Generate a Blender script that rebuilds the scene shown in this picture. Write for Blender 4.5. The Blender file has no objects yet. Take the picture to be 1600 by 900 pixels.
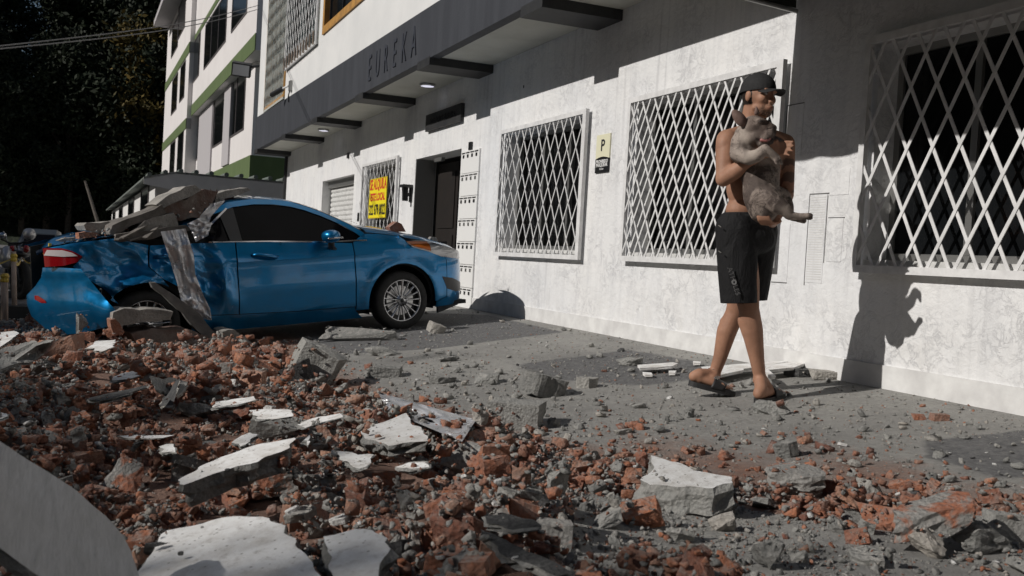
import bpy, bmesh, math, random
import numpy as np
from mathutils import Vector, Matrix, noise
random.seed(7); rng = np.random.default_rng(7)
sc = bpy.context.scene
COL = sc.collection
# ------------------------------------------------------------------ camera
# world: the long white wall is the plane Y=0, its foot Z=0; +X along the wall towards the viewer's right, street at Y<0
FPX = 1519.6
YA, PT, RO = (math.radians(a) for a in (23.335, 1.687, 3.262))
FW = np.array([-math.cos(YA)*math.cos(PT), math.sin(YA)*math.cos(PT), -math.sin(PT)])
_r = np.cross(FW, [0, 0, 1]); _r /= np.linalg.norm(_r); _u = np.cross(_r, FW)
RT = math.cos(RO)*_r + math.sin(RO)*_u
UP = -math.sin(RO)*_r + math.cos(RO)*_u
CP = np.array([0., -4.27, 0.66])
cd = bpy.data.cameras.new('camera'); cam = bpy.data.objects.new('camera', cd); COL.objects.link(cam)
cam.matrix_world = Matrix(((RT[0], UP[0], -FW[0], CP[0]), (RT[1], UP[1], -FW[1], CP[1]), (RT[2], UP[2], -FW[2], CP[2]), (0, 0, 0, 1)))
cd.sensor_width = 36; cd.lens = 36*FPX/1600; cd.clip_start = .05; cd.clip_end = 2000
cd.dof.use_dof = True; cd.dof.focus_distance = 6.2; cd.dof.aperture_fstop = 7.1
sc.camera = cam
# measuring helpers: a direction read off the photograph, met with a real plane of the place
def ray(x, y): return FW + RT*(x-800)/FPX - UP*(y-450)/FPX
def onY(x, y, Y=0.):
    d = ray(x, y); return CP + d*((Y-CP[1])/d[1])
def onX(x, y, X=0.):
    d = ray(x, y); return CP + d*((X-CP[0])/d[0])
def onZ(x, y, Z=0.):
    d = ray(x, y); return CP + d*((Z-CP[2])/d[2])
def atd(x, y, z): return CP + ray(x, y)*z
def proj(P):
    v = np.asarray(P, float)-CP; z = v@FW
    return 800+FPX*(v@RT)/z, 450-FPX*(v@UP)/z, z
# ------------------------------------------------------------------ light
SUN = np.array([-.02, 1., -.63]); SUN /= np.linalg.norm(SUN)
EL = math.asin(-SUN[2])
W = bpy.data.worlds.new('World'); sc.world = W; W.use_nodes = True
nt = W.node_tree; bg = nt.nodes['Background']
sky = nt.nodes.new('ShaderNodeTexSky'); sky.sky_type = 'NISHITA'; sky.sun_disc = False
sky.sun_elevation = EL; sky.sun_rotation = math.atan2(-SUN[0], -SUN[1])
nt.links.new(sky.outputs[0], bg.inputs[0]); bg.inputs[1].default_value = 0.05
sl = bpy.data.lights.new('sun', 'SUN'); sun = bpy.data.objects.new('sun', sl); COL.objects.link(sun)
sl.energy = 5.0; sl.angle = math.radians(.5); sl.color = (1, .955, .9)
sun.rotation_euler = Vector(SUN).to_track_quat('-Z', 'Y').to_euler(); sun.location = (0, -8, 12)
sc.view_settings.view_transform = 'Standard'; sc.view_settings.look = 'None'
sc.view_settings.exposure = -.55; sc.view_settings.gamma = 1
# ------------------------------------------------------------------ materials
def mat(name, col=(.5, .5, .5), rough=.7, metal=0., spec=.5, **k):
    m = bpy.data.materials.new(name); m.use_nodes = True
    b = m.node_tree.nodes['Principled BSDF']
    b.inputs['Base Color'].default_value = (*col, 1); b.inputs['Roughness'].default_value = rough
    b.inputs['Metallic'].default_value = metal; b.inputs['Specular IOR Level'].default_value = spec
    for kk, v in k.items(): b.inputs[kk].default_value = v
    return m
class NT:
    def __init__(s, m): s.m = m; s.t = m.node_tree; s.b = s.t.nodes['Principled BSDF']; s.co = None
    def n(s, t, **k):
        o = s.t.nodes.new(t)
        for a, v in k.items(): setattr(o, a, v)
        return o
    def l(s, a, b): s.t.links.new(a, b)
    def coord(s, kind='Object'):
        return s.n('ShaderNodeTexCoord').outputs[kind]
    def pos(s): return s.n('ShaderNodeNewGeometry').outputs['Position']
    def noise(s, vec, scale, detail=5, rough=.6, dist=0., out=0):
        o = s.n('ShaderNodeTexNoise'); s.l(vec, o.inputs['Vector'])
        o.inputs['Scale'].default_value = scale; o.inputs['Detail'].default_value = detail
        o.inputs['Roughness'].default_value = rough; o.inputs['Distortion'].default_value = dist
        return o.outputs[out]
    def vor(s, vec, scale, feat='F1', out='Distance'):
        o = s.n('ShaderNodeTexVoronoi', feature=feat); s.l(vec, o.inputs['Vector']); o.inputs['Scale'].default_value = scale
        return o.outputs[out]
    def ramp(s, f, stops):
        o = s.n('ShaderNodeValToRGB'); s.l(f, o.inputs[0]); e = o.color_ramp.elements
        while len(e) < len(stops): e.new(.5)
        for i, (p, c) in enumerate(stops):
            e[i].position = p; e[i].color = (*c, 1) if hasattr(c, '__len__') else (c, c, c, 1)
        return o.outputs[0]
    def mix(s, f, a, b, mode='MIX'):
        o = s.n('ShaderNodeMix', data_type='RGBA', blend_type=mode)
        for sock, v in ((o.inputs[0], f), (o.inputs[6], a), (o.inputs[7], b)):
            if hasattr(v, 'is_linked'): s.l(v, sock)
            elif hasattr(v, '__len__'): sock.default_value = (*v, 1)
            else: sock.default_value = v
        return o.outputs[2]
    def math(s, op, a, b=0.):
        o = s.n('ShaderNodeMath', operation=op)
        for i, v in enumerate((a, b)):
            if hasattr(v, 'is_linked'): s.l(v, o.inputs[i])
            else: o.inputs[i].default_value = v
        return o.outputs[0]
    def attr(s, name): return s.n('ShaderNodeAttribute', attribute_name=name).outputs['Fac']
    def color(s, c): s.l(c, s.b.inputs['Base Color'])
    def rough(s, c): s.l(c, s.b.inputs['Roughness'])
    def bump(s, h, st=.5, d=.01, prev=None):
        o = s.n('ShaderNodeBump'); o.inputs['Strength'].default_value = st; o.inputs['Distance'].default_value = d
        s.l(h, o.inputs['Height'])
        if prev is not None: s.l(prev, o.inputs['Normal'])
        s.l(o.outputs[0], s.b.inputs['Normal']); return o.outputs[0]
    def scalev(s, vec, sc_):
        o = s.n('ShaderNodeMapping'); s.l(vec, o.inputs[0]); o.inputs['Scale'].default_value = sc_; return o.outputs[0]
def noisy(name, c1, c2, scale=8, rough=.8, bump=.3, bs=60, bd=.004, **k):
    m = mat(name, c1, rough, **k); t = NT(m); v = t.coord()
    t.color(t.mix(t.ramp(t.noise(v, scale), [(.35, 0.), (.65, 1.)]), c1, c2))
    if bump: t.bump(t.noise(v, bs, 6), bump, bd)
    return m
def wall_mat():
    m = mat('rough_white_plaster', (.7, .7, .7), .75); t = NT(m); v = t.pos()
    big = t.noise(v, .9, 4, .6)
    vein = t.noise(v, 9, 9, .7, .7)
    v2 = t.math('ABSOLUTE', t.math('SUBTRACT', vein, .5))
    veins = t.ramp(v2, [(0., .5), (.02, .15), (.05, 0.)])
    patch = t.ramp(t.noise(v, 2.2, 5, .6), [(.42, 0.), (.62, 1.)])
    fac = t.math('MULTIPLY', veins, patch)
    base = t.mix(t.ramp(big, [(.3, 0.), (.7, 1.)]), (.72, .73, .745), (.79, .785, .775))
    streak = t.ramp(t.noise(t.scalev(v, (7, 7, .6)), 1.5, 5, .6), [(.45, 0.), (.75, .5)])
    base = t.mix(streak, base, (.58, .585, .6))
    c = t.mix(fac, base, (.45, .455, .48))
    sx = t.n('ShaderNodeSeparateXYZ'); t.l(v, sx.inputs[0]); zz = sx.outputs[2]
    low = t.ramp(zz, [(.0, 1.), (.55, 0.)]); grime = t.math('MULTIPLY', low, t.ramp(t.noise(v, 4.5, 8, .7), [(.48, 0.), (.75, .55)]))
    c = t.mix(grime, c, (.42, .40, .37))
    drip = t.math('MULTIPLY', t.ramp(t.noise(t.scalev(v, (9, 9, .35)), 1.7, 4, .55), [(.56, 0.), (.72, .55)]), t.ramp(t.noise(v, .8, 3), [(.4, 0.), (.6, 1.)]))
    c = t.mix(drip, c, (.47, .47, .48))
    t.color(c)
    h = t.math('SUBTRACT', t.math('MULTIPLY', t.noise(v, 16, 8, .7, .8), 1.), t.math('MULTIPLY', fac, .5))
    t.bump(h, .55, .02)
    return m
M = {}
M['wall'] = wall_mat()
M['plinth'] = noisy('white_plinth_paint', (.72, .72, .71), (.56, .555, .55), 5, .7, .35, 30, .006)
M['upper'] = noisy('upper_white_paint', (.74, .74, .73), (.66, .665, .66), 1.2, .75, .15, 30)
def stained(name, c, c2, sc_=(3, 3, .4), r=.7):
    m = mat(name, c, r); t = NT(m); v = t.pos()
    t.color(t.mix(t.ramp(t.noise(t.scalev(v, sc_), 2, 6), [(.4, 0.), (.75, 1.)]), c, c2)); t.bump(t.noise(v, 25, 6), .25, .006); return m
M['band'] = stained('charcoal_paint', (.033, .036, .044), (.05, .054, .064))
M['soffit'] = stained('soffit_paint', (.52, .52, .47), (.42, .42, .37), (1, 1, 1))
M['beam'] = noisy('black_beam_paint', (.016, .017, .019), (.03, .03, .03), 5, .6)
M['letters'] = mat('letter_paint', (.034, .038, .05), .6)
M['score'] = mat('joint_grey', (.13, .13, .13), .9)
M['grille'] = noisy('white_enamel', (.75, .75, .75), (.6, .6, .6), 12, .45, .1, 80, .001)
M['grille_old'] = noisy('weathered_pale_enamel', (.5, .56, .55), (.4, .36, .3), 14, .55, .1, 80, .001)
M['alu'] = mat('aluminium_frame', (.35, .35, .34), .4, .8)
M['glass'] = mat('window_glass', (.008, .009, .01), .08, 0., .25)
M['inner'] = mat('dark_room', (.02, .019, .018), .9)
M['curtain'] = noisy('dark_curtain', (.07, .07, .075), (.03, .03, .03), 4, .9, 0)
M['sill'] = noisy('sill_paint', (.62, .62, .61), (.45, .45, .44), 9, .7)
M['orange'] = noisy('ochre_frame_paint', (.5, .26, .06), (.32, .17, .05), 6, .6)
M['black'] = mat('black_plastic', (.012, .012, .013), .4)
M['blackmatt'] = mat('black_matt', (.015, .015, .015), .85)
M['wood'] = noisy('brown_door_wood', (.012, .008, .006), (.007, .005, .004), 6, .6, .1)
M['white'] = mat('white_paint', (.75, .75, .74), .5)
M['shutter'] = noisy('shutter_paint', (.7, .7, .69), (.55, .55, .54), 5, .55, .05)
M['yellow'] = mat('yellow_board', (.83, .7, .02), .5)
M['redprint'] = mat('red_print', (.6, .03, .03), .5)
M['blackprint'] = mat('black_print', (.015, .015, .02), .5)
M['cream'] = mat('cream_sign', (.7, .68, .5), .5)
M['steel'] = mat('steel', (.5, .5, .5), .3, 1.)
m = mat('lamp_glow', (.8, .8, .9), .4); m.node_tree.nodes['Principled BSDF'].inputs['Emission Color'].default_value = (.85, .85, 1, 1)
m.node_tree.nodes['Principled BSDF'].inputs['Emission Strength'].default_value = 1.1; M['glow'] = m
# ------------------------------------------------------------------ mesh helpers
class MB:
    def __init__(s): s.v = []; s.f = []
    def add(s, vs, fs):
        o = len(s.v); s.v += [tuple(map(float, q)) for q in vs]; s.f += [tuple(i+o for i in f) for f in fs]; return s
    def box(s, a, b, R=None, c=(0, 0, 0)):
        vs = [(x, y, z) for z in (a[2], b[2]) for y in (a[1], b[1]) for x in (a[0], b[0])]
        if R is not None: vs = [tuple(R @ Vector(q) + Vector(c)) for q in vs]
        return s.add(vs, [(0, 2, 3, 1), (4, 5, 7, 6), (0, 1, 5, 4), (2, 6, 7, 3), (0, 4, 6, 2), (1, 3, 7, 5)])
    def bar(s, p, q, w, t, up=(0, 0, 1)):
        p, q = Vector(p), Vector(q); d = (q-p).normalized(); a = d.cross(Vector(up))
        if a.length < 1e-4: a = d.cross(Vector((1, 0, 0)))
        a.normalize(); b = d.cross(a)
        vs = [o + a*(i*w/2) + b*(j*t/2) for o in (p, q) for i, j in ((-1, -1), (1, -1), (1, 1), (-1, 1))]
        return s.add(vs, [(0, 1, 2, 3), (7, 6, 5, 4), (0, 4, 5, 1), (1, 5, 6, 2), (2, 6, 7, 3), (3, 7, 4, 0)])
    def tube(s, pts, r, n=8, cap=True):
        pts = [Vector(p) for p in pts]; rs = r if hasattr(r, '__len__') else [r]*len(pts); o = len(s.v)
        N = None
        for i, p in enumerate(pts):
            d = (pts[min(i+1, len(pts)-1)]-pts[max(i-1, 0)]).normalized()
            if N is None: N = d.cross(Vector((.3, .2, 1))).normalized()
            N = (N - d*N.dot(d)).normalized(); B = d.cross(N)
            for k in range(n):
                a = 2*math.pi*k/n; s.v.append(tuple(p + N*math.cos(a)*rs[i] + B*math.sin(a)*rs[i]))
        for i in range(len(pts)-1):
            for k in range(n):
                a = o+i*n+k; b = o+i*n+(k+1) % n; s.f.append((a, b, b+n, a+n))
        if cap: s.f.append(tuple(o+k for k in range(n))[::-1]); s.f.append(tuple(o+(len(pts)-1)*n+k for k in range(n)))
        return s
    def lathe(s, prof, n=32, T=None):   # prof (r, h) round local z
        o = len(s.v); T = T or Matrix()
        for r, h in prof:
            for k in range(n):
                a = 2*math.pi*k/n; s.v.append(tuple(T @ Vector((r*math.cos(a), r*math.sin(a), h))))
        for i in range(len(prof)-1):
            for k in range(n):
                a = o+i*n+k; b = o+i*n+(k+1) % n; s.f.append((a, b, b+n, a+n))
        return s
    def prism(s, poly, vec):
        n = len(poly); vec = Vector(vec); vs = [Vector(p) for p in poly]; vs += [v+vec for v in vs]
        return s.add(vs, [tuple(range(n))[::-1], tuple(range(n, 2*n))] + [(i, (i+1) % n, n+(i+1) % n, n+i) for i in range(n)])
    def build(s, name, m, parent=None, smooth=False, **tags):
        return mk(name, s.v, s.f, m, parent, smooth, **tags)
def settags(o, label=None, cat=None, group=None, kind=None):
    if label: o['label'] = label
    if cat: o['category'] = cat
    if group: o['group'] = group
    if kind: o['kind'] = kind
    return o
def link(name, me, parent=None, **tags):
    o = bpy.data.objects.new(name, me); COL.objects.link(o)
    if parent is not None: o.parent = parent
    return settags(o, **tags)
def mk(name, V, Fc, m, parent=None, smooth=False, **tags):
    me = bpy.data.meshes.new(name); me.from_pydata([tuple(v) for v in V], [], [tuple(f) for f in Fc]); me.update()
    bm = bmesh.new(); bm.from_mesh(me); bmesh.ops.recalc_face_normals(bm, faces=bm.faces); bm.to_mesh(me); bm.free()
    if m is not None: me.materials.append(m)
    if smooth: me.polygons.foreach_set('use_smooth', [True]*len(me.polygons))
    return link(name, me, parent, **tags)
def thing(name, label, cat, loc=(0, 0, 0), group=None):
    o = bpy.data.objects.new(name, None); COL.objects.link(o); o.location = loc; o.empty_display_size = .2
    bpy.context.view_layer.update()
    return settags(o, label, cat, group)
def part(name, mb, m, parent, smooth=False, **tags):   # geometry in world coordinates, parent Empty at its base
    o = mb.build(name, m, parent, smooth, **tags)
    if parent.type == 'EMPTY': o.matrix_parent_inverse = Matrix.Translation(-Vector(parent.location))
    return o
def sub(name, mb, m, parent, smooth=False, **tags):    # child of a part that is itself in world coordinates
    return mb.build(name, m, parent, smooth, **tags)
def textmesh(name, txt, size, extrude, m, Mx, parent=None, bold=0., align='CENTER', **tags):
    cu = bpy.data.curves.new(name, 'FONT'); cu.body = txt; cu.size = size; cu.extrude = extrude; cu.offset = bold
    cu.align_x = align; cu.align_y = 'CENTER'; cu.resolution_u = 3
    t = bpy.data.objects.new(name+'_c', cu); COL.objects.link(t)
    dg = bpy.context.evaluated_depsgraph_get(); dg.update()
    me = bpy.data.meshes.new_from_object(t.evaluated_get(dg)); bpy.data.objects.remove(t)
    me.transform(Mx); me.materials.clear(); me.materials.append(m); me.name = name
    return link(name, me, parent, **tags)
def frameM(org, ex, ey):      # local x,y -> ex, ey ; z = out
    ex = Vector(ex).normalized(); ey = Vector(ey).normalized(); ez = ex.cross(ey)
    return Matrix(((ex.x, ey.x, ez.x, org[0]), (ex.y, ey.y, ez.y, org[1]), (ex.z, ey.z, ez.z, org[2]), (0, 0, 0, 1)))
def sstep(a, b, x):
    t = np.clip((np.asarray(x, float)-a)/(b-a), 0, 1); return t*t*(3-2*t)
# ------------------------------------------------------------------ the white building
XL, XR = -24.3, 2.0            # ends of the street wall
BLD = thing('commercial_building', 'white plastered building with charcoal canopy band and barred ground floor windows', 'building', (-11, 0, 0))
openings = [  # x0, x1, z0, z1, depth
    (-20.05, -17.38, -.2, 2.04, .35),      # roller shutter
    (-16.5, -14.6, .8, 2.06, .22),
    (-13.66, -11.78, -.2, 2.04, .3),       # doorway
    (-10.27, -8.3, .78, 2.06, .2),
    (-7.36, -5.44, .78, 2.06, .2),
    (-4.54, -2.0, .78, 2.06, .2)]
def wall_with_openings(x0, x1, z0, z1, ops):
    mb = MB(); xs = sorted({x0, x1, *[v for o in ops for v in o[:2]]}); zs = sorted({z0, z1, *[v for o in ops for v in o[2:4]]})
    for i in range(len(xs)-1):
        for k in range(len(zs)-1):
            cx, cz = (xs[i]+xs[i+1])/2, (zs[k]+zs[k+1])/2
            if any(o[0] < cx < o[1] and o[2] < cz < o[3] for o in ops): continue
            mb.add([(xs[i], 0, zs[k]), (xs[i+1], 0, zs[k]), (xs[i+1], 0, zs[k+1]), (xs[i], 0, zs[k+1])], [(0, 1, 2, 3)])
    for a, b, c, d, t in ops:
        mb.add([(a, 0, c), (a, 0, d), (b, 0, d), (b, 0, c), (a, t, c), (a, t, d), (b, t, d), (b, t, c)],
               [(0, 1, 5, 4), (1, 2, 6, 5), (2, 3, 7, 6), (3, 0, 4, 7)])
    return mb
part('wall', wall_with_openings(XL, XR, -.35, 3.1, openings), M['wall'], BLD)
e = MB(); e.box((XL, .001, -.35), (XL+.02, 9, 7.6)); e.box((XL, 8.9, -.35), (XR, 9, 7.6)); e.box((XR-.02, .001, -.35), (XR, 8.9, 7.6)); part('end_wall', e, M['upper'], BLD)
# plinth, interrupted by door and shutter
for a, b in ((XL, -20.06), (-17.37, -13.67), (-11.77, XR)): part('plinth', MB().box((a, -.014, -.35), (b, -.001, .165)), M['plinth'], BLD)
# shallow inlays and scored patches in the plaster right of the third window
for (x0, x1, z0, z1) in ((-5.08, -4.92, .62, 1.19), (-5.42, -5.26, .61, 1.0), (-4.89, -4.76, .76, 1.035), (-4.9, -4.73, 1.18, 1.34), (-5.36, -5.2, 1.45, 1.8)):
    part('inlay_panel', MB().box((x0, -.003, z0), (x1, .002, z1)), M['wall'], BLD)
gr = MB()
for k in range(34): z = .64+k*.016; gr.box((-5.07, -.0045, z), (-4.93, -.0032, z+.006))
part('louvre_panel', gr, M['plinth'], BLD, kind='stuff')
for a_, b_ in (((-5.088, -.003, .6), (-5.082, .001, 1.19)), ((-5.085, -.005, 1.19), (-4.9, .001, 1.197)), ((-4.895, -.005, 1.035), (-4.75, .001, 1.04)), ((-5.372, -.005, 1.8), (-5.2, .001, 1.806)), ((-5.375, -.003, 1.45), (-5.37, .001, 1.8)), ((-5.42, -.003, .604), (-5.26, .001, .61)), ((-4.915, -.003, .75), (-4.911, .001, 1.18))): part('score_line', MB().box(a_, b_), M['score'], BLD)
for (x, z, h) in ((-9.9, 2.55, .02),): part('bolt_hole', MB().box((x, -.004, z), (x+.02, .001, z+.03)), M['blackmatt'], BLD)
# upper storey, flush with the canopy front
YU = -.76
def ztop(x): return 3.54 + (x+10.55)*(-.0138)
upops = [(-17.02, -13.4, 4.36, 6.3), (-23.22, -20.6, 3.72, 6.5), (-20.55, -17.42, 4.3, 6.3)]
up = MB(); xs = [XL, -23.22, -20.6, -20.55, -17.42, -17.02, -13.4, XR]
for i in range(len(xs)-1):
    a, b = xs[i], xs[i+1]; o = [q for q in upops if q[0] <= (a+b)/2 <= q[1]]
    def quad(z0a, z0b, z1): up.add([(a, YU, z0a), (b, YU, z0b), (b, YU, z1), (a, YU, z1)], [(0, 1, 2, 3)])
    if o: 
        z0, z1 = o[0][2:4]; quad(ztop(a), ztop(b), max(z0, ztop(a)+.005)); quad(z1, z1, 7.6)
        z0 = max(z0, ztop(a)+.005)
        up.add([(a, YU, z0), (b, YU, z0), (b, YU+.14, z0), (a, YU+.14, z0)], [(0, 1, 2, 3)])
        up.add([(a, YU, z0), (a, YU+.14, z0), (a, YU+.14, z1), (a, YU, z1)], [(0, 1, 2, 3)])
        up.add([(b, YU, z0), (b, YU+.14, z0), (b, YU+.14, z1), (b, YU, z1)], [(0, 1, 2, 3)])
    else: quad(ztop(a), ztop(b), 7.6)
up.add([(XL, YU, 3.5), (XL, 9, 3.5), (XL, 9, 7.6), (XL, YU, 7.6)], [(0, 1, 2, 3)])
up.box((XL-.2, YU-.3, 7.6), (XR+.2, 9.2, 7.8))
part('upper_wall', up, M['upper'], BLD)
# charcoal canopy band
cb = MB(); Yb = YU-.035; n = 40
for i in range(n):
    a = XL-.03+(XR-XL+.03)*i/n; b = XL-.03+(XR-XL+.03)*(i+1)/n
    cb.add([(a, Yb, 2.935), (b, Yb, 2.935), (b, Yb, ztop(b)), (a, Yb, ztop(a)), (a, YU+.08, 2.935), (b, YU+.08, 2.935), (b, YU-.002, ztop(b)), (a, YU-.002, ztop(a))],
           [(0, 1, 2, 3), (0, 4, 5, 1), (3, 2, 6, 7)])
a = XL-.03; cb.add([(a, Yb, 2.935), (a, Yb, ztop(a)), (a, .0, ztop(a)), (a, .0, 2.935)], [(0, 1, 2, 3)])
part('canopy_band', cb, M['band'], BLD)
part('soffit', MB().box((XL, YU+.08, 2.952), (XR, .02, 3.05)), M['soffit'], BLD)
for bx in (-24.3, -20.57, -17.5, -14.34, -11.3, -8.21, -5.1, -2.0, 1.1):
    w = .47 if bx > -24 else .5
    part('canopy_beam', MB().box((bx, Yb-.004, 2.855), (bx+w, -.002, 2.9515)), M['beam'], BLD)
part('corner_post', MB().box((XL+.0, -.06, -.35), (XL+.1, -.0005, 2.85)), M['beam'], BLD)
# relief letters EUREKA on the band
lo = Vector((-13.72, Yb-.012, 3.235)); wl = 2.42
for i, ch in enumerate('EUREKA'):
    x = lo.x+.18+i*(wl-.36)/5
    Mx = frameM((x, Yb-.003, 3.22), (1, 0, 0), (0, 0, 1)) @ Matrix.Diagonal((.62, 1, 1, 1))
    o = textmesh('letter', ch, .53, .009, M['letters'], Mx, BLD); o.matrix_parent_inverse = Matrix.Translation(-Vector(BLD.location))
# little black cable line on the soffit, wall boxes
for x, z, w in ((-17.93, 2.36, .1), (-11.46, 1.99, .085)):
    part('vent_box', MB().box((x, -.03, z), (x+w, -.0005, z+.1)), M['black'], BLD)
# ceiling lamps
for X, Y in ((-12.6, -.24), (-18.75, -.31)):
    lm = thing('ceiling_lamp', 'round lit soffit lamp ' + ('under the letters on the canopy' if X > -15 else 'under the far end of the canopy'), 'lamp', (X, Y, 2.95))
    part('rim', MB().lathe([(.0, 2.951), (.1, 2.951), (.108, 2.94), (.104, 2.925), (.09, 2.918)], 24, Matrix.Translation((X, Y, 0))), M['steel'], lm, True)
    part('diffuser', MB().lathe([(.0, 2.914), (.05, 2.9145), (.09, 2.92), (.09, 2.94)], 24, Matrix.Translation((X, Y, 0))), M['glow'], lm, True)
# ------------------------------------------------------------------ windows behind the grilles
def window(x0, x1, z0, z1, Y, mull, curtain=None, fm='alu', parent=BLD, fw=.045):
    fr = MB()
    for a, b in (((x0, Y, z0), (x1, Y+.05, z0+fw)), ((x0, Y, z1-fw), (x1, Y+.05, z1)), ((x0, Y, z0+fw), (x0+fw, Y+.05, z1-fw)), ((x1-fw, Y, z0+fw), (x1, Y+.05, z1-fw))): fr.box(a, b)
    for mx in mull: fr.box((mx-fw/2, Y-.003, z0+fw), (mx+fw/2, Y+.047, z1-fw))
    w = part('window', fr, M[fm], parent)
    ed = [x0+fw]+[v for mx in mull for v in (mx-fw/2, mx+fw/2)]+[x1-fw]
    for i in range(0, len(ed), 2):
        sub('pane', MB().box((ed[i], Y+.018, z0+fw), (ed[i+1], Y+.024, z1-fw)), M['glass_clear'] if curtain else M['glass'], w)
    if curtain:
        cu = MB(); n = 120; vs = []
        for k in range(n+1):
            xx = x0+.03+(x1-x0-.06)*k/n; yy = Y+.1+.02*math.sin(k*.9)+.012*math.sin(k*2.3)
            vs += [(xx, yy, z0+.03), (xx, yy-.0, z1-.03)]
        cu.add(vs, [(2*k, 2*k+2, 2*k+3, 2*k+1) for k in range(n)])
        sub('curtain', cu, M[curtain], w)
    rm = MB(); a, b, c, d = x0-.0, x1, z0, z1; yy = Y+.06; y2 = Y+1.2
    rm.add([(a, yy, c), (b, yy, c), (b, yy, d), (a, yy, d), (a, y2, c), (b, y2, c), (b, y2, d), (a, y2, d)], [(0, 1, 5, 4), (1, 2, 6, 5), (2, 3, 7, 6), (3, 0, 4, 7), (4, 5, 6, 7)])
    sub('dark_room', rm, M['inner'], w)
    return w
gc = mat('clear_glass', (.9, .9, .9), .03, 0, .5); gc.node_tree.nodes['Principled BSDF'].inputs['Transmission Weight'].default_value = 1.; gc.node_tree.nodes['Principled BSDF'].inputs['IOR'].default_value = 1.05
M['glass_clear'] = gc
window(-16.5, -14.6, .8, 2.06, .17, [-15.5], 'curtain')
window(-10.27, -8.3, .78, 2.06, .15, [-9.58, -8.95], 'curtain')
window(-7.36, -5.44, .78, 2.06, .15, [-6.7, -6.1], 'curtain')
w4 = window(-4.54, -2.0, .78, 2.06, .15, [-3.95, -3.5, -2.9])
for x0, x1, z0 in ((-10.27, -8.3, .8), (-7.36, -5.44, .8), (-4.54, -2.0, .8)):
    part('window_sill', MB().box((x0-.02, -.012, .745), (x1+.02, .14, .7795)), M['sill'], BLD)
# inner diamond mesh with pale cardboard behind the right-hand window glass
mesh = MB()
for i in range(14):
    mesh.bar((-3.5, .142, .84+i*.06), (-3.0, .142, .84+i*.06), .003, .003); 
for i in range(9): mesh.bar((-3.5+i*.0625, .146, .82), (-3.5+i*.0625, .146, 1.64), .003, .003)
part('mosquito_mesh', mesh, M['alu'], BLD)
for i in range(5):
    x = -3.5+i*.1; part('cardboard', MB().prism([(x, .14, .85), (x+.09, .14, .85), (x+.09, .14, .97), (x+.03, .14, .99), (x, .14, .95)], (0, .006, 0)), noisy('pale_card', (.55, .42, .2), (.4, .3, .15), 5, .8, 0) if i == 0 else bpy.data.materials['pale_card'], BLD)
# expanding-lattice grilles: every bar its own object
def grille(name, label, x0, x1, z0, z1, p, q, m, Y=-.05, layers=((0, 0),), frame=.045, bw=.0145, grp='white lattice window grilles', side_r=True):
    g = thing(name, label, 'window grille', ((x0+x1)/2, Y, z0), grp)
    fr = MB(); t = .035
    fr.box((x0, Y-t/2, z0), (x1, Y+t/2, z0+frame)); fr.box((x0, Y-t/2, z1-frame), (x1, Y+t/2, z1)); fr.box((x0, Y-t/2, z0+frame), (x0+frame, Y+t/2, z1-frame))
    if side_r: fr.box((x1-frame*1.5, Y-t/2, z0+frame), (x1, Y+t/2, z1-frame))
    part('frame', fr, m, g)
    st = MB()
    for (sx, sz) in ((x0+.05, z0+.2), (x0+.05, z1-.2), (x1-.06, z0+.2), (x1-.06, z1-.2)): st.box((sx-.012, Y+t/2, sz-.012), (sx+.012, 0.01, sz+.012))
    part('bracket', st, m, g)
    for ox, lay in layers:
        for s in ((1, -1) if not lay else (1,)):
            k0 = int(math.floor(-(z1-z0)/q))-3
            for k in range(k0, int((x1-x0)/p)+4+int((z1-z0)/q)):
                # line: x = xs + s*(z-z1)/q*p with xs = x0+ox+k*p
                xs = x0+ox+k*p; pts = []
                za, zb = z0+frame*.7, z1-frame*.7
                f = lambda z: xs + s*(z-z1)/q*p
                lo_, hi_ = (za, zb)
                sl_ = s*p/q
                zx0 = z1+(x0+frame*.7-xs)/sl_; zx1 = z1+(x1-frame*.7-xs)/sl_
                lo_ = max(lo_, min(zx0, zx1)); hi_ = min(hi_, max(zx0, zx1))
                if hi_-lo_ < .06: continue
                yy = Y+(-.004-.006*(s > 0)) + lay*.022
                part('grille_bar', MB().bar((f(lo_), yy, lo_), (f(hi_), yy, hi_), bw, .0045, (0, 1, 0)), m, g)
    return g
grille('window_grille', 'wide white lattice grille of the rightmost window, partly in deep shade', -4.60, -1.9, .70, 2.11, .1865, .352, M['grille'], bw=.021)
grille('window_grille', 'dense white lattice grille of the window directly behind the walking man', -7.43, -5.36, .70, 2.11, .195, .352, M['grille'], layers=((0, 0), (.07, 1)), bw=.018)
grille('window_grille', 'white lattice grille between the parking sign and the open doorway', -10.34, -8.22, .69, 2.12, .193, .355, M['grille'])
grille('window_grille', 'white lattice grille carrying the yellow rental board', -16.6, -14.45, .5, 2.15, .22, .35, M['grille'])
# the door and its hall
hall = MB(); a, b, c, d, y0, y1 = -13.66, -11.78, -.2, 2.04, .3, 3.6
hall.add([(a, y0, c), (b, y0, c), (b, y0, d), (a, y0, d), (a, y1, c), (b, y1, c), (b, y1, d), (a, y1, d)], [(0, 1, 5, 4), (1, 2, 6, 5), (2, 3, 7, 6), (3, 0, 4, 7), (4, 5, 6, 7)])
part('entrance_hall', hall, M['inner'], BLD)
dr = part('door', MB().box((-13.6, .32, -.1), (-12.72, .37, 1.98)), M['wood'], BLD)
pn = MB()
for zz in (.15, 1.05): pn.box((-13.5, .305, zz), (-12.82, .3195, zz+.8))
sub('door_panel', pn, M['wood'], dr)
part('wall_notice', MB().box((-12.25, .9, .95), (-12.08, .92, 1.2)), M['white'], BLD)
part('door_closer', MB().box((-12.95, .03, 1.95), (-12.65, .08, 2.0)), M['alu'], BLD)
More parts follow.
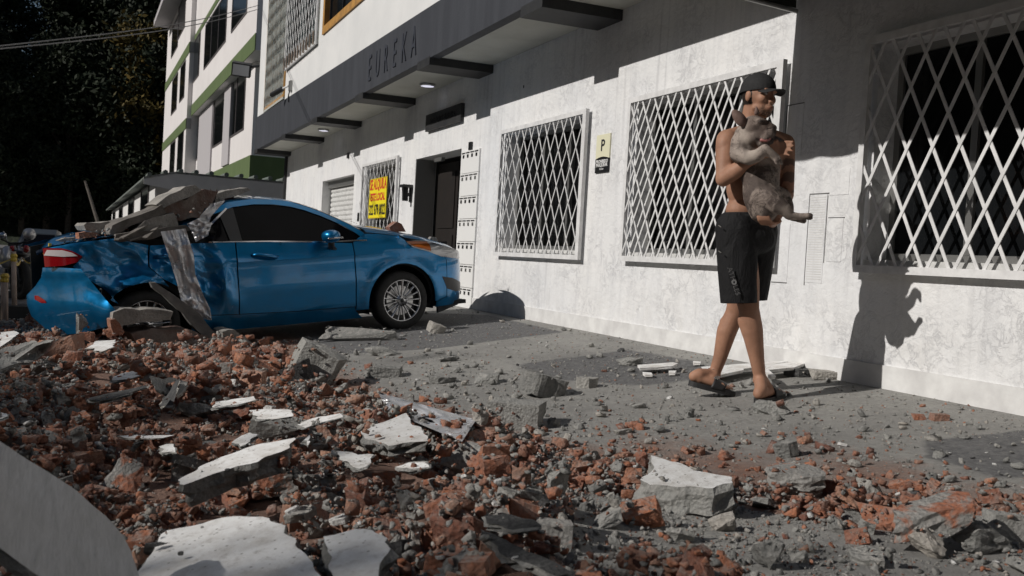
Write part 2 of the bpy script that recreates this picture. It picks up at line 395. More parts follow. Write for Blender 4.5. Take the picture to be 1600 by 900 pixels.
part('door_jamb', MB().box((-13.665, -.012, -.3), (-13.63, .28, 2.04)), M['alu'], BLD)
# roller shutter: slats one by one
for i in range(22):
    z = -.1+i*.095
    if z > 1.92: break
    s_ = MB(); s_.add([(-20.0, .2, z), (-17.42, .2, z), (-17.42, .176, z+.03), (-20.0, .176, z+.03), (-17.42, .176, z+.075), (-20.0, .176, z+.075), (-17.42, .2, z+.092), (-20.0, .2, z+.092)],
        [(0, 1, 2, 3), (3, 2, 4, 5), (5, 4, 6, 7)]); part('shutter_slat', s_, M['shutter'], BLD)
part('shutter_back', MB().box((-20.05, .21, -.2), (-17.38, .23, 2.04)), M['blackmatt'], BLD)
part('shutter_box', MB().box((-20.04, .12, 1.9), (-17.39, .205, 2.035)), M['alu'], BLD)
# intercom, meter
part('intercom', MB().box((-16.82, -.05, 1.17), (-16.66, -.0005, 1.32)), M['black'], BLD)
part('intercom_wire', MB().tube([(-16.75, -.02, 1.32), (-16.76, -.025, 1.5), (-16.7, -.02, 1.6)], .008, 6), M['black'], BLD)
# white letter box panel: four boxes per row, each a part
mbx = thing('letterbox_panel', 'white panel of letterboxes right of the open doorway', 'letterboxes', (-11.4, -.02, .4))
for r_ in range(7):
    z1 = 1.985-r_*.285
    for c_ in range(1):
        part('box_row', MB().box((-11.71, -.022, z1-.278), (-11.08, -.0005, z1)), M['white'], mbx)
    for c_ in range(4):
        x = -11.69+c_*.15
        part('letter_slot', MB().box((x, -.0265, z1-.03), (x+.12, -.0221, z1-.016)), M['black'], mbx)
        part('lock_plate', MB().box((x+.04, -.028, z1-.085), (x+.09, -.0221, z1-.045)).box((x+.052, -.032, z1-.075), (x+.078, -.0281, z1-.055)), M['alu'] if r_ % 2 else M['black'], mbx)
# black wall plaque, street lamp bracket, signs
pq = thing('wall_plaque', 'long black plaque above the open doorway', 'plaque', (-12.5, 0, 2.5))
part('board', MB().box((-13.19, -.05, 2.385), (-11.75, -.0005, 2.615)), M['beam'], pq)
o = textmesh('plaque_lettering', 'EDIFICIO EUREKA', .13, .003, M['black'], frameM((-12.47, -.052, 2.5), (1, 0, 0), (0, 0, 1)), pq); o.matrix_parent_inverse = Matrix.Translation(-Vector(pq.location))
wl_ = thing('wall_lamp', 'black bracket wall lamp left of the doorway', 'lamp', (-13.8, 0, 1.6))
part('back_plate', MB().box((-13.9, -.02, 1.42), (-13.78, -.0005, 1.66)), M['black'], wl_)
part('lantern', MB().prism([(-13.87, -.13, 1.43), (-13.80, -.13, 1.43), (-13.79, -.14, 1.63), (-13.88, -.14, 1.63)], (0, .07, 0)).prism([(-13.98, -.16, 1.63), (-13.76, -.16, 1.63), (-13.78, -.15, 1.67), (-13.94, -.15, 1.67)], (0, .17, 0)).box((-13.87, -.06, 1.5), (-13.81, -.02, 1.55)), M['black'], wl_)
ps = thing('parking_sign', 'cream and black letter P sign between two barred windows', 'sign', (-7.94, 0, 1.5))
part('cream_panel', MB().box((-8.075, -.014, 1.625), (-7.815, -.0005, 1.855)), M['cream'], ps)
part('black_panel', MB().prism([(-8.075, -.0145, 1.505), (-7.815, -.0145, 1.505), (-7.815, -.0145, 1.632)] + [(-7.815-.26*k/8, -.0145, 1.632+.018*math.sin(math.pi*k/8)) for k in range(1, 8)] + [(-8.075, -.0145, 1.632)], (0, .0143, 0)), M['black'], ps)
for nm, tx, sz, z, mm, bo in (('letter', 'P', .15, 1.75, 'blackprint', .002), ('print_line', 'PROHIBIDO', .043, 1.605, 'white', .001), ('print_line', 'PARQUEAR', .043, 1.572, 'white', .001), ('print_line', 'Gracias', .026, 1.537, 'white', 0)):
    o = textmesh(nm, tx, sz, .0012, M[mm], frameM((-7.945, -.0162, z), (1, 0, 0), (0, 0, 1)), ps, bo); o.matrix_parent_inverse = Matrix.Translation(-Vector(ps.location))
rb = thing('rental_board', 'yellow rental board with red and black print hung on the lattice grille', 'sign', (-15.35, -.09, 1.2))
part('board', MB().box((-15.88, -.098, 1.2), (-14.84, -.09, 1.85)), M['yellow'], rb)
for tx, sz, z, mm in (('SE ALQUILA', .235, 1.74, 'redprint'), ('ESTE LOCAL', .165, 1.54, 'redprint'), ('322 679 8022', .235, 1.33, 'blackprint')):
    o = textmesh('print_line', tx, sz, .001, M[mm], frameM((-15.36, -.1, z), (1, 0, 0), (0, 0, 1)) @ Matrix.Diagonal((.74 if len(tx) > 10 else (.78 if sz > .2 else .96), 1, 1, 1)), rb, .006); o.matrix_parent_inverse = Matrix.Translation(-Vector(rb.location))
bd_ = MB()
for a, b in (((-15.88, 1.2), (-14.84, 1.215)), ((-15.88, 1.835), (-14.84, 1.85)), ((-15.88, 1.215), (-15.865, 1.835)), ((-14.855, 1.215), (-14.84, 1.835))): bd_.box((a[0], -.101, a[1]), (b[0], -.0982, b[1]))
part('border', bd_, mat('dark_yellow', (.6, .45, .02), .5), rb)
# upper windows with ochre frames
for (x0, x1, z0, z1, mul) in ((-17.02, -13.4, 4.36, 6.3, [-15.9, -15.0, -14.2]), (-23.22, -20.6, 3.76, 6.5, []), (-20.55, -17.42, 4.3, 6.3, [])):
    fr = MB(); w_ = .13 if x0 > -18 else .07
    fr.box((x0, YU-.03, z0-.0), (x1, YU+.1, z0+w_)); fr.box((x0, YU-.03, z0+w_), (x0+w_, YU+.1, z1)); fr.box((x1-w_, YU-.03, z0+w_), (x1, YU+.1, z1))
    part('ochre_frame', fr, M['orange'] if x0 != -20.55 else M['grille_old'], BLD)
    window(x0+w_, x1-w_, z0+w_, z1, YU+.06, mul, None if x0 > -18 else 'pale_curtain', 'blackframe') if False else None
M['pale_curtain'] = noisy('pale_curtain', (.42, .5, .48), (.25, .3, .3), 2, .9, 0)
M['blackframe'] = M['black']
window(-16.89, -13.5, 4.49, 6.3, YU+.06, [-15.9, -15.0, -14.2], None, 'blackframe')
window(-23.15, -20.65, 3.83, 6.5, YU+.12, [-22.4, -21.3], 'pale_curtain', 'blackframe')
window(-20.5, -17.5, 4.37, 6.3, YU+.12, [-19.3], 'pale_curtain', 'blackframe')
grille('balcony_grille', 'tall weathered pale grille of the far upper balcony opening', -23.15, -20.62, 3.72, 6.4, .17, .62, M['grille_old'], Y=YU-.02, grp=None, bw=.035, side_r=False)
grille('balcony_grille', 'white upper window grille next to the ochre framed window', -20.55, -17.42, 4.28, 6.4, .26, .5, M['grille'], Y=YU-.04, grp=None, bw=.03)
M['railp'] = mat('faded_brown_rail', (.32, .25, .2), .7)
for i in range(11):
    x = -20.45+i*.29; part('rail_post', MB().box((x, YU-.09, 4.28), (x+.03, YU-.067, 4.52)), M['railp'], BLD)
# security camera, floodlight
sc_ = thing('security_camera', 'small black security camera with cable above the canopy band', 'camera', (-20.2, YU, 3.8))
part('mount', MB().box((-19.95, YU-.05, 3.78), (-19.78, YU-.001, 3.98)), M['alu'], sc_)
part('arm', MB().tube([(-19.9, YU-.06, 3.88), (-20.1, YU-.12, 3.86), (-20.2, YU-.16, 3.82)], .018, 8), M['white'], sc_)
part('camera_body', MB().tube([(-20.12, YU-.14, 3.84), (-20.42, YU-.3, 3.74)], .05, 12), M['black'], sc_)
part('cable', MB().tube([(-19.85, YU-.03, 3.8), (-19.83, YU-.06, 3.7), (-19.85, YU-.05, 3.55)], .012, 6), M['black'], sc_)
fl = thing('floodlight', 'square black floodlight at the far corner of the upper wall', 'lamp', (-24.3, YU, 4.9))
FLc = Vector((-24.45, YU-.42, 4.86)); Rf = Matrix.Rotation(math.radians(18), 3, 'Y') @ Matrix.Rotation(math.radians(-12), 3, 'Z')
part('housing', MB().box((-.28, -.22, -.16), (.04, .22, .16), Rf, FLc), M['black'], fl)
part('lamp_glass', MB().box((.041, -.19, -.13), (.05, .19, .13), Rf, FLc), mat('lamp_glass', (.35, .36, .38), .2), fl)
part('bracket', MB().tube([(-24.32, YU+.02, 5.0), (-24.4, YU-.2, 4.95), (-24.45, YU-.3, 4.9)], .03, 8), M['black'], fl)
# sun awning of the shop at the right end: sloping sheet with closed cheeks and scalloped valance
aw = thing('sun_awning', 'dark sloping sheet awning fixed above the rightmost window', 'awning', (-3, 0, 2.4))
ax0, ax1 = -5.33, 1.6; sF = 1.55; zf = 1.425+.63*sF; zw = 2.75
cloth = noisy('dark_awning_sheet', (.03, .034, .025), (.045, .05, .035), 3, .7)
sh = MB(); sh.add([(ax0, -.02, zw), (ax1, -.02, zw), (ax1, -sF, zf+.22), (ax0, -sF, zf+.22), (ax0, -.02, zw-.015), (ax1, -.02, zw-.015), (ax1, -sF, zf+.205), (ax0, -sF, zf+.205)], [(0, 1, 2, 3), (4, 7, 6, 5), (0, 3, 7, 4), (1, 5, 6, 2)])
part('sheet', sh, cloth, aw)
va = MB(); n = 150; vs = []
for k in range(n+1):
    x = ax0+(ax1-ax0)*k/n; vs += [(x, -sF-.004, zf+.215), (x, -sF-.004, zf+.012-.018*abs(math.sin(k*.42)))]
va.add(vs, [(2*k, 2*k+1, 2*k+3, 2*k+2) for k in range(n)]); part('valance', va, cloth, aw)
part('cheek', MB().prism([(ax0, -.02, 2.45), (ax0, -.02, zw-.02), (ax0, -sF, zf+.2), (ax0, -sF, zf)], (.006, 0, 0)), cloth, aw)
part('front_rail', MB().tube([(ax0, -sF, zf+.2), (ax1, -sF, zf+.2)], .02, 8), M['alu'], aw)
part('arm', MB().tube([(ax0+.03, -.03, 2.42), (ax0+.03, -sF, zf+.1)], .015, 8), M['alu'], aw)
# ------------------------------------------------------------------ ground
def g0(x, y):      # bare ground: pavement ramps down from the wall, street beyond
    x = np.asarray(x, float); y = np.asarray(y, float)
    return np.where(y > -4.8, .03+.1*np.minimum(y, 0), -.45) + .0*x
def onR(x, y):      # sight line met with the ramp plane z = .03 + .1 y
    d = ray(x, y); n_ = np.array([0, -.1, 1.]); return CP+d*((.03-CP@n_)/(d@n_))
_ep = np.array([onR(*q)[:2] for q in ((440, 532), (500, 585), (560, 615), (640, 645), (720, 668), (800, 692), (900, 712), (1000, 728), (1150, 748), (1300, 768), (1600, 800))])
_ep = _ep[np.argsort(_ep[:, 0])]
def mound_edge(x): return np.interp(x, np.r_[-14, -11.6, -10.6, _ep[:, 0], -1., 0.], np.r_[-5.3, -4.9, min(-2.65, _ep[0, 1]), _ep[:, 1], -.7, -.6])
def mound_edge_old(x):  # y of the rubble's wallward edge, by x
    return np.interp(x, [-14, -11.6, -10.3, -9.2, -8.1, -6.83, -5.71, -4.67, -4.1, -3.5, -3.0, -1.5, 0], [-5.3, -4.9, -2.65, -2.6, -2.55, -2.62, -2.46, -2.2, -1.9, -1.5, -1.1, -.8, -.7])
def mound(x, y):
    x = np.asarray(x, float); y = np.asarray(y, float)
    d = mound_edge(x)-y
    far = sstep(-12.8, -10.5, x)
    left = .14+.06*np.sin(x*.9)*np.cos(y*1.3)+.08*sstep(-4, -8, x)
    h = sstep(-.05, 1.0, d)*left*far
    hc = np.interp(-y, [2.9, 3.3, 3.7, 4.1, 4.6, 5.2], [0, .0, .05, .12, .2, .15])*far
    kx = sstep(-7.5, -8.3, x); h = h*(1-kx)+hc*kx
    right = sstep(-3.4, -2.6, x)*sstep(-2.6, -1.6, y)   # thin spread at the right
    h = h*(1-.75*sstep(-4.6, -3.3, x)*sstep(-3.3, -2.2, y))
    h = h+0.
    return h
def vnoise(x, y, s, seed=0):
    return np.array([noise.noise(Vector((a*s+seed, b*s, seed*1.7))) for a, b in zip(np.ravel(x), np.ravel(y))]).reshape(np.shape(x))
def dustmask(x, y):
    d = mound_edge(x)-y
    red = sstep(-.55, .15, d)*(1-.35*sstep(2, 3, d))
    
    for qx_, qy_, am_, sx_, sy_ in ((1150, 740, .8, 1.0, .4), (1380, 745, .75, .8, .4), (1330, 715, .55, .7, .25)): q_ = onR(qx_, qy_); red = np.maximum(red, am_*np.exp(-((x-q_[0])/sx_)**2-((y-q_[1])/sy_)**2))
    return red*sstep(-12, -9.5, x)
def inpoly(x, y, P_):
    c = np.zeros(np.shape(x), bool); n = len(P_)
    for i in range(n):
        x1, y1 = P_[i][:2]; x2, y2 = P_[(i+1) % n][:2]
        k = ((y1 > y) != (y2 > y)) & (x < (x2-x1)*(y-y1)/(y2-y1+1e-12)+x1); c ^= k
    return c
# raster of heights that falling pieces build up
RX0, RX1, RY0, RY1, RS = -13.2, .2, -6.2, .05, .02
nx, ny = int((RX1-RX0)/RS), int((RY1-RY0)/RS)
gx = RX0+(np.arange(nx)+.5)*RS; gy = RY0+(np.arange(ny)+.5)*RS
GX, GY = np.meshgrid(gx, gy, indexing='ij')
HB = g0(GX, GY)+mound(GX, GY)
cn = np.zeros_like(HB)
xs_ = np.arange(RX0, RX1+.1, .1); ys_ = np.arange(RY0, RY1+.1, .1); XX, YY = np.meshgrid(xs_, ys_, indexing='ij')
Nn = vnoise(XX, YY, 1.7, 3)*.03+vnoise(XX, YY, 5., 9)*.02
ix = np.clip(((GX-RX0)/.1), 0, len(xs_)-1.001); iy = np.clip(((GY-RY0)/.1), 0, len(ys_)-1.001)
i0 = ix.astype(int); j0 = iy.astype(int); fx = ix-i0; fy = iy-j0
cn = (Nn[i0, j0]*(1-fx)*(1-fy)+Nn[i0+1, j0]*fx*(1-fy)+Nn[i0, j0+1]*(1-fx)*fy+Nn[i0+1, j0+1]*fx*fy)
HB += cn*sstep(.0, .12, mound(GX, GY)+.0)*1.3
HR = HB.copy()
def gz(x, y):
    i = int((x-RX0)/RS); j = int((y-RY0)/RS)
    if 0 <= i < nx and 0 <= j < ny: return float(HB[i, j])
    return float(g0(x, y))
# ground mesh
def axis(lo, hi, step, far, n):
    core = list(np.arange(lo, hi+1e-6, step)); out = [hi+(far-hi)*((k/n)**3) for k in range(1, n+1)]; out2 = [lo-(far+lo)*((k/n)**3) for k in range(1, n+1)][::-1]
    return np.array(out2+core+out)
ax = axis(-12.6, -1.0, .04, 400, 16); ay = axis(-5.8, .04, .04, 400, 16)
AX, AY = np.meshgrid(ax, ay, indexing='ij')
AZ = g0(AX, AY); ins = (AX > RX0+.05) & (AX < RX1-.05) & (AY > RY0+.05) & (AY < RY1-.05)
ii = np.clip(((AX-RX0)/RS).astype(int), 0, nx-1); jj = np.clip(((AY-RY0)/RS).astype(int), 0, ny-1)
AZ = np.where(ins, HB[ii, jj], AZ)
AZ = np.where(AY > .01, np.minimum(AZ, -.0), AZ)
V = np.stack([AX.ravel(), AY.ravel(), AZ.ravel()], 1)
n1, n2 = AX.shape; idx = np.arange(n1*n2).reshape(n1, n2)
Fq = np.stack([idx[:-1, :-1].ravel(), idx[1:, :-1].ravel(), idx[1:, 1:].ravel(), idx[:-1, 1:].ravel()], 1)
def npmesh(name, V, Fq, mats, smooth=False, attrs=None, **tags):
    me = bpy.data.meshes.new(name); k = Fq.shape[1]
    me.vertices.add(len(V)); me.vertices.foreach_set('co', np.ascontiguousarray(V, np.float32).ravel())
    me.loops.add(Fq.size); me.loops.foreach_set('vertex_index', np.ascontiguousarray(Fq, np.int32).ravel())
    me.polygons.add(len(Fq)); me.polygons.foreach_set('loop_start', np.arange(0, Fq.size, k, dtype=np.int32)); me.polygons.foreach_set('loop_total', np.full(len(Fq), k, np.int32))
    if smooth: me.polygons.foreach_set('use_smooth', np.ones(len(Fq), bool))
    me.update(calc_edges=True); me.validate()
    for mm in mats: me.materials.append(mm)
    for an, av in (attrs or {}).items():
        at = me.attributes.new(an, 'FLOAT', 'POINT'); at.data.foreach_set('value', np.ascontiguousarray(av, np.float32).ravel())
    return link(name, me, **tags)
def ground_mat():
    m = mat('dusty_concrete_ground', (.3, .3, .3), .9); t = NT(m); v = t.pos()
    n1_ = t.noise(v, 1.3, 6, .6); n2_ = t.noise(v, 30, 8, .75); n3 = t.noise(v, 6, 6, .65)
    conc = t.mix(t.ramp(n2_, [(.35, 0.), (.65, 1.)]), (.27, .265, .25), (.43, .42, .39))
    conc = t.mix(t.ramp(n1_, [(.35, 0.), (.65, .75)]), conc, (.22, .215, .205))
    conc = t.mix(t.ramp(t.noise(v, 140, 4, .8), [(.58, 0.), (.7, .5)]), conc, (.1, .1, .095))
    conc = t.mix(t.ramp(t.noise(t.scalev(v, (1, 1, 1)), 3.1, 7, .75, .0), [(.52, 0.), (.66, .5)]), conc, (.40, .39, .37))
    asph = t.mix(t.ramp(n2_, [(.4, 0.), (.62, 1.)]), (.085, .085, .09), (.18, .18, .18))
    nb = t.math('MULTIPLY', t.math('SUBTRACT', n3, .5), 1.)
    am = t.ramp(t.math('ADD', t.attr('asph'), nb), [(.36, 0.), (.66, .9)])
    base = t.mix(am, conc, asph)
    redc = t.mix(t.ramp(n2_, [(.3, 0.), (.7, 1.)]), (.17, .085, .06), (.34, .19, .13))
    rm_ = t.ramp(t.math('ADD', t.attr('dust'), t.math('MULTIPLY', t.math('SUBTRACT', t.noise(v, 3.5, 8, .7), .5), 1.1)), [(.4, 0.), (.85, .85)])
    base = t.mix(rm_, base, redc)
    t.color(base)
    sp = t.math('ADD', t.math('MULTIPLY', t.noise(v, 110, 6, .8), .8), t.math('MULTIPLY', t.noise(v, 18, 6, .7), .9))
    sp = t.math('ADD', sp, t.math('MULTIPLY', t.math('MULTIPLY', t.attr('dust'), t.noise(v, 26, 8, .75)), 2.2))
    t.bump(sp, .8, .018); return m
M['ground'] = ground_mat()
def asph_mask(x, y):
    a = np.zeros_like(x)
    # dark strips on the ramp, read off the photograph
    def poly(pts, val=1., soft=.03):
        P_ = np.array([onR(px, py)[:2] for px, py in pts]); d = np.full(x.shape, -1e9)
        area = sum(P_[i][0]*P_[(i+1) % len(P_)][1]-P_[(i+1) % len(P_)][0]*P_[i][1] for i in range(len(P_)))
        for i in range(len(P_)):
            p, q = P_[i], P_[(i+1) % len(P_)]; e_ = q-p; nrm = np.array([e_[1], -e_[0]])/np.hypot(*e_)*(1 if area > 0 else -1)
            d = np.maximum(d, (x-p[0])*nrm[0]+(y-p[1])*nrm[1])
        np.maximum(a, val*(1-sstep(-soft, soft, d)), out=a)
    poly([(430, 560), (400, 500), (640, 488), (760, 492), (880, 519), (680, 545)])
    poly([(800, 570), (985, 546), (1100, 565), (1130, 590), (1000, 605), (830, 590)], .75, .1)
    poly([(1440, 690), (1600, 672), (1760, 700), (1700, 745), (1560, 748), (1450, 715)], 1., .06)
    return np.maximum(a, np.where(y < -4.9, 1., 0))
near = ins
_gz = [onR(px, py)[:2] for px, py in ((900, 815), (1040, 800), (1150, 800), (1330, 845), (1500, 835), (1750, 820), (1800, 1000), (860, 1000))]
da = np.where(near, dustmask(AX, AY), 0.); da = np.where(inpoly(AX, AY, _gz), da*.25, da); aa = asph_mask(AX, AY)
_rp = onR(1560, 715); kp = np.hypot(AX-_rp[0], AY-_rp[1]) < 1.3
aa = np.where((da > .8) & ~kp, 0, aa); da = np.where(kp, da*(1-aa), da)
npmesh('ground', V, Fq, [M['ground']], True, {'dust': da.ravel(), 'asph': aa.ravel()}, kind='structure')
# ------------------------------------------------------------------ rubble pieces
def chunk_proto(kind, seed, cuts):
    r_ = random.Random(seed*31+7); bm = bmesh.new()
    if kind == 'brick':
        hx, hy, hz = .5, r_.uniform(.26, .46), r_.uniform(.2, .34); n = 9
        for c in ((-1, -1), (1, -1), (1, 1), (-1, 1)):
            for s in (-1, 1):
                if r_.random() < .24: continue
                bm.verts.new((c[0]*hx*r_.uniform(.82, 1), c[1]*hy*r_.uniform(.85, 1), s*hz*r_.uniform(.9, 1)))
        for _ in range(6):
            a = [r_.uniform(-1, 1) for _ in range(3)]; k = max(range(3), key=lambda i: abs(a[i])); a[k] = math.copysign(.95, a[k]); bm.verts.new((a[0]*hx, a[1]*hy, a[2]*hz))
    elif kind == 'flat':
        hx, hy, hz = .5, r_.uniform(.3, .5), r_.uniform(.07, .14)
        k = r_.randint(5, 7); a0 = r_.random()*6
        for i in range(k):
            a = a0+i*6.283/k+r_.uniform(-.35, .35); rr = r_.uniform(.75, 1)
            bm.verts.new((math.cos(a)*hx*rr, math.sin(a)*hy*rr, hz)); bm.verts.new((math.cos(a)*hx*rr*.93, math.sin(a)*hy*rr*.93, -hz))
    else:
        hx, hy, hz = .5, r_.uniform(.32, .48), r_.uniform(.22, .38)
        for _ in range(15):
            d = Vector([r_.gauss(0, 1) for _ in range(3)]).normalized(); s = r_.uniform(.8, 1)
            bm.verts.new((d.x*hx*s, d.y*hy*s, max(-.8, min(.85, d.z))*hz*s))
    res = bmesh.ops.convex_hull(bm, input=bm.verts)
    bmesh.ops.delete(bm, geom=[g for g in res['geom_interior'] if isinstance(g, bmesh.types.BMVert)], context='VERTS')
    if cuts: 
        bmesh.ops.subdivide_edges(bm, edges=bm.edges, cuts=cuts, use_grid_fill=True)
    amp = .045 if kind == 'lump' else .024
    off = Vector((seed*3.1, seed*1.3, 0))
    for v in bm.verts:
        n_ = noise.noise(v.co*4+off)*amp*1.6+noise.noise(v.co*11+off)*amp*.8
        if kind == 'lump': n_ += abs(noise.noise(v.co*7-off))*-.05
        v.co += v.co.normalized()*n_
    bmesh.ops.recalc_face_normals(bm, faces=bm.faces); bmesh.ops.triangulate(bm, faces=bm.faces)
    V_ = np.array([v.co[:] for v in bm.verts]); F_ = np.array([[v.index for v in f.verts] for f in bm.faces]); bm.free()
    return V_, F_
def rubble_mat(name, kind, src):
    m = mat(name, (.4, .4, .4), .92); t = NT(m); v = t.coord() if src == 'obj' else t.pos()
    rnd = t.n('ShaderNodeObjectInfo').outputs['Random'] if src == 'obj' else t.attr('rnd')
    wp = t.pos()
    if kind == 'brick':
        c = t.ramp(rnd, [(0., (.22, .085, .055)), (.25, (.34, .135, .08)), (.5, (.50, .19, .095)), (.75, (.31, .15, .10)), (1., (.5, .27, .18))])
        dustc = (.34, .30, .27); lo, hi, am = .44, .62, .75
    elif kind == 'mixed':
        c = t.mix(t.ramp(t.noise(wp, 7, 4, .6, .4), [(.53, 0.), (.58, 1.)]), (.34, .33, .31), (.40, .15, .08)); dustc = (.42, .39, .36); lo, hi, am = .5, .66, .7
    elif kind == 'dark':
        c = t.ramp(rnd, [(0., (.03, .03, .032)), (1., (.07, .07, .072))]); dustc = (.2, .2, .19); lo, hi, am = .5, .7, .6
    elif kind == 'white':
        c = t.ramp(rnd, [(0., (.72, .71, .69)), (1., (.8, .8, .78))]); dustc = (.45, .43, .4); lo, hi, am = .52, .72, .6
    else:
        c = t.ramp(rnd, [(0., (.2, .2, .19)), (.4, (.3, .3, .285)), (.7, (.38, .375, .35)), (1., (.46, .42, .37))])
        dustc = (.45, .43, .4); lo, hi, am = .45, .62, .6
    f = t.noise(wp, 26, 8, .7)
    c = t.mix(t.ramp(t.noise(wp, 90, 6, .7), [(.38, .0), (.62, .35)]), c, (.08, .06, .05) if kind == 'brick' else (.12, .12, .115))
    g = t.n('ShaderNodeSeparateXYZ'); t.l(t.n('ShaderNodeNewGeometry').outputs['Normal'], g.inputs[0])
    upm = t.math('MULTIPLY', t.ramp(g.outputs[2], [(.1, .35), (.9, 1.)]), t.math('MULTIPLY', t.ramp(f, [(lo, 0.), (hi, 1.)]), am))
    t.color(t.mix(upm, c, dustc))
    t.bump(t.math('ADD', t.noise(wp, 55, 10, .75), t.math('MULTIPLY', t.vor(wp, 70), .5)), 1., .014); return m
for kd in ('brick', 'concrete', 'dark', 'white', 'mixed'):
    M['r_'+kd] = rubble_mat('broken_'+kd, kd, 'obj'); M['s_'+kd] = rubble_mat('crushed_'+kd, kd, 'attr')
PRO = {'brick': [chunk_proto('brick', i, 3) for i in range(14)], 'lump': [chunk_proto('lump', i+40, 2) for i in range(12)], 'flat': [chunk_proto('flat', i+80, 2) for i in range(10)]}
LOW = {'brick': [chunk_proto('brick', i+140, 1) for i in range(12)], 'lump': [chunk_proto('lump', i+180, 1) for i in range(12)], 'flat': [chunk_proto('flat', i+220, 0) for i in range(8)]}
GRIT = [chunk_proto('lump', i+300, 0) for i in range(10)]
MESH = {}
def pmesh(kind, i, matn):
    k = (kind, i, matn)
    if k not in MESH:
        V_, F_ = PRO[kind][i]; me = bpy.data.meshes.new(matn[2:]+'_piece'); me.from_pydata(V_.tolist(), [], F_.tolist()); me.materials.append(M[matn]); me.update(); MESH[k] = me
    return MESH[k]
KEEP = np.zeros_like(HR, bool)     # ground taken by hand-placed pieces: nothing drops on them
def drop_height(x, y, rad, frac=.75):
    i0_, i1_ = int((x-rad-RX0)/RS), int((x+rad-RX0)/RS)+1; j0_, j1_ = int((y-rad-RY0)/RS), int((y+rad-RY0)/RS)+1
    i0_, j0_ = max(i0_, 0), max(j0_, 0); s = HR[i0_:i1_, j0_:j1_]
    if s.size == 0: return float(g0(x, y))
    return float(np.quantile(s, frac))
def raise_(x, y, rad, top):
    i0_, i1_ = max(int((x-rad-RX0)/RS), 0), int((x+rad-RX0)/RS)+1; j0_, j1_ = max(int((y-rad-RY0)/RS), 0), int((y+rad-RY0)/RS)+1
    s = HR[i0_:i1_, j0_:j1_]
    if s.size == 0: return
    dx = GX[i0_:i1_, j0_:j1_]-x; dy = GY[i0_:i1_, j0_:j1_]-y; r2 = (dx*dx+dy*dy)/(rad*rad)
    m_ = r2 < 1; s[m_] = np.maximum(s[m_], top*1.-(.5*r2[m_])*rad*.6)
# ------------------------------------------------------------------ the blue car, rear crushed by masonry
P0 = np.array([-9.40, -1.40, .183]); P1 = np.array([-8.93, -3.82, -.085])
eu = (P0-P1)/np.linalg.norm(P0-P1); ev = np.cross(eu, [0, 0, 1]); ev /= np.linalg.norm(ev); ew = np.cross(ev, eu)
def carpt(x, y, v=0.):     # world point where the sight line meets the car's side plane shifted by v
    d = ray(x, y); t = ((P0+ev*v-CP)@ev)/(d@ev); return CP+t*d
def L2W(p): return P0+eu*p[0]-ev*p[1]+ew*p[2]
def W2L(P): q = np.asarray(P)-P0; return np.array([q@eu, -(q@ev), q@ew])
car = thing('crushed_car', 'metallic blue sedan with its rear crushed under fallen masonry', 'car')
car.matrix_world = Matrix(((eu[0], -ev[0], ew[0], P0[0]-.3*ew[0]), (eu[1], -ev[1], ew[1], P0[1]-.3*ew[1]), (eu[2], -ev[2], ew[2], P0[2]-.3*ew[2]), (0, 0, 0, 1)))
def cp(name, mb, m, parent=None, smooth=True, **k):
    mb.v = [(a, b, c+.3) for a, b, c in mb.v]; return mb.build(name, m, parent or car, smooth, **k)
I = np.interp
def belt(u): return I(u, [-3.3, -3.2, -2.7, -2.3, -1.9, -1.64, -1, -.35, 0, .1, .5, .9], [.66, .70, .745, .70, .69, .68, .645, .62, .60, .57, .46, .34])
def rail(u): return I(u, [-3.33, -3.2, -3.0, -2.7, -2.4, -2.1, -1.95, -1.8, -1.65, -1.4, -1.2, -1.05, -.91, -.75, -.58, -.45, -.35, -.2, 0, .08, .3, .6, .8, .9, .95],
                      [.66, .725, .755, .78, .775, .80, .87, .965, 1.035, 1.06, 1.05, 1.03, .985, .92, .835, .765, .705, .685, .655, .63, .585, .50, .42, .37, .32])
def fbm(u, w, s, o=0.): return noise.noise(Vector((u*s+o, w*s, o*.7)))
_rh = random.Random(77); _HT = {}
def crum(u, w, cell, seed):      # sheet folded along straight creases: random heights joined by flat triangles
    x, y = u/cell+seed*7.3, w/cell*1.0+seed*3.1; i, j = math.floor(x), math.floor(y); fx, fy = x-i, y-j
    def hh(a, b):
        k = (a, b, seed)
        if k not in _HT: _HT[k] = random.Random(hash((a*73856093, b*19349663, seed))).uniform(-1, 1)
        return _HT[k]
    if fx+fy < 1: return hh(i, j)+(hh(i+1, j)-hh(i, j))*fx+(hh(i, j+1)-hh(i, j))*fy
    return hh(i+1, j+1)+(hh(i, j+1)-hh(i+1, j+1))*(1-fx)+(hh(i+1, j)-hh(i+1, j+1))*(1-fy)
def V0(u, w):
    b = float(belt(u))
    v = float(I(w, [-.2, -.1, 0, .12, .25, .36, .45, .49, .53, max(b, .56)], [-.08, -.045, -.012, .0, .014, .010, .002, .012, -.004, -.035])) if w <= b or u > 0 else -.035-.6*(w-b)
    if u > .4: v -= .5*((u-.4)/.56)**2.6 + .05*(u-.4)*max(0, w)
    if u < -2.75: v -= .34*((-2.75-u)/.6)**2.6
    for cu, in ((0,), (-2.48,)):     # flared arches
        d = math.hypot(u-cu, w)
        if w > -.1: v += .02*math.exp(-((d-.40)/.045)**2)
    return v
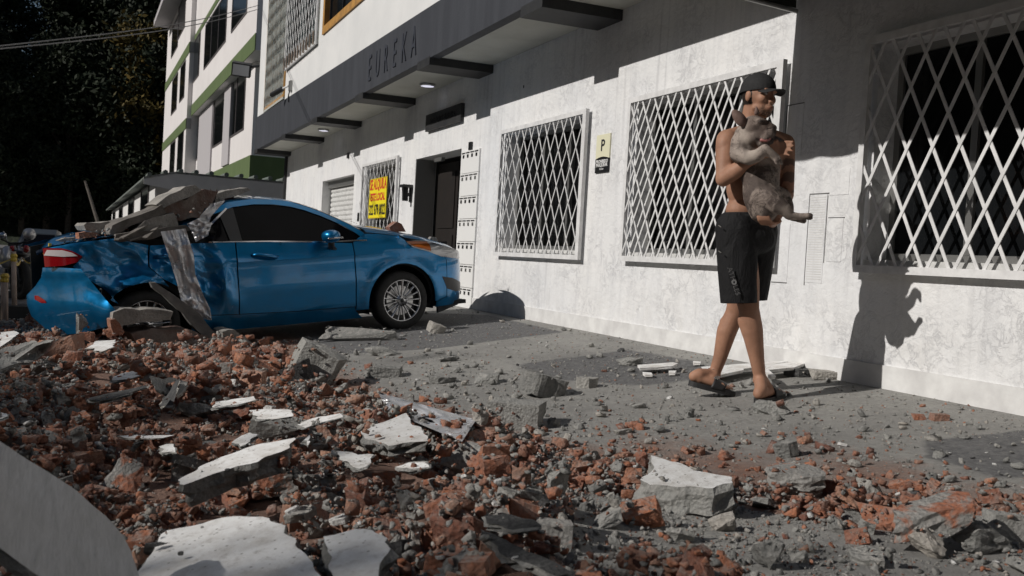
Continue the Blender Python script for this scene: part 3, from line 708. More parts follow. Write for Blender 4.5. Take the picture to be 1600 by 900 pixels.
def V(u, w):
    v = V0(u, w)
    k = float(sstep(-1.78, -1.95, u))
    if k:    # crushed quarter and rear door
        us, ws = u+.35*w, w-.2*u
        dd = (.042*crum(us, ws, .17, 1)+.022*crum(us*1.1, ws, .075, 2)+.006*fbm(u, w, 14, 3)-.02)*float(sstep(.05, .25, w))*float(sstep(-3.02, -2.85, u))
        dd += -.07*math.exp(-((u+2.62)/.16)**2-((w-.52)/.12)**2) + .06*math.exp(-((u+2.5)/.13)**2-((w-.36)/.09)**2)
        v += dd*k
    v += .055*math.exp(-((u+1.80)/.055)**2-((w-.3)/.16)**2) - .05*math.exp(-((u+1.95)/.07)**2-((w-.32)/.22)**2)
    v += .02*math.exp(-((u+1.72)/.09)**2-((w-.12)/.1)**2)
    return v
def uw(x, y, off=0.):
    v = 0.
    for _ in range(6):
        q = W2L(carpt(x, y, v)); v = V0(float(np.clip(q[0], -3.36, .95)), float(q[2]))+off
    return (float(q[0]), float(q[2]))
def panel(name, poly, m, off=0., res=.035, mirror=False, parent=None, thick=.012, wrap=0., **k):
    bm = bmesh.new(); f = bm.faces.new([bm.verts.new((u, 0, w)) for u, w in poly])
    us = [p[0] for p in poly]; ws = [p[1] for p in poly]
    a = math.floor(min(us)/res)*res
    def cuts(lo, hi, st, no):
        c = math.ceil(lo/st)*st
        while c < hi:
            bmesh.ops.bisect_plane(bm, geom=bm.verts[:]+bm.edges[:]+bm.faces[:], plane_co=(c if no == 0 else 0, 0, c if no == 1 else 0), plane_no=(1, 0, 0) if no == 0 else (0, 0, 1)); c += st
    cuts(min(us), max(us), res, 0); cuts(min(ws), max(ws), res, 1)
    if max(us) > .6: cuts(.6, max(us), .012, 0)
    if min(us) < -2.95: cuts(min(us), -2.95, .015, 0)
    bmesh.ops.triangulate(bm, faces=[f for f in bm.faces if len(f.verts) > 4])
    s = -1 if not mirror else 1
    for v in bm.verts:
        vv = V(v.co.x, v.co.z)+off-(wrap*max(0., -2.86-v.co.x)**1.35-.04*math.exp(-((v.co.z-.2)/.12)**2)-.6*max(0., v.co.x+3.22) if wrap else 0.); v.co.y = -vv if not mirror else 1.68+vv
    r = bmesh.ops.extrude_face_region(bm, geom=bm.faces[:])
    for v in [g for g in r['geom'] if isinstance(g, bmesh.types.BMVert)]: v.co.y += thick if not mirror else -thick
    mb = MB(); bm.verts.index_update(); mb.add([v.co[:] for v in bm.verts], [[v.index for v in f.verts] for f in bm.faces]); bm.free()
    o = cp(name, mb, m, parent, True, **k)
    return flatedge(o)
def flatedge(o, ang=35):
    bm = bmesh.new(); bm.from_mesh(o.data)
    for e in bm.edges:
        if len(e.link_faces) == 2 and e.calc_face_angle(0) > math.radians(ang): e.smooth = False
    bm.to_mesh(o.data); bm.free(); return o
def arc(c, r, a0, a1, n=22): return [(c+r*math.cos(math.radians(a0+(a1-a0)*i/n)), r*math.sin(math.radians(a0+(a1-a0)*i/n))) for i in range(n+1)]
paint = mat('metallic_blue_paint', (.0, .08, .2), .36, .75, .4); pb = paint.node_tree.nodes['Principled BSDF']
pb.inputs['Coat Weight'].default_value = 1.; pb.inputs['Coat Roughness'].default_value = .06
t = NT(paint); v_ = t.coord()
dirt = t.ramp(t.noise(t.scalev(v_, (1, 1, 2)), 4, 8, .7), [(.45, 0.), (.75, .5)])
t.color(t.mix(dirt, (.0, .16, .38), (.02, .13, .23))); t.rough(t.ramp(t.noise(v_, 9, 6, .7), [(.3, .26), (.75, .5)]))
t.bump(t.noise(v_, 5, 3), .04, .01)
M['paint'] = paint
M['cglass'] = mat('tinted_glass', (.003, .003, .004), .06, 0, .07)
M['chrome'] = mat('chrome_trim', (.55, .55, .56), .15, 1.)
M['tyre'] = noisy('tyre_rubber', (.018, .018, .018), (.03, .029, .028), 20, .75, .2)
M['rim'] = mat('alloy_rim', (.55, .55, .56), .25, 1.)
M['inner_black'] = mat('bare_black_inner', (.012, .012, .012), .8)
ua = lambda px: [uw(*p) for p in px]
top_r = [(u, float(rail(u))-.004) for u in np.arange(-.3, .05, .07)]
fender = [(-.50, -.055), (-.50, .608), (-.36, .688)] + [(float(u), float(rail(u))-.006) for u in (-.2, 0.)] + [(.07, .605), (.12, .535), (.3, .49), (.52, .435), (.52, .0), (.39, -.04)] + arc(0, .375, -4, 188)
for mir in (False, True):
    panel('front_fender', fender, M['paint'], mirror=mir)
    panel('front_bumper', [(.395, -.10), (.393, -.045), (.527, -.005), (.527, .43), (.7, .385), (.88, .335), (.925, .25), (.945, .12), (.955, -.02), (.935, -.09)], M['paint'], mirror=mir)
    panel('front_door', [(-.512, -.015), (-.512, .605), (-.8, .625), (-1.3, .655), (-1.652, .672), (-1.66, .4), (-1.665, .02), (-1.1, -.005)], M['paint'], mirror=mir)
    panel('rear_door', [(-1.676, .02), (-1.672, .4), (-1.664, .672), (-2.0, .68), (-2.40, .68), (-2.425, .5), (-2.33, .39), (-2.18, .30), (-2.06, .18), (-2.0, .04)], M['paint'], mirror=mir, res=.02)
    panel('rear_quarter', [(-2.415, .685), (-2.7, .757), (-3.0, .735), (-3.19, .70), (-3.0, .655), (-2.95, .61), (-3.03, .54), (-2.94, .44), (-2.8, .33), (-2.70, .2), (-2.79, .22)][:10] + arc(-2.48, .372, 140, 58, 14) + [(-2.345, .40), (-2.437, .50)], M['paint'], mirror=mir, res=.018)
    panel('sill', [(-.42, -.14), (-.5, -.062), (-.512, -.022), (-1.1, -.012), (-1.66, .012), (-2.0, .03), (-2.09, -.01), (-2.1, -.12)], M['paint'], off=-.012, mirror=mir)
    g = panel('headlight', ua([(634, 377), (668, 377), (690, 383), (722, 397), (727, 402), (716, 404), (690, 401), (672, 394), (645, 386)]), mat('headlight_lens', (.5, .5, .5), .08, .3) if not mir else bpy.data.materials['headlight_lens'], off=.004, mirror=mir)
    panel('turn_lamp', ua([(634, 377), (666, 377), (670, 381), (673, 392), (660, 388), (645, 384)]), mat('amber_lens', (.38, .10, .015), .15) if not mir else bpy.data.materials['amber_lens'], off=.009, mirror=mir, parent=g) 
    panel('fog_lamp_recess', ua([(691, 432), (706, 434), (722, 443), (726, 452), (712, 455), (699, 451)]), M['black'], off=.004, mirror=mir)
for o in [o for o in bpy.data.objects if o.name.startswith('turn_lamp')]:
    o.location = (0, 0, 0); 
# rear lamps, bumper (torn loose and hanging out)
tl = panel('tail_lamp', [(-3.225, .70), (-3.19, .70), (-3.1, .695), (-3.03, .67), (-2.955, .62), (-3.0, .575), (-3.1, .55), (-3.225, .545)], mat('red_lens', (.22, .005, .008), .1), off=.022, label='red and clear tail lamp still in place')
panel('lamp_white_insert', [(-3.225, .64), (-3.2, .685), (-3.1, .68), (-3.03, .655), (-2.99, .625), (-3.1, .625)], mat('clear_lens', (.55, .5, .5), .1), off=.028, parent=tl)
BUMP = Matrix.Rotation(math.radians(-1.5), 4, 'Z')
bp = panel('rear_bumper', [(-3.0, .525), (-2.93, .40), (-2.84, .24), (-2.76, .12), (-2.83, .06), (-3.0, .0), (-3.13, -.03), (-3.24, .02), (-3.32, .12), (-3.345, .22), (-3.34, .30), (-3.28, .38), (-3.24, .45), (-3.225, .535), (-3.12, .535)], M['paint'], off=.05, res=.03, thick=.02, wrap=.55, label='torn loose rear bumper corner, sunlit')
panel('reflector', ua([(57, 463), (62, 463), (72, 470), (74, 474), (66, 474), (57, 469)]), bpy.data.materials['red_lens'], off=.058, parent=bp, res=.02, wrap=.55)
rf = MB(); n, mrows = 24, 12; vs = []      # rear face of the car from the corner across
for i in range(n+1):
    s = i/n; y = .36+s*.96
    for j in range(mrows+1):
        w = -.02+j/mrows*.74; vs.append((-3.2+.32*s-.02*math.exp(-((w-.22)/.14)**2)+.05*float(sstep(.35, .74, w)), y, w))
rf.add(vs, [(i*(mrows+1)+j, (i+1)*(mrows+1)+j, (i+1)*(mrows+1)+j+1, i*(mrows+1)+j+1) for i in range(n) for j in range(mrows)])
cp('rear_face', rf, M['paint'])
# tops: bonnet, windscreen, roof, collapsed roof, boot lid
def top(name, ua_, ub, m, crown, nu=24, nv=24, crush=0., inset=.0, parent=None, skew=0., **k):
    mb = MB(); vs = []
    for i in range(nu+1):
        u = ua_+(ub-ua_)*i/nu; w0 = float(rail(u)); vr = V0(u, min(w0, w0))-inset
        if u > 0: vr = V0(u, float(belt(u)))-inset*.5
        cr = crown(u)
        for j in range(nv+1):
            s = j/nv; y = -vr+(1.68+2*vr)*s; w = w0+cr*(math.sin(math.pi*s)**.55 if 0 < s < 1 else 0)
            if crush: w += crush*(fbm(u, y, 2.2, 5)*1.2-.5*abs(fbm(u, y, 5, 1)))*(1 if 0 < s < 1 else .3)
            vs.append((u+skew*s*i/nu, y, w))
    mb.add(vs, [(i*(nv+1)+j, (i+1)*(nv+1)+j, (i+1)*(nv+1)+j+1, i*(nv+1)+j+1) for i in range(nu) for j in range(nv)])
    return cp(name, mb, m, parent, **k)
top('bonnet', -.33, .93, M['paint'], lambda u: .055+.035*math.cos(u*1.2), 40)
top('windscreen', -.34, -1.0, M['cglass'], lambda u: float(I(u, [-1, -.34], [.045, .08])), 24, inset=.02)
top('roof', -.99, -1.80, M['paint'], lambda u: .045, 24)
top('crushed_roof', -1.79, -2.42, M['paint'], lambda u: .03, 30, crush=.12)
top('boot_lid', -2.40, -3.27, M['paint'], lambda u: float(I(u, [-3.27, -3.15, -2.4], [.0, .03, .03])), 30, crush=.05, skew=.3)
# windows and trims
apil = [(-.37, .632), (-.45, .70), (-.58, .785), (-.75, .87), (-.91, .935), (-1.05, .975), (-1.2, .998), (-1.4, 1.005), (-1.6, .985)]
for mir in (False, True):
    panel('door_window', apil+[(-1.585, .68), (-1.3, .668), (-.8, .638)], M['cglass'], off=-.012, mirror=mir, thick=.006)
    panel('pillar_trim', [(-1.60, .985), (-1.745, .955), (-1.70, .685), (-1.59, .682)], M['black'], off=-.008, mirror=mir, thick=.006)
    panel('roof_rail', [(-.36, .66), (-.36, .70)]+[(float(u), float(rail(u))) for u in (-.45, -.58, -.75, -.91, -1.05, -1.2, -1.4, -1.65, -1.8)]+[(-1.80, .93), (-1.6, .992)]+[(a, b+.006) for a, b in apil[::-1][1:]], M['paint'], off=0., mirror=mir, thick=.01)
    panel('belt_trim', [(-.35, .62), (-.35, .633), (-.8, .638), (-1.3, .668), (-1.7, .684), (-1.9, .69), (-1.9, .68), (-1.66, .673), (-1.3, .656), (-.8, .626)], M['chrome'], off=.004, mirror=mir, thick=.012)
panel('rear_window', [(-1.755, .955), (-1.715, .69), (-1.88, .69), (-1.90, .78)], M['cglass'], off=-.01, thick=.006)
cw = [uw(352, 325), uw(355, 326), uw(330, 352), uw(327, 350)]
panel('window_trim', cw, M['chrome'], off=.006)
# dark inner shell seen through seams, arches and the torn corner
inner = [(-.42, -.1)]+arc(0, .36, 196, -12, 20)[0:]+[(.5, -.08), (.86, -.05), (.86, .3), (.5, .42), (.1, .55), (-.2, .64), (-.36, .67)]+[(float(u), float(rail(u))-.05) for u in (-.58, -.91, -1.2, -1.6, -1.9, -2.3, -2.7, -3.0, -3.15)]+[(-3.15, .08), (-2.9, .02)]+arc(-2.48, .36, 186, -8, 20)+[(-2.0, -.1)]
for mir in (False, True): panel('inner_body', inner, M['inner_black'], off=-.06, mirror=mir, thick=.02, res=.12)
cp('floor_pan', MB().box((-3.1, .1, -.1), (.8, 1.58, -.06)).box((-3.1, .45, -.1), (.8, .47, .55)), M['inner_black'], smooth=False)
for cu_ in (0., -2.48):
    al = MB(); al.add([(cu_+.375*math.cos(a), y, .375*math.sin(a)) for y in (.03, .45) for a in np.linspace(-.3, 3.44, 24)], [(i, i+1, i+25, i+24) for i in range(23)])
    cp('arch_liner', al, M['inner_black'])
for mir in (0, 1):
    cp('lower_lip', MB().bar((.42, .05 if not mir else 1.63, -.13), (.93, .5 if not mir else 1.18, -.12), .02, .07), M['black'], smooth=False)
# mirror
mr = MB(); c0 = W2L(carpt(517, 369, .14)); n = 16
vs = []
for i in range(n+1):
    a = math.pi*i/n
    for k in range(20):
        b = 2*math.pi*k/20; r_ = math.sin(a)
        x = .085*math.copysign(abs(r_*math.cos(b))**.8, math.cos(b)); z = .06*math.copysign(abs(r_*math.sin(b))**.85, math.sin(b)); vs.append((c0[0]+x+.02*abs(z), c0[1]+.1*math.cos(a), c0[2]+z))
mr.add(vs, [(i*20+k, (i+1)*20+k, (i+1)*20+(k+1) % 20, i*20+(k+1) % 20) for i in range(n) for k in range(20)])
mo = cp('door_mirror', mr, M['paint'])
cp('mirror_foot', MB().tube([(c0[0]+.0, c0[1], c0[2]-.03), (c0[0]+.07, .02, c0[2]-.11), (c0[0]+.12, .03, c0[2]-.14)], [.035, .03, .02], 8), M['black'], mo)
cp('mirror_trim', MB().bar((c0[0]-.07, c0[1]-.095, c0[2]-.018), (c0[0]+.08, c0[1]-.09, c0[2]-.014), .02, .016), M['chrome'], mo)
for x0, nm in ((-1.0, 1), (-1.0, 0)): pass
h0 = uw(393, 399); h1 = uw(434, 401)
hp = MB().tube([(h0[0], -V(*h0)-.002, h0[1]), (h0[0]+.04, -V(*h0)-.035, h0[1]+.005), ((h0[0]+h1[0])/2, -V(*h0)-.045, (h0[1]+h1[1])/2+.005), (h1[0]-.04, -V(*h1)-.035, h1[1]+.002), (h1[0], -V(*h1)-.002, h1[1])], [.012, .017, .017, .017, .012], 10)
cp('door_handle', hp, M['paint'])
h0 = uw(241, 402); cp('rear_door_handle', MB().tube([(h0[0], -V(*h0)-.01, h0[1]), (h0[0]+.09, -V(*h0)-.05, h0[1]), (h0[0]+.2, -V(*h0)-.01, h0[1]-.01)], .015, 8), M['paint'])
# wheels
def wheel(u, ky, lab=None):
    s = 1 if ky < .8 else -1; T = Matrix.Translation((u, ky, .0)) @ Matrix.Rotation(math.radians(90), 4, 'X') @ Matrix.Scale(1, 4)
    if s < 0: T = T @ Matrix.Rotation(math.pi, 4, 'X')
    R_ = .3
    ty = MB().lathe([(.205, .0), (.212, .012), (.235, .016), (.27, .01), (.288, -.005), (.298, -.03), (.30, -.06), (.30, -.12), (.29, -.17), (.26, -.19), (.21, -.19)], 56, T)
    tg = MB()
    wo = cp('wheel', ty, M['tyre'])
    rm = MB().lathe([(.214, .002), (.208, .008), (.199, .004), (.196, -.02), (.19, -.1)], 56, T)
    for k in range(17):
        a = 2*math.pi*k/17
        d = Vector((math.cos(a), math.sin(a), 0)); tt = Vector((-d.y, d.x, 0))
        q = []
        for rr, wd, zz in ((.058, .009, -.008), (.12, .0075, -.006), (.175, .010, -.004), (.2, .015, -.004)):
            q += [T @ (d*rr+tt*wd+Vector((0, 0, zz-.012))), T @ (d*rr+tt*wd*.5+Vector((0, 0, zz+.004))), T @ (d*rr-tt*wd*.5+Vector((0, 0, zz+.004))), T @ (d*rr-tt*wd+Vector((0, 0, zz-.012)))]
        rm.add(q, [(i*4+j, i*4+4+j, i*4+5+j, i*4+1+j) for i in range(3) for j in range(3)])
    rm.lathe([(.0, .0), (.03, .0), (.034, -.006), (.062, -.004), (.066, -.02)], 32, T)
    sub('rim', rm2(rm), M['rim'], wo, True); 
    bo = MB()
    for k in range(4):
        a = 2*math.pi*k/4+.4; bo.lathe([(0, .002), (.008, .002), (.009, -.006)], 8, T @ Matrix.Translation((.048*math.cos(a), .048*math.sin(a), 0)))
    bo.lathe([(0, .004), (.02, .003), (.023, -.002)], 20, T); bo.lathe([(.19, -.06), (.06, -.07)], 40, T)
    sub('hub_cap', rm2(bo), M['black'], wo, True)
    br = MB().lathe([(.15, -.05), (.05, -.052)], 40, T); sub('brake_disc', rm2(br), M['steel'], wo, True)
def rm2(mb): mb.v = [(a, b, c+.3) for a, b, c in mb.v]; return mb
wheel(0, .015); wheel(-2.48, .03); wheel(0, 1.66); wheel(-2.48, 1.65)
# number plate edge at the nose, plastic wiring behind the torn bumper
cp('number_plate', MB().box((.955, .58, .13), (.975, 1.1, .25)), M['black'], smooth=False)
wr = MB(); rw = random.Random(4)
for k in range(16):
    a = uw(118+k*3.5, 432+k*2.9); p = [(a[0]+rw.uniform(-.03, .03), -V0(*a)+rw.uniform(-.01, .05), a[1]+rw.uniform(-.05, .05)) for _ in range(5)]
    wr.tube(p, .004+.004*rw.random(), 5)
cp('torn_wiring', wr, M['black'], kind='stuff')
# crumpled metal sheets lying on the car
sheetm = mat('crumpled_aluminium', (.62, .63, .66), .3, .6); t = NT(sheetm); v_ = t.coord('Object')
t.color(t.mix(t.ramp(t.noise(v_, 5, 7, .7), [(.4, 0.), (.7, .8)]), (.66, .67, .7), (.4, .39, .38))); t.rough(t.ramp(t.noise(v_, 8, 5), [(.3, .18), (.7, .5)])); t.bump(t.noise(v_, 9, 4, .5, 1.2), .5, .03)
M['sheet'] = sheetm
def crumple(name, L, Rr, vL, vR, label, cat, amp=.05, nu=16, nv=44, seed=0, fn=None):
    L = np.array(L, float); Rr = np.array(Rr, float); mb = MB(); vs = []
    def at(A, s): k = np.linspace(0, 1, len(A)); return I(s, k, A[:, 0]), I(s, k, A[:, 1])
    for j in range(nv+1):
        s = j/nv; xl, yl = at(L, s); xr, yr = at(Rr, s)
        for i in range(nu+1):
            q = i/nu; px = xl+(xr-xl)*q; py = yl+(yr-yl)*q
            d = vL+(vR-vL)*q + amp*(1-2.2*abs(noise.noise(Vector((q*2.1+seed, s*3.3, seed))))) + amp*.5*(1-2*abs(noise.noise(Vector((q*4+seed, s*8, 3+seed)))))
            vs.append((fn or carpt)(px, py, d))
    mb.add(vs, [(j*(nu+1)+i, (j+1)*(nu+1)+i, (j+1)*(nu+1)+i+1, j*(nu+1)+i+1) for j in range(nv) for i in range(nu)])
    o = mb.build(name, M['sheet'], None, True, label=label, cat=cat); return o
crumple('metal_sheet', [(251, 362), (262, 396), (276, 440), (283, 470), (300, 492), (325, 500)], [(290, 357), (303, 400), (305, 428), (318, 462), (328, 482), (331, 500)], .07, .10, 'long crumpled silver metal sheet hanging down the side of the blue car', 'metal sheet', .045, seed=3)
crumple('metal_sheet', [(292, 350), (300, 362), (306, 378)], [(322, 335), (330, 352), (325, 368)], .02, .02, 'small crumpled silver metal piece in the smashed rear window of the car', 'metal sheet', .06, 12, 16, seed=8)
crumple('window_trim_scrap', [(318, 350), (312, 338), (330, 318)], [(326, 350), (330, 338), (352, 313)], -.1, -.1, 'bent grey strip pressed against the roof edge of the car', 'metal strip', .03, 6, 14, seed=5)
# ------------------------------------------------------------------ hand-placed pieces of the rubble
def plaster_mat(name, comb):
    m = mat(name, (.72, .72, .71), .7); t = NT(m); v = t.coord()
    n_ = t.noise(v, 30, 8, .7); c = t.mix(t.ramp(n_, [(.55, 0.), (.72, 1.)]), (.82, .82, .81), (.38, .36, .34))
    c = t.mix(t.ramp(t.noise(v, 7, 9, .75), [(.42, .0), (.62, .75)]), c, (.55, .52, .48)); c = t.mix(t.ramp(t.vor(v, 38), [(.1, .8), (.17, 0.)]), c, (.2, .18, .16)); t.color(c)
    if comb:
        wv = t.n('ShaderNodeTexWave'); t.l(v, wv.inputs[0]); wv.inputs['Scale'].default_value = comb; wv.inputs['Distortion'].default_value = 2.2; wv.inputs['Detail'].default_value = 3
        t.bump(t.math('ADD', wv.outputs['Fac'], t.math('MULTIPLY', n_, .5)), .8, .008)
    else: t.bump(n_, .6, .006)
    return m
M['plaster'] = plaster_mat('white_plaster_face', 0); M['comb'] = plaster_mat('combed_white_plaster_face', 26)
M['core'] = M['r_concrete']
def slabmesh(top, thick, mt, ms, seed, jag=.016, under=.85, rough_=.02):
    r_ = random.Random(seed); pts = []; n = len(top); ctr = np.mean(np.array(top), 0)
    step = max(.02, np.max(np.ptp(np.array(top), axis=0))/26)
    for i in range(n):
        a, b = np.array(top[i]), np.array(top[(i+1) % n]); k = max(1, int(np.linalg.norm(b-a)/step))
        for j in range(k):
            p = a+(b-a)*j/k; q = noise.noise(Vector(p*14)+Vector((seed, 0, 0)))*jag*2
            d = (p-ctr); d /= np.linalg.norm(d)+1e-9; pts.append(p+d*q)
    m = len(pts); nr = 4; vs = [tuple(p) for p in pts]
    for k in range(1, nr+1):
        f = k/nr; sc_ = 1-(1-under)*f
        for p in pts:
            q = ctr+(p-ctr)*sc_; q = q.copy(); q[2] = p[2]-thick*f
            nn = noise.noise(Vector(q*16)+Vector((0, seed, k)))*rough_*2; d = p-ctr; d /= np.linalg.norm(d)+1e-9; vs.append(tuple(q+d*nn))
    fs = [tuple(range(m))]+[((k)*m+i, k*m+(i+1) % m, (k+1)*m+(i+1) % m, (k+1)*m+i) for k in range(nr) for i in range(m)]+[tuple(range(nr*m, nr*m+m))]
    me = bpy.data.meshes.new('slab'); me.from_pydata(vs, [], fs); me.materials.append(mt); me.materials.append(ms); me.update()
    me.polygons.foreach_set('material_index', [0]+[1]*(len(fs)-1))
    bm = bmesh.new(); bm.from_mesh(me); bmesh.ops.triangulate(bm, faces=[f for f in bm.faces if len(f.verts) > 4]); bmesh.ops.recalc_face_normals(bm, faces=bm.faces); bm.to_mesh(me); bm.free()
    return me
NS = 0
def slab(name, px, lift, thick, label, cat, mt='plaster', ms='core', tilt=None, keep=True, **k):
    """px: outline of the top face as seen in the photograph; lift above the ground there (one value or one per corner)"""
    global NS; NS += 1
    cx = sum(p[0] for p in px)/len(px); cy = sum(p[1] for p in px)/len(px); z = -.3
    for _ in range(5): q = onZ(cx, cy, z); z = gz(q[0], q[1])+(lift if not hasattr(lift, '__len__') else sum(lift)/len(lift))
    top = []; tl_ = .24 if tilt is None else tilt; c0_ = onZ(cx, cy, z); nn_ = np.array([0, -tl_, 1.])
    for i, p in enumerate(px):
        if hasattr(lift, '__len__'): top.append(onZ(p[0], p[1], z-sum(lift)/len(lift)+lift[i]))
        else: d_ = ray(p[0], p[1]); top.append(CP+d_*(((c0_-CP)@nn_)/(d_@nn_)))
    me = slabmesh(top, thick, M[mt], M[ms], NS*7, **k)
    c = np.mean(np.array(top), 0); c[2] = z-thick; me.transform(Matrix.Translation(-Vector(c)))
    o = link(name, me, None, label=label, cat=cat); o.location = c
    if keep:
        P_ = [t_[:2] for t_ in top]; x0, y0 = np.min(P_, 0)-.05; x1, y1 = np.max(P_, 0)+.05
        s = (slice(max(int((x0-RX0)/RS), 0), int((x1-RX0)/RS)+1), slice(max(int((y0-RY0)/RS), 0), int((y1-RY0)/RS)+1))
        m_ = inpoly(GX[s], GY[s], P_); KEEP[s] |= m_; HR[s] = np.where(m_, np.maximum(HR[s], z-.01), HR[s])
    return o
camyaw = math.atan2(RT[1], RT[0])
def rock(px, pyb, w, h, kind, label, cat, name=None, turn=0., depth=.75, mt=None, up=0., tilt=0., seed=0, protos=None):
    z = -.3
    for _ in range(5): q = onZ(px, pyb, z); z = gz(q[0], q[1])+up
    dist = proj(q)[2]; W_ = w*dist/FPX; Hh = h*dist/FPX
    pk = {'brick': 'brick', 'concrete': 'lump', 'block': 'brick', 'flat': 'flat'}[kind]; mn = mt or {'brick': 'r_brick', 'concrete': 'r_concrete', 'block': 'r_concrete', 'flat': 'r_concrete'}[kind]
    cuts = 3 if w < 60 else 5
    V_, F_ = chunk_proto(pk, 900+seed*3+int(px), cuts)
    ext = np.ptp(V_, axis=0); Dp = W_*depth
    V_ = (V_-(V_.max(0)+V_.min(0))/2)/ext*np.array([W_, Dp, Hh])
    me = bpy.data.meshes.new('rock'); me.from_pydata(V_.tolist(), [], F_.tolist()); me.materials.append(M[mn]); me.update()
    nm = name or {'brick': 'brick_fragment', 'concrete': 'concrete_lump', 'block': 'concrete_block', 'flat': 'concrete_plate'}[kind]
    o = link(nm, me, None, label=label, cat=cat)
    away = np.array([FW[0], FW[1]]); away /= np.linalg.norm(away)
    o.location = (q[0]+away[0]*Dp*.35, q[1]+away[1]*Dp*.35, z+Hh*.42)
    o.rotation_euler = (0, math.radians(tilt), camyaw+math.radians(turn))
    x, y = o.location.x, o.location.y; rad = W_*.42
    s = (np.hypot(GX-x, GY-y) < rad); HR[s] = np.maximum(HR[s], z+Hh*.8); KEEP[np.hypot(GX-x, GY-y) < rad*.8] = True
    return o
# plaster-faced slabs
slab('plaster_slab', [(563, 674), (600, 659), (634, 646), (646, 663), (668, 681), (668, 689), (607, 696), (576, 685)], .17, .05, 'pointed white combed plaster slab on the rubble in the middle of the foreground', 'slab', 'comb')
slab('plaster_slab', [(275, 751), (293, 755), (340, 739), (400, 721), (455, 699), (463, 683), (425, 690), (385, 699), (345, 714), (305, 734)], .2, .075, 'long narrow white-topped slab with thick dark broken edge', 'slab')
slab('plaster_slab', [(242, 848), (262, 829), (330, 811), (380, 808), (425, 807), (441, 823), (478, 866), (500, 905), (330, 935), (200, 915), (225, 868)], .20, .09, 'biggest white plaster slab low in the foreground, half in shadow', 'slab')
slab('plaster_slab', [(503, 837), (540, 833), (583, 827), (612, 838), (604, 858), (592, 905), (530, 920), (512, 872)], .19, .07, 'squarish white plaster slab in the foreground beside a dark upright stone', 'slab')
slab('concrete_slab', [(1018, 712), (1040, 717), (1085, 735), (1138, 745), (1144, 754), (1112, 762), (1060, 760), (1014, 758), (1010, 748), (1018, 730)], .115, .09, 'thick grey concrete slab with combed white top face', 'slab', 'comb', under=1.05, rough_=.014)
slab('plaster_flake', [(519, 703), (550, 706), (579, 711), (576, 722), (561, 731), (540, 722)], .12, .02, 'ribbed white plaster flake just below the pointed slab', 'flake', 'comb')
slab('plaster_flake', [(615, 730), (638, 722), (667, 720), (667, 729), (640, 734)], .11, .015, 'thin white flake between stones right of the ribbed one', 'flake')
slab('plaster_flake', [(332, 629), (365, 624), (396, 619), (398, 625), (370, 632), (338, 636)], .16, .01, 'narrow white strip lying above the grey boulder at left centre', 'flake')
slab('plaster_flake', [(173, 590), (190, 584), (207, 580), (218, 587), (200, 592), (176, 594)], .17, .012, 'white flake beyond the dark tilted tile', 'flake')
slab('plaster_flake', [(139, 543), (150, 533), (180, 531), (178, 541), (160, 549), (147, 547)], .2, .015, 'white angular flake below the torn rear bumper', 'flake')
slab('plaster_flake', [(0, 519), (22, 517), (30, 520), (12, 534), (0, 542)], .12, .03, 'white slab corner at the far left beside the tape posts', 'flake')
slab('plaster_flake', [(184, 681), (220, 679), (268, 680), (250, 684), (200, 685)], .16, .008, 'thin pale strip in the rubble left of centre', 'flake')
slab('plaster_flake', [(371, 689), (377, 681), (390, 676), (400, 679), (392, 690), (376, 697)], .16, .012, 'small white chip on the rubble left of the dark gap', 'flake')
slab('plaster_flake', [(390, 641), (420, 639), (460, 641), (455, 650), (425, 655), (398, 652)], .17, .012, 'white plate in front of the grey boulder', 'flake')
slab('plaster_flake', [(468, 662), (500, 651), (528, 647), (534, 652), (510, 658), (480, 667)], .17, .01, 'long thin white flake pointing at the silver foil', 'flake')
slab('plaster_flake', [(474, 688), (484, 679), (487, 690), (481, 695)], .16, .01, 'small white triangle beside the long slab', 'flake')
slab('plaster_flake', [(0, 644), (10, 646), (12, 650), (0, 655)], .17, .01, 'white chip at the left edge of the picture', 'flake')
slab('plaster_flake', [(250, 698), (262, 693), (278, 698), (274, 706), (254, 706)], .17, .012, 'pale chip over pink bricks left of the long slab', 'flake')
slab('stone_tile', [(236, 590), (258, 591), (278, 592), (266, 614), (250, 613), (240, 606)], [.22, .2, .18, .14, .16, .18], .02, 'speckled grey stone tile piece leaning in the rubble', 'tile', 'r_concrete')
slab('stone_tile', [(282, 594), (294, 596), (286, 612), (276, 618)], .17, .02, 'second speckled tile piece, narrow and split off', 'tile', 'r_concrete')
slab('dark_tile', [(262, 610), (276, 594), (279, 607), (270, 634), (246, 637)], [.12, .2, .2, .12, .1], .015, 'black glossy tile shard between two speckled pieces', 'tile', 'r_dark')
slab('dark_tile', [(138, 622), (180, 612), (224, 603), (226, 606), (200, 616), (150, 628)], .2, .012, 'long dark tile seen edge-on across the left rubble', 'tile', 'r_dark')
slab('dark_tile', [(755, 806), (790, 803), (838, 811), (842, 822), (800, 826), (758, 818)], .12, .015, 'black flat tile in the foreground right of the bricks', 'tile', 'r_dark')
slab('dark_tile', [(750, 826), (800, 848), (860, 876), (900, 898), (870, 900), (800, 868), (756, 838)], .12, .02, 'long dark slate running out of the bottom of the picture', 'tile', 'r_dark')
slab('flat_panel', [(0, 545), (40, 536), (84, 531), (70, 548), (40, 566), (0, 577)], [.2, .24, .28, .2, .15, .12], .02, 'flat grey-brown panel on the rubble at the far left', 'panel', 'r_concrete')
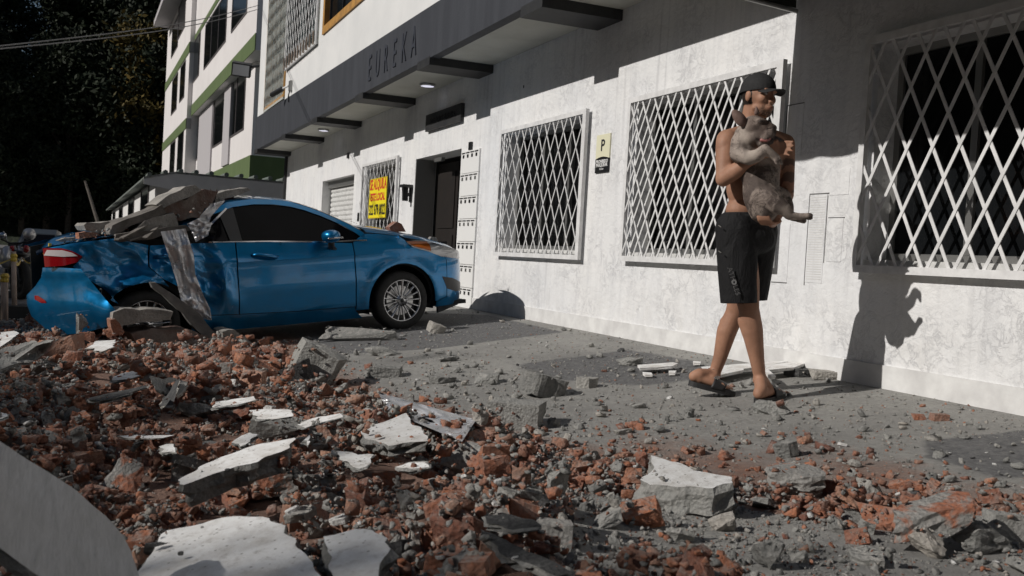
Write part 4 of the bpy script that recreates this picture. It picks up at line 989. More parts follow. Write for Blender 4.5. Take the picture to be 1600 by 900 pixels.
# white boards by the man's feet
for i, (pp, lf, lb) in enumerate([
    ([(1096, 573), (1150, 569), (1220, 564), (1241, 563), (1180, 574), (1100, 583)], .05, 'long white board reaching from behind the walking legs to the wall'),
    ([(1092, 584), (1110, 580), (1160, 573), (1162, 578), (1115, 588)], .05, 'grey-white board between the ankles of the man'),
    ([(1188, 574), (1200, 577), (1212, 587), (1206, 588), (1190, 580)], .07, 'short bright board tilted behind the front leg'),
    ([(996, 570), (1052, 566), (1059, 568), (1050, 572), (1000, 575)], .04, 'pointed white slat lying alone left of the man'),
    ([(1004, 581), (1018, 582), (1020, 585), (1008, 585)], .02, 'tiny white splinter near the pointed slat'),
    ([(1045, 579), (1057, 579), (1055, 582), (1046, 582)], .02, 'tiny white splinter just left of the rear sandal'),
    ([(1083, 564), (1096, 565), (1094, 567), (1084, 567)], .02, 'tiny white splinter on the dark paving behind the man'),
    ([(1195, 571), (1230, 566), (1262, 566), (1240, 574), (1200, 578)], .06, 'dirty pale board under the debris at the wall foot')]):
    slab('board', pp, lf, .018, lb, 'board', 'plaster', 'plaster', keep=False, tilt=.1, jag=.002, rough_=.002, under=.98)
stm = mat('grey_streaked_render', (.5, .5, .5), .8); t = NT(stm); v_ = t.coord(); mp_ = t.n('ShaderNodeMapping'); t.l(v_, mp_.inputs[0]); mp_.inputs['Rotation'].default_value = (.3, .5, .6); mp_.inputs['Scale'].default_value = (1, 9, 1)
sn = t.noise(mp_.outputs[0], 9, 8, .75, .3); c_ = t.mix(t.ramp(sn, [(.4, 0.), (.75, 1.)]), (.52, .515, .51), (.33, .325, .32)); c_ = t.mix(t.ramp(t.noise(v_, 4, 6), [(.4, 0.), (.7, .5)]), c_, (.42, .40, .37)); c_ = t.mix(t.ramp(sn, [(.66, 0.), (.72, .8)]), c_, (.1, .1, .1)); t.color(c_); t.bump(sn, .7, .006); M['streak'] = stm
# big out-of-focus slab at the lower left corner
pl_ = [(-110, 640), (0, 690), (60, 727), (120, 768), (165, 806), (190, 835), (205, 860), (218, 900), (224, 1010), (120, 1010), (60, 900), (0, 856), (-110, 800)]
pb0 = onZ(222, 905, -.06); pn0 = np.array([.22, .64, .73])     # leans: its face turns away from the sun, left side high
top = []
for p in pl_:
    d_ = ray(p[0], p[1]); top.append(CP+d_*(((pb0-CP)@pn0)/(d_@pn0)))
me = slabmesh(top, .035, M['streak'], M['core'], 999, jag=.003, under=.96, rough_=.004); c = np.mean(np.array(top), 0); me.transform(Matrix.Translation(-Vector(c)))
o = link('wall_panel', me, None, label='large pale panel out of focus in the lower left corner', cat='panel'); o.location = c
P_ = [t_[:2] for t_ in top]; m_ = inpoly(GX, GY, P_); KEEP |= m_
slab('brick_slab', [(1388, 797), (1420, 785), (1480, 768), (1506, 772), (1513, 790), (1470, 800), (1440, 810), (1398, 816)], .13, .06, 'big brick slab coated with pale mortar, leaning at the right', 'brick', 'r_mixed', 'r_mixed', tilt=.4, under=.95, rough_=.01)
slab('brick_slab', [(1201, 729), (1214, 721), (1262, 726), (1290, 734), (1287, 743), (1258, 746), (1210, 739)], .09, .055, 'lone orange brick slab with grey end on the dusty ground', 'brick', 'r_mixed', 'r_mixed', tilt=.1, under=.95, rough_=.01)
# stones and bricks that stand out
for a in [
 (747, 752, 126, 62, 'concrete', 'large pinkish mortar boulder with an orange brick set in its top', 'boulder', dict(mt='r_mixed', seed=1, depth=.7)),
 (769, 720, 50, 26, 'brick', 'orange brick piece lodged on the large pinkish boulder', 'brick', dict(up=.10, turn=20)),
 (849, 622, 72, 38, 'flat', 'tilted grey concrete plate with dark underside', 'slab', dict(tilt=14, turn=15)),
 (806, 671, 88, 46, 'block', 'grey concrete wedge in the middle distance beside silver foil', 'concrete block', dict(turn=-10)),
 (450, 783, 118, 46, 'block', 'long mortar-coated brick block left of the centre foreground', 'brick', dict(mt='r_mixed', turn=8)),
 (474, 826, 72, 50, 'brick', 'bright orange broken brick below the long block', 'brick', dict(turn=30)),
 (1356, 792, 60, 46, 'concrete', 'rounded grey stone left of the big brick slab', 'stone', dict()),
 (1308, 778, 34, 26, 'brick', 'small ochre brick lump beside the rounded grey stone', 'brick', dict()),
 (1505, 836, 82, 30, 'flat', 'pale flat mortar piece under the big brick slab', 'stone', dict()),
 (1455, 875, 60, 50, 'concrete', 'pale grey lump at the lower right', 'stone', dict(seed=3)),
 (1540, 868, 90, 52, 'concrete', 'craggy grey concrete lump at the right edge', 'stone', dict(seed=4)),
 (1585, 850, 70, 50, 'block', 'broad concrete block cut by the right edge', 'concrete block', dict(seed=5)),
 (1205, 893, 56, 48, 'concrete', 'rough grey stone at the bottom edge with a dark shadow', 'stone', dict()),
 (972, 902, 50, 26, 'concrete', 'pebbly pale stone at the bottom edge in the shade', 'stone', dict()),
 (1130, 832, 44, 34, 'concrete', 'dark stone in the shadow band under the thick slab', 'stone', dict()),
 (1135, 800, 40, 30, 'concrete', 'grey rubble lump at the right end of the thick slab', 'stone', dict()),
 (955, 802, 38, 20, 'concrete', 'pale lump in front of the thick slab', 'stone', dict()),
 (950, 744, 52, 26, 'brick', 'orange brick chunk left of the thick slab', 'brick', dict(seed=2)),
 (878, 756, 50, 36, 'flat', 'dark grey tilted plate among orange bricks', 'slab', dict(tilt=-20, mt='r_concrete')),
 (840, 776, 50, 26, 'brick', 'red-brown brick chunk below the grey tilted plate', 'brick', dict()),
 (865, 858, 60, 44, 'brick', 'red brick chunk by the dark slate', 'brick', dict(mt='r_mixed', seed=6)),
 (675, 858, 40, 36, 'brick', 'vivid orange brick lump among crumbs in the foreground', 'brick', dict(seed=9)),
 (640, 800, 50, 34, 'concrete', 'pale grey lump in the brick crumbs', 'stone', dict()),
 (577, 785, 40, 28, 'brick', 'ochre brick cube above the square plaster slab', 'brick', dict()),
 (602, 765, 46, 30, 'brick', 'wedge of orange brick with a pale face', 'brick', dict(seed=11)),
 (528, 832, 32, 32, 'brick', 'upright pale pink brick piece left of the square slab', 'brick', dict(seed=3, mt='r_brick')),
 (618, 905, 46, 64, 'block', 'dark upright stone beside the square plaster slab', 'stone', dict(mt='r_dark', seed=2)),
 (290, 895, 130, 62, 'concrete', 'big dark stone lying on the largest white slab', 'stone', dict(mt='r_dark', seed=7, up=.1)),
 (420, 905, 110, 50, 'concrete', 'shaded stone at the bottom edge over the largest white slab', 'stone', dict(mt='r_dark', seed=8, up=.06)),
 (552, 893, 24, 18, 'concrete', 'small round dark pebble on the square plaster slab', 'stone', dict(mt='r_dark', up=.16)),
 (700, 905, 80, 44, 'brick', 'dark shaded brick at the bottom edge', 'brick', dict(seed=8)),
 (775, 905, 60, 62, 'brick', 'brown shaded brick standing on edge at the bottom', 'brick', dict(seed=12)),
 (310, 727, 66, 34, 'brick', 'mottled pink brick in front of the boulder at left', 'brick', dict(mt='r_mixed', seed=5)),
 (190, 778, 60, 60, 'concrete', 'craggy grey boulder with a brick behind it at left', 'boulder', dict(mt='r_mixed', seed=6)),
 (150, 785, 56, 22, 'brick', 'whole salmon brick end left of the craggy boulder', 'brick', dict(seed=7, turn=15)),
 (108, 723, 22, 30, 'brick', 'upright red brick tip among grey stones at left', 'brick', dict(seed=8)),
 (40, 700, 80, 26, 'brick', 'long dusty brick at the far left', 'brick', dict(mt='r_mixed', seed=9)),
 (425, 690, 80, 38, 'block', 'smooth grey concrete boulder left of centre', 'boulder', dict(seed=10)),
 (301, 655, 66, 26, 'concrete', 'grey mortar lump under the narrow white strip', 'stone', dict(seed=4)),
 (390, 608, 40, 30, 'brick', 'round orange brick lump near the top of the heap', 'brick', dict(seed=5)),
 (340, 596, 40, 32, 'brick', 'brown brick lump at the top of the heap under the car', 'brick', dict(mt='r_mixed', seed=15)),
 (420, 590, 36, 30, 'brick', 'smooth orange brick knob beside the grey ridge', 'brick', dict(seed=16)),
 (490, 590, 80, 54, 'flat', 'grey concrete ridge piece with a black shaded side', 'slab', dict(seed=1, tilt=25, up=.05)),
 (458, 600, 60, 34, 'flat', 'dark triangular slate in front of the ridge', 'slab', dict(seed=2, mt='r_dark', tilt=-25)),
 (88, 552, 62, 26, 'brick', 'long orange brick tilted below the rear bumper', 'brick', dict(seed=2, tilt=-18, up=.08)),
 (108, 560, 30, 22, 'brick', 'short orange brick beside the white angular flake', 'brick', dict(seed=4, up=.06)),
 (133, 533, 20, 14, 'brick', 'small square brick end under the bumper', 'brick', dict(seed=4, up=.1)),
 (172, 530, 26, 14, 'brick', 'red brick end in the shade of the car', 'brick', dict(seed=5, up=.1)),
 (125, 520, 20, 34, 'concrete', 'brown stone wedged against the rear bumper', 'stone', dict(seed=5, up=.1)),
 (560, 533, 128, 22, 'block', 'long grey concrete lintel lying in front of the front wheel', 'lintel', dict(seed=21, depth=.16, turn=-10)),
 (595, 557, 58, 16, 'concrete', 'small layered grey stone in front of the lintel', 'stone', dict(seed=6, depth=.5)),
 (600, 590, 50, 18, 'block', 'low grey block on the dusty pavement', 'stone', dict(seed=7)),
 (680, 523, 30, 18, 'flat', 'jagged white-brown fragment right of the front wheel', 'fragment', dict(seed=8, tilt=20)),
 (918, 608, 36, 18, 'flat', 'dark-sided fragment on the pavement left of the man', 'fragment', dict(seed=8)),
 (985, 576, 44, 16, 'concrete', 'grey lump behind the pointed slat', 'stone', dict(seed=9)),
 (1490 - 85, 601, 34, 18, 'block', 'grey block at the foot of the wall under the right window', 'stone', dict(seed=9)),
 (1378, 600, 30, 12, 'block', 'second grey block at the wall foot', 'stone', dict(seed=10)),
 (1470, 662, 26, 12, 'brick', 'orange brick crumb pair, right one, near the wall', 'brick', dict(seed=10)),
 (1438, 661, 22, 9, 'brick', 'orange brick crumb pair, left one, near the wall', 'brick', dict(seed=11)),
 (1230, 716, 40, 26, 'flat', 'pale splintered fragment standing on the dusty ground', 'fragment', dict(seed=11, tilt=-15)),
 (1205, 652, 60, 22, 'concrete', 'low mortar lump in front of the front sandal', 'stone', dict(seed=12)),
 (1258, 590, 62, 13, 'flat', 'thin dark broken plate in the debris at the wall foot', 'debris', dict(seed=31, mt='r_dark')),
 (1296, 594, 54, 15, 'block', 'dusty block in the debris left of the shadow on the wall', 'debris', dict(seed=32)),
 (1335, 592, 46, 16, 'concrete', 'lump of mortar lying in the shadow at the wall foot', 'debris', dict(seed=33)),
 (1232, 580, 40, 10, 'flat', 'flat pale shard behind the front sandal', 'debris', dict(seed=34)),
 (1275, 578, 30, 14, 'concrete', 'small upright stone on the boards by the wall', 'debris', dict(seed=35)),
 (1440, 610, 36, 10, 'concrete', 'low grey lump near the wall right of the two blocks', 'stone', dict(seed=36)),
 (1560, 636, 60, 12, 'flat', 'flat grey piece on the ground near the right wall end', 'stone', dict(seed=37)),
 (700, 566, 34, 10, 'concrete', 'low crumbly lump on the pale pavement behind the silver foil', 'stone', dict(seed=38)),
 (760, 600, 40, 16, 'block', 'grey block with dark side right of the lintel', 'stone', dict(seed=39)),
 (690, 600, 44, 12, 'flat', 'flat grey shard on the pavement above the foil', 'stone', dict(seed=40)),
 (1000, 640, 26, 10, 'concrete', 'small grey clod on the dusty pavement in front of the rear sandal', 'stone', dict(seed=41)),
 (975, 680, 36, 10, 'concrete', 'low grey clod between wedge and thick slab', 'stone', dict(seed=42)),
 (865, 668, 22, 16, 'concrete', 'small double stone right of the concrete wedge', 'stone', dict(seed=12)),
]:
    rock(a[0], a[1], a[2], a[3], a[4], a[5], a[6], **a[7])
# shattered concrete over the car's rear wheel, leaning plank
def pxbox(name, pts, v0, v1, mt, label, cat, jag=.02, seed=1):
    """slab-like body whose visible outline is pts on the car-side plane v0, reaching back to plane v1"""
    A = [carpt(x, y, v0) for x, y in pts]; ctr = np.mean(A, 0); out = []; n = len(A)
    for i in range(n):
        a, b = A[i], A[(i+1) % n]; k = max(1, int(np.linalg.norm(b-a)/.05))
        for j in range(k):
            p = a+(b-a)*j/k; d = (p-ctr)/np.linalg.norm(p-ctr); out.append(p+d*noise.noise(Vector(p*12)+Vector((seed, 0, 0)))*jag*2)
    m = len(out); vs = []; nr = 3
    for k in range(nr+1):
        for p in out: vs.append(p-ev*(v0-v1)*k/nr + np.array([noise.noise(Vector(p*9+ev*k)+Vector((seed, k, 0)))*jag for _ in range(3)])*(1 if k else .3))
    fs = [tuple(range(m))]+[(k*m+i, k*m+(i+1) % m, (k+1)*m+(i+1) % m, (k+1)*m+i) for k in range(nr) for i in range(m)]+[tuple(range(nr*m, nr*m+m))]
    c = np.mean(vs, 0); mb = MB().add([tuple(np.array(v)-c) for v in vs], fs); o = mb.build(name, M[mt], None, False, label=label, cat=cat)
    bm = bmesh.new(); bm.from_mesh(o.data); bmesh.ops.triangulate(bm, faces=bm.faces); bm.to_mesh(o.data); bm.free(); o.location = c; return o
M['oldboard'] = noisy('weathered_grey_board', (.17, .155, .14), (.09, .08, .07), 6, .9, .6, 40, .01)
M['dustyconcrete'] = noisy('dusty_concrete', (.36, .34, .31), (.2, .19, .175), 5, .95, .9, 30, .02)
M['darkbeam'] = noisy('dirty_steel_beam', (.09, .09, .09), (.17, .165, .155), 8, .8, .7, 30, .01)
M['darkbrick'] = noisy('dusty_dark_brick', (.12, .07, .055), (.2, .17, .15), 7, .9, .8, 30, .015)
pxbox('leaning_beam', [(234, 441), (243, 441), (272, 462), (312, 490), (344, 530), (346, 541), (334, 541), (310, 518), (284, 490), (254, 461), (238, 449)], .32, .26, 'darkbeam', 'long dark dirty beam leaning against the car over its rear wheel', 'beam', .008)
pxbox('wall_fragment', [(176, 488), (196, 484), (240, 482), (268, 488), (266, 500), (230, 503), (192, 508), (184, 520), (176, 505)], .42, .12, 'dustyconcrete', 'broken grey wall corner lying in front of the rear wheel', 'concrete block', .015, 3)
pxbox('wall_fragment', [(206, 522), (240, 514), (300, 516), (330, 530), (338, 544), (300, 550), (235, 548), (212, 540)], .42, .05, 'darkbrick', 'dark masonry lump added to fill the shadow between rear wheel and leaning beam', 'concrete block', .02, 23)  # added dark lump, stands in for the shadow in this gap
pxbox('roof_tile_stack', [(186, 506), (196, 520), (192, 526), (176, 522), (172, 500), (180, 498)], .46, .3, 'r_brick', 'tilted brick and mortar corner left of the grey wall fragment', 'brick', .01, 4)
pxbox('concrete_block', [(347, 518), (366, 514), (396, 538), (392, 545), (352, 543)], .3, .0, 'dustyconcrete', 'grey cracked block at the foot of the leaning beam', 'concrete block', .012, 5)
pxbox('concrete_slab', [(244, 320), (258, 308), (290, 291), (304, 290), (315, 297), (300, 306), (268, 318), (254, 326)], -.15, -.55, 'dustyconcrete', 'long grey concrete slab resting highest on the crushed roof', 'slab', .012, 6)
pxbox('brick_wall_piece', [(254, 328), (268, 318), (300, 306), (318, 296), (340, 300), (330, 322), (310, 338), (282, 345), (262, 338)], -.2, -.7, 'darkbrick', 'dark broken brick wall piece under the topmost slab', 'brick', .02, 7)
pxbox('timber_board', [(176, 352), (200, 342), (240, 328), (252, 320), (258, 334), (230, 345), (205, 352), (182, 368), (172, 366)], -.1, -.5, 'oldboard', 'splintered grey board across the crushed boot', 'board', .014, 8)
pxbox('timber_board', [(180, 366), (215, 362), (258, 356), (290, 352), (300, 360), (262, 366), (228, 374), (190, 378), (178, 376)], -.02, -.5, 'oldboard', 'flat splintered board along the broken rear window ledge', 'board', .012, 9)
pxbox('concrete_lump', [(214, 358), (226, 345), (256, 335), (272, 334), (280, 345), (276, 357), (240, 360), (222, 364)], -.08, -.45, 'dustyconcrete', 'crumbling mortar lump with bits of orange brick on the boot', 'concrete block', .02, 10)
pxbox('roof_debris', [(336, 302), (352, 298), (388, 293), (392, 297), (372, 305), (352, 310), (345, 322), (338, 314)], -.3, -.7, 'dustyconcrete', 'jagged piece of torn roofing on top of the car roof', 'debris', .02, 11)
pxbox('concrete_block', [(130, 352), (136, 348), (168, 347), (175, 352), (172, 362), (150, 366), (134, 360)], -.4, -.8, 'dustyconcrete', 'small grey block with pale top at the rear of the boot', 'concrete block', .012, 12)
pxbox('brick_fragment', [(123, 364), (134, 362), (150, 364), (158, 368), (140, 371), (124, 373)], -.25, -.4, 'r_brick', 'small orange brick on the boot lid near the tail lamp', 'brick', .006, 13)
pxbox('rubble_heap', [(158, 366), (172, 350), (200, 346), (235, 338), (300, 330), (335, 318), (345, 340), (335, 352), (300, 352), (230, 360), (182, 370)], -.35, -1.2, 'oldboard', 'dark jumble of boards and mortar filling the crushed rear of the car', 'debris', .04, 14)
pxbox('mortar_crumb', [(90, 376), (100, 371), (118, 371), (116, 376), (96, 378)], -.3, -.42, 'dustyconcrete', 'small mortar crumb at the very rear of the boot lid', 'debris', .006, 15)
pxbox('brick_fragment', [(609, 355), (620, 346), (628, 350), (634, 362), (612, 362)], -.35, -.45, 'r_brick', 'red-brown brick piece lying on the bonnet', 'brick', .004, 16)
pxbox('mortar_crumb', [(671, 375), (674, 370), (682, 371), (684, 377), (674, 378)], -.2, -.25, 'dustyconcrete', 'little mortar crumb above the headlight', 'debris', .003, 17)
pb_ = MB(); rr = random.Random(3)
for k in range(7):
    a = carpt(338+k*3, 318, -.4); b = carpt(330+k*7+rr.uniform(-4, 4), 288+rr.uniform(0, 10), -.45+rr.uniform(-.1, .1))
    pb_.add([a-eu*.03, a+eu*.03, b], [(0, 1, 2)])
mk('torn_sheet_spikes', pb_.v, pb_.f, noisy('rusty_dark_sheet', (.04, .02, .018), (.07, .04, .035), 9, .8, 0), None, False, label='dark torn metal spikes sticking up from the debris on the roof', cat='scrap metal')
for k, (a, b) in enumerate([((190, 372), (228, 352)), ((200, 376), (240, 362)), ((226, 372), (247, 352)), ((182, 374), (216, 368))]):
    p, q = carpt(*a, .02), carpt(*b, -.1); c = (p+q)/2
    MB().bar(p-c, q-c, .05, .012).build('splinter', M['oldboard'], None, label='thin splintered lath pointing out of the crushed rear window', cat='splinter', group='splintered laths at the rear window').location = c
# silver foil on the rubble
def gfn(px, py, d):
    z = -.25
    for _ in range(4): q = onZ(px, py, z); z = gz(q[0], q[1])+.06+d
    return q
crumple('silver_foil', [(590, 612), (606, 642)], [(744, 656), (722, 690)], .03, .05, 'crumpled silver foil strip on the rubble beyond the pointed white slab', 'foil', .032, 40, 12, 11, lambda x, y, d: gfn(x, y+14*math.sin(x*.05)*0-(x-594)*0, d))
# ------------------------------------------------------------------ scattered pieces, dropped one by one on the heap
rg = random.Random(11)
def density(x, y):
    m_ = float(mound_edge(x))-y
    return m_
ind = {'brick': [], 'concrete': []}; spec = []
def inview(x, y, z, mg=60):
    a, b, c = proj((x, y, z)); return c > .8 and -mg < a < 1600+mg and -50 < b < 900+mg
GZP = [onR(px, py)[:2] for px, py in ((900, 815), (1040, 800), (1150, 800), (1330, 845), (1500, 835), (1750, 820), (1800, 1000), (860, 1000))]
def greyzone(x, y): return bool(inpoly(np.array([x]), np.array([y]), GZP)[0])
def under_car(x, y):
    q = W2L((x, y, -.2)); return -2.6 < q[0] < .9 and .05 < q[1] < 1.6
tries = 0
want = 17000
N_ = 0
while N_ < want and tries < 230000:
    tries += 1
    x = rg.uniform(-12, -1.2); y = rg.uniform(-5.6, -.1)
    z = gz(x, y)
    if not inview(x, y, z, 160): continue
    dist = proj((x, y, z))[2]
    if rg.random() > min(1, (4.2/dist)**(1.0 if float(mound_edge(x)) > y else 1.5)) : continue
    d = float(mound_edge(x))-y; far = x < -11.2
    p = 1. if d > .12 else (.26*math.exp(d*1.5)+.11)
    if far: p *= .25
    if greyzone(x, y): p = .13
    if rg.random() > p: continue
    if under_car(x, y) and y > -3.1: continue
    u_ = rg.random(); s = .0195*(1-u_)**(-.54)
    s = min(s, .14)
    if d < .12: s = min(s*.8, .08)
    i, j = int((x-RX0)/RS), int((y-RY0)/RS)
    kq = max(1, int(s*.55/RS)); blk_ = KEEP[max(i-kq, 0):i+kq+1, max(j-kq, 0):j+kq+1].any()
    if blk_ and (s > .05 or KEEP[i, j]) and rg.random() > .03: continue
    if KEEP[i, j]: s = min(s, .028)
    elif blk_: s = min(s, .05)
    N_ += 1; spec.append((s, x, y, d))
spec.sort(reverse=True)
STF = {k: [] for k in ('brick', 'concrete', 'white', 'dark')}
big = []
for s, x, y, d in spec:
    r_ = rg.random(); red = float(dustmask(x, y)); nz = noise.noise(Vector((x*.9, y*.9, 2.)))
    pr = .31+.6*nz if d > 0 else (.05 if red < .3 else .45)
    if d > .12 and s > .055: pr += .16
    if greyzone(x, y): pr = .15
    kind = 'brick' if r_ < pr else ('white' if r_ > .972 else ('dark' if r_ > .95 else 'concrete'))
    base = drop_height(x, y, s*.42, .72); q = (s, x, y, base, kind)
    pxs = s*FPX/proj((x, y, base))[2]
    raise_(x, y, s*.42, base+s*.42)
    big.append((pxs,)+q)
big.sort(reverse=True, key=lambda q: q[0])
cnt = {'brick': 0, 'concrete': 0, 'white': 0, 'dark': 0}
ZONES = [((-20, -8.2), 'in the heap beside the blue car'), ((-8.2, -5.6), 'in the middle of the rubble heap'), ((-5.6, -3.9), 'in the near part of the rubble heap'), ((-3.9, 0), 'in the foreground rubble at the right')]
def zone(x, d):
    if d < .1: return 'lying loose on the dusty pavement'
    for (a, b), t_ in ZONES:
        if a <= x < b: return t_
for pxs, s, x, y, base, kind in big:
    lim = {'brick': 285, 'concrete': 285, 'white': 60, 'dark': 60}[kind]
    pk = {'brick': 'brick', 'concrete': 'lump' if rg.random() < .75 else 'flat', 'white': 'flat', 'dark': 'flat'}[kind]
    rot = (rg.uniform(-.5, .5), rg.uniform(-.5, .5), rg.uniform(0, 6.28)) if pk != 'lump' else (rg.uniform(-1, 1), rg.uniform(-1, 1), rg.uniform(0, 6.28))
    hh = {'brick': .27, 'lump': .28, 'flat': .12}[pk]
    sc3 = (s, s*rg.uniform(.8, 1.15), s*rg.uniform(.8, 1.2))
    z = base+s*hh*.62
    if cnt[kind] < lim:
        cnt[kind] += 1; i = rg.randrange(len(PRO[pk]))
        o = bpy.data.objects.new({'brick': 'brick_fragment', 'concrete': 'concrete_fragment', 'white': 'plaster_chip', 'dark': 'slate_chip'}[kind], pmesh(pk, i, 'r_'+kind)); COL.objects.link(o)
        o.location = (x, y, z); o.rotation_euler = rot; o.scale = sc3
        zn = zone(x, float(mound_edge(x))-y); nm = {'brick': 'broken red brick piece', 'concrete': 'broken grey concrete piece', 'white': 'white plaster chip', 'dark': 'dark slate chip'}[kind]
        o['label'] = nm+' '+zn; o['category'] = {'brick': 'brick', 'concrete': 'stone', 'white': 'plaster', 'dark': 'tile'}[kind]; o['group'] = nm+'s '+zn
    else: STF[kind].append((x, y, z, rot, sc3, pk))
def stuff(name, items, protos, matn, cat, label):
    Vs, Fs, At = [], [], []; o_ = 0
    for (x, y, z, rot, sc3, pk) in items:
        V_, F_ = protos[pk][rg.randrange(len(protos[pk]))] if isinstance(protos, dict) else protos[rg.randrange(len(protos))]
        from mathutils import Euler
        Rm = np.array(Euler(rot).to_matrix()); Vn = (V_*np.array(sc3))@Rm.T+np.array([x, y, z])
        Vs.append(Vn); Fs.append(F_+o_); At.append(np.full(len(V_), rg.random())); o_ += len(V_)
    if Vs: npmesh(name, np.concatenate(Vs), np.concatenate(Fs), [M[matn]], False, {'rnd': np.concatenate(At)}, kind='stuff', label=label)
stuff('crushed_brick', STF['brick'], LOW, 's_brick', 'rubble', 'small crushed brick pieces between the larger ones')
stuff('crushed_mortar', STF['concrete'], LOW, 's_concrete', 'rubble', 'small crushed mortar pieces between the larger ones')
if STF['white']: stuff('plaster_crumbs', STF['white'], LOW, 's_white', 'rubble', 'white plaster crumbs in the rubble')
if STF['dark']: stuff('slate_crumbs', STF['dark'], LOW, 's_dark', 'rubble', 'dark slate crumbs in the rubble')
# grit
gb, gc_, STC, STB = [], [], [], []
for k in range(420):
    px_ = rg.uniform(95, 345); vv_ = -rg.uniform(.1, 1.2); ty = np.interp(px_, [90, 180, 250, 300, 345], [374, 360, 345, 325, 312])+rg.uniform(-4, 14)
    p_ = carpt(px_, ty, vv_); s = rg.uniform(.015, .05); (STC if rg.random() < .78 else STB).append((p_[0], p_[1], p_[2], (rg.uniform(-1, 1), rg.uniform(-1, 1), rg.uniform(0, 6)), (s, s, s), 'lump'))
for k in range(120):
    px_ = rg.uniform(400, 700); ty = np.interp(px_, [395, 470, 560, 640, 700], [309, 318, 350, 366, 382]); p_ = carpt(px_, ty, -rg.uniform(.3, .6)); s = rg.uniform(.006, .014); STC.append((p_[0], p_[1], p_[2], (1, 0, k), (s, s, s), 'lump'))
stuff('mortar_dust_lumps', STC, LOW, 's_concrete', 'rubble', 'small mortar lumps strewn over the crushed car'); stuff('brick_crumbs', STB, LOW, 's_brick', 'rubble', 'small brick crumbs strewn over the crushed car')
for k in range(150000):
    if len(gb)+len(gc_) > 52000: break
    x = rg.uniform(-12, -1.1); y = rg.uniform(-5.6, -.02); 
    z = gz(x, y)
    a, b, c = proj((x, y, z))
    if not (c > .8 and -60 < a < 1660 and b < 960): continue
    if rg.random() > min(1, (3.6/c)**1.7): continue
    d = float(mound_edge(x))-y
    wallz = math.exp(-abs(y)*4)
    if d < 0 and rg.random() > .75+.25*wallz+.0: continue
    if under_car(x, y): continue
    if 1440 < a < 1640 and 685 < b < 745 and rg.random() > .05: continue
    i, j = int((x-RX0)/RS), int((y-RY0)/RS)
    if KEEP[i, j] and rg.random() > .12: continue
    s = .0055*(1-rg.random())**(-.5); s = min(s, .03)*(.8 if d < 0 else 1.25)
    z = HR[i, j]+s*.15 if not KEEP[i, j] else HR[i, j]+s*.3
    red = float(dustmask(x, y))*(.15 if greyzone(x, y) else 1)
    it = (x, y, z, (rg.uniform(-1, 1), rg.uniform(-1, 1), rg.uniform(0, 6.3)), (s, s, s*.9), 'g')
    (gb if rg.random() < (.12+.5*red) else gc_).append(it)
GR = {'g': GRIT}
stuff('brick_grit', gb, GR, 's_brick', 'grit', 'red brick grit on the ground'); stuff('mortar_grit', gc_, GR, 's_concrete', 'grit', 'grey mortar grit on the ground')
# ------------------------------------------------------------------ the man and the dog
DM = 5.40
def J(x, y, d=0.): return Vector(atd(x, y, DM+d))
RV = Vector((RT[0], RT[1], 0)).normalized(); AV = Vector((-RV.y, RV.x, 0)); UV = Vector((0, 0, 1))
def sph_pts(c, r, n=10, ax=None):
    out = []
    for i in range(n+1):
        a = math.pi*i/n
        for k in range(2*n):
            b = math.pi*k/n; d = Vector((math.sin(a)*math.cos(b), math.sin(a)*math.sin(b), math.cos(a)))
            out.append(Vector(c)+(ax[0]*d.x+ax[1]*d.y+ax[2]*d.z if ax else d*r))
    return out
def hullmesh(bm, pts):
    b2 = bmesh.new()
    for p in pts: b2.verts.new(p)
    bmesh.ops.remove_doubles(b2, verts=b2.verts, dist=1e-5)
    r = bmesh.ops.convex_hull(b2, input=b2.verts)
    bmesh.ops.delete(b2, geom=[g for g in r['geom_interior'] if isinstance(g, bmesh.types.BMVert)], context='VERTS')
    me = bpy.data.meshes.new('t'); b2.to_mesh(me); b2.free(); bm.from_mesh(me); bpy.data.meshes.remove(me)
def organic(name, prims, voxel, sm, m, parent=None, cut=None, fac=.5, **tags):
    """union of tapered limbs and ellipsoids, merged into one continuous skin"""
    bm = bmesh.new()
    for p in prims:
        if p[0] == 'c': hullmesh(bm, sph_pts(p[1], p[2], 8)+sph_pts(p[3], p[4], 8))
        elif p[0] == 'l':
            for i in range(1, len(p)-1): hullmesh(bm, sph_pts(p[i][0], p[i][1], 8)+sph_pts(p[i+1][0], p[i+1][1], 8))
        else: hullmesh(bm, sph_pts(p[1], 1, 12, p[2]))
    me = bpy.data.meshes.new(name); bm.to_mesh(me); bm.free()
    o = bpy.data.objects.new(name+'_t', me); COL.objects.link(o)
    r = o.modifiers.new('r', 'REMESH'); r.mode = 'VOXEL'; r.voxel_size = voxel; r.use_smooth_shade = True
    s = o.modifiers.new('s', 'SMOOTH'); s.iterations = sm; s.factor = fac
    dg = bpy.context.evaluated_depsgraph_get(); dg.update()
    m2 = bpy.data.meshes.new_from_object(o.evaluated_get(dg)); bpy.data.objects.remove(o); m2.materials.clear(); m2.materials.append(m)
    if cut:
        bm = bmesh.new(); bm.from_mesh(m2)
        for co, no in cut: bmesh.ops.bisect_plane(bm, geom=bm.verts[:]+bm.edges[:]+bm.faces[:], plane_co=co, plane_no=no, clear_outer=True)
        bm.to_mesh(m2); bm.free()
    m2.polygons.foreach_set('use_smooth', [True]*len(m2.polygons)); m2.name = name
    return link(name, m2, parent, **tags)
def ell(c, a, b, c3): return ('e', c, (a, b, c3))
def gdepth(x, y, h=0.):
    z = -.05
    for _ in range(6): q = onZ(x, y, z+h); z = gz(q[0], q[1])
    return Vector(q)
skin = mat('tanned_skin', (.36, .17, .095), .58, 0, .3); t = NT(skin); v_ = t.coord()
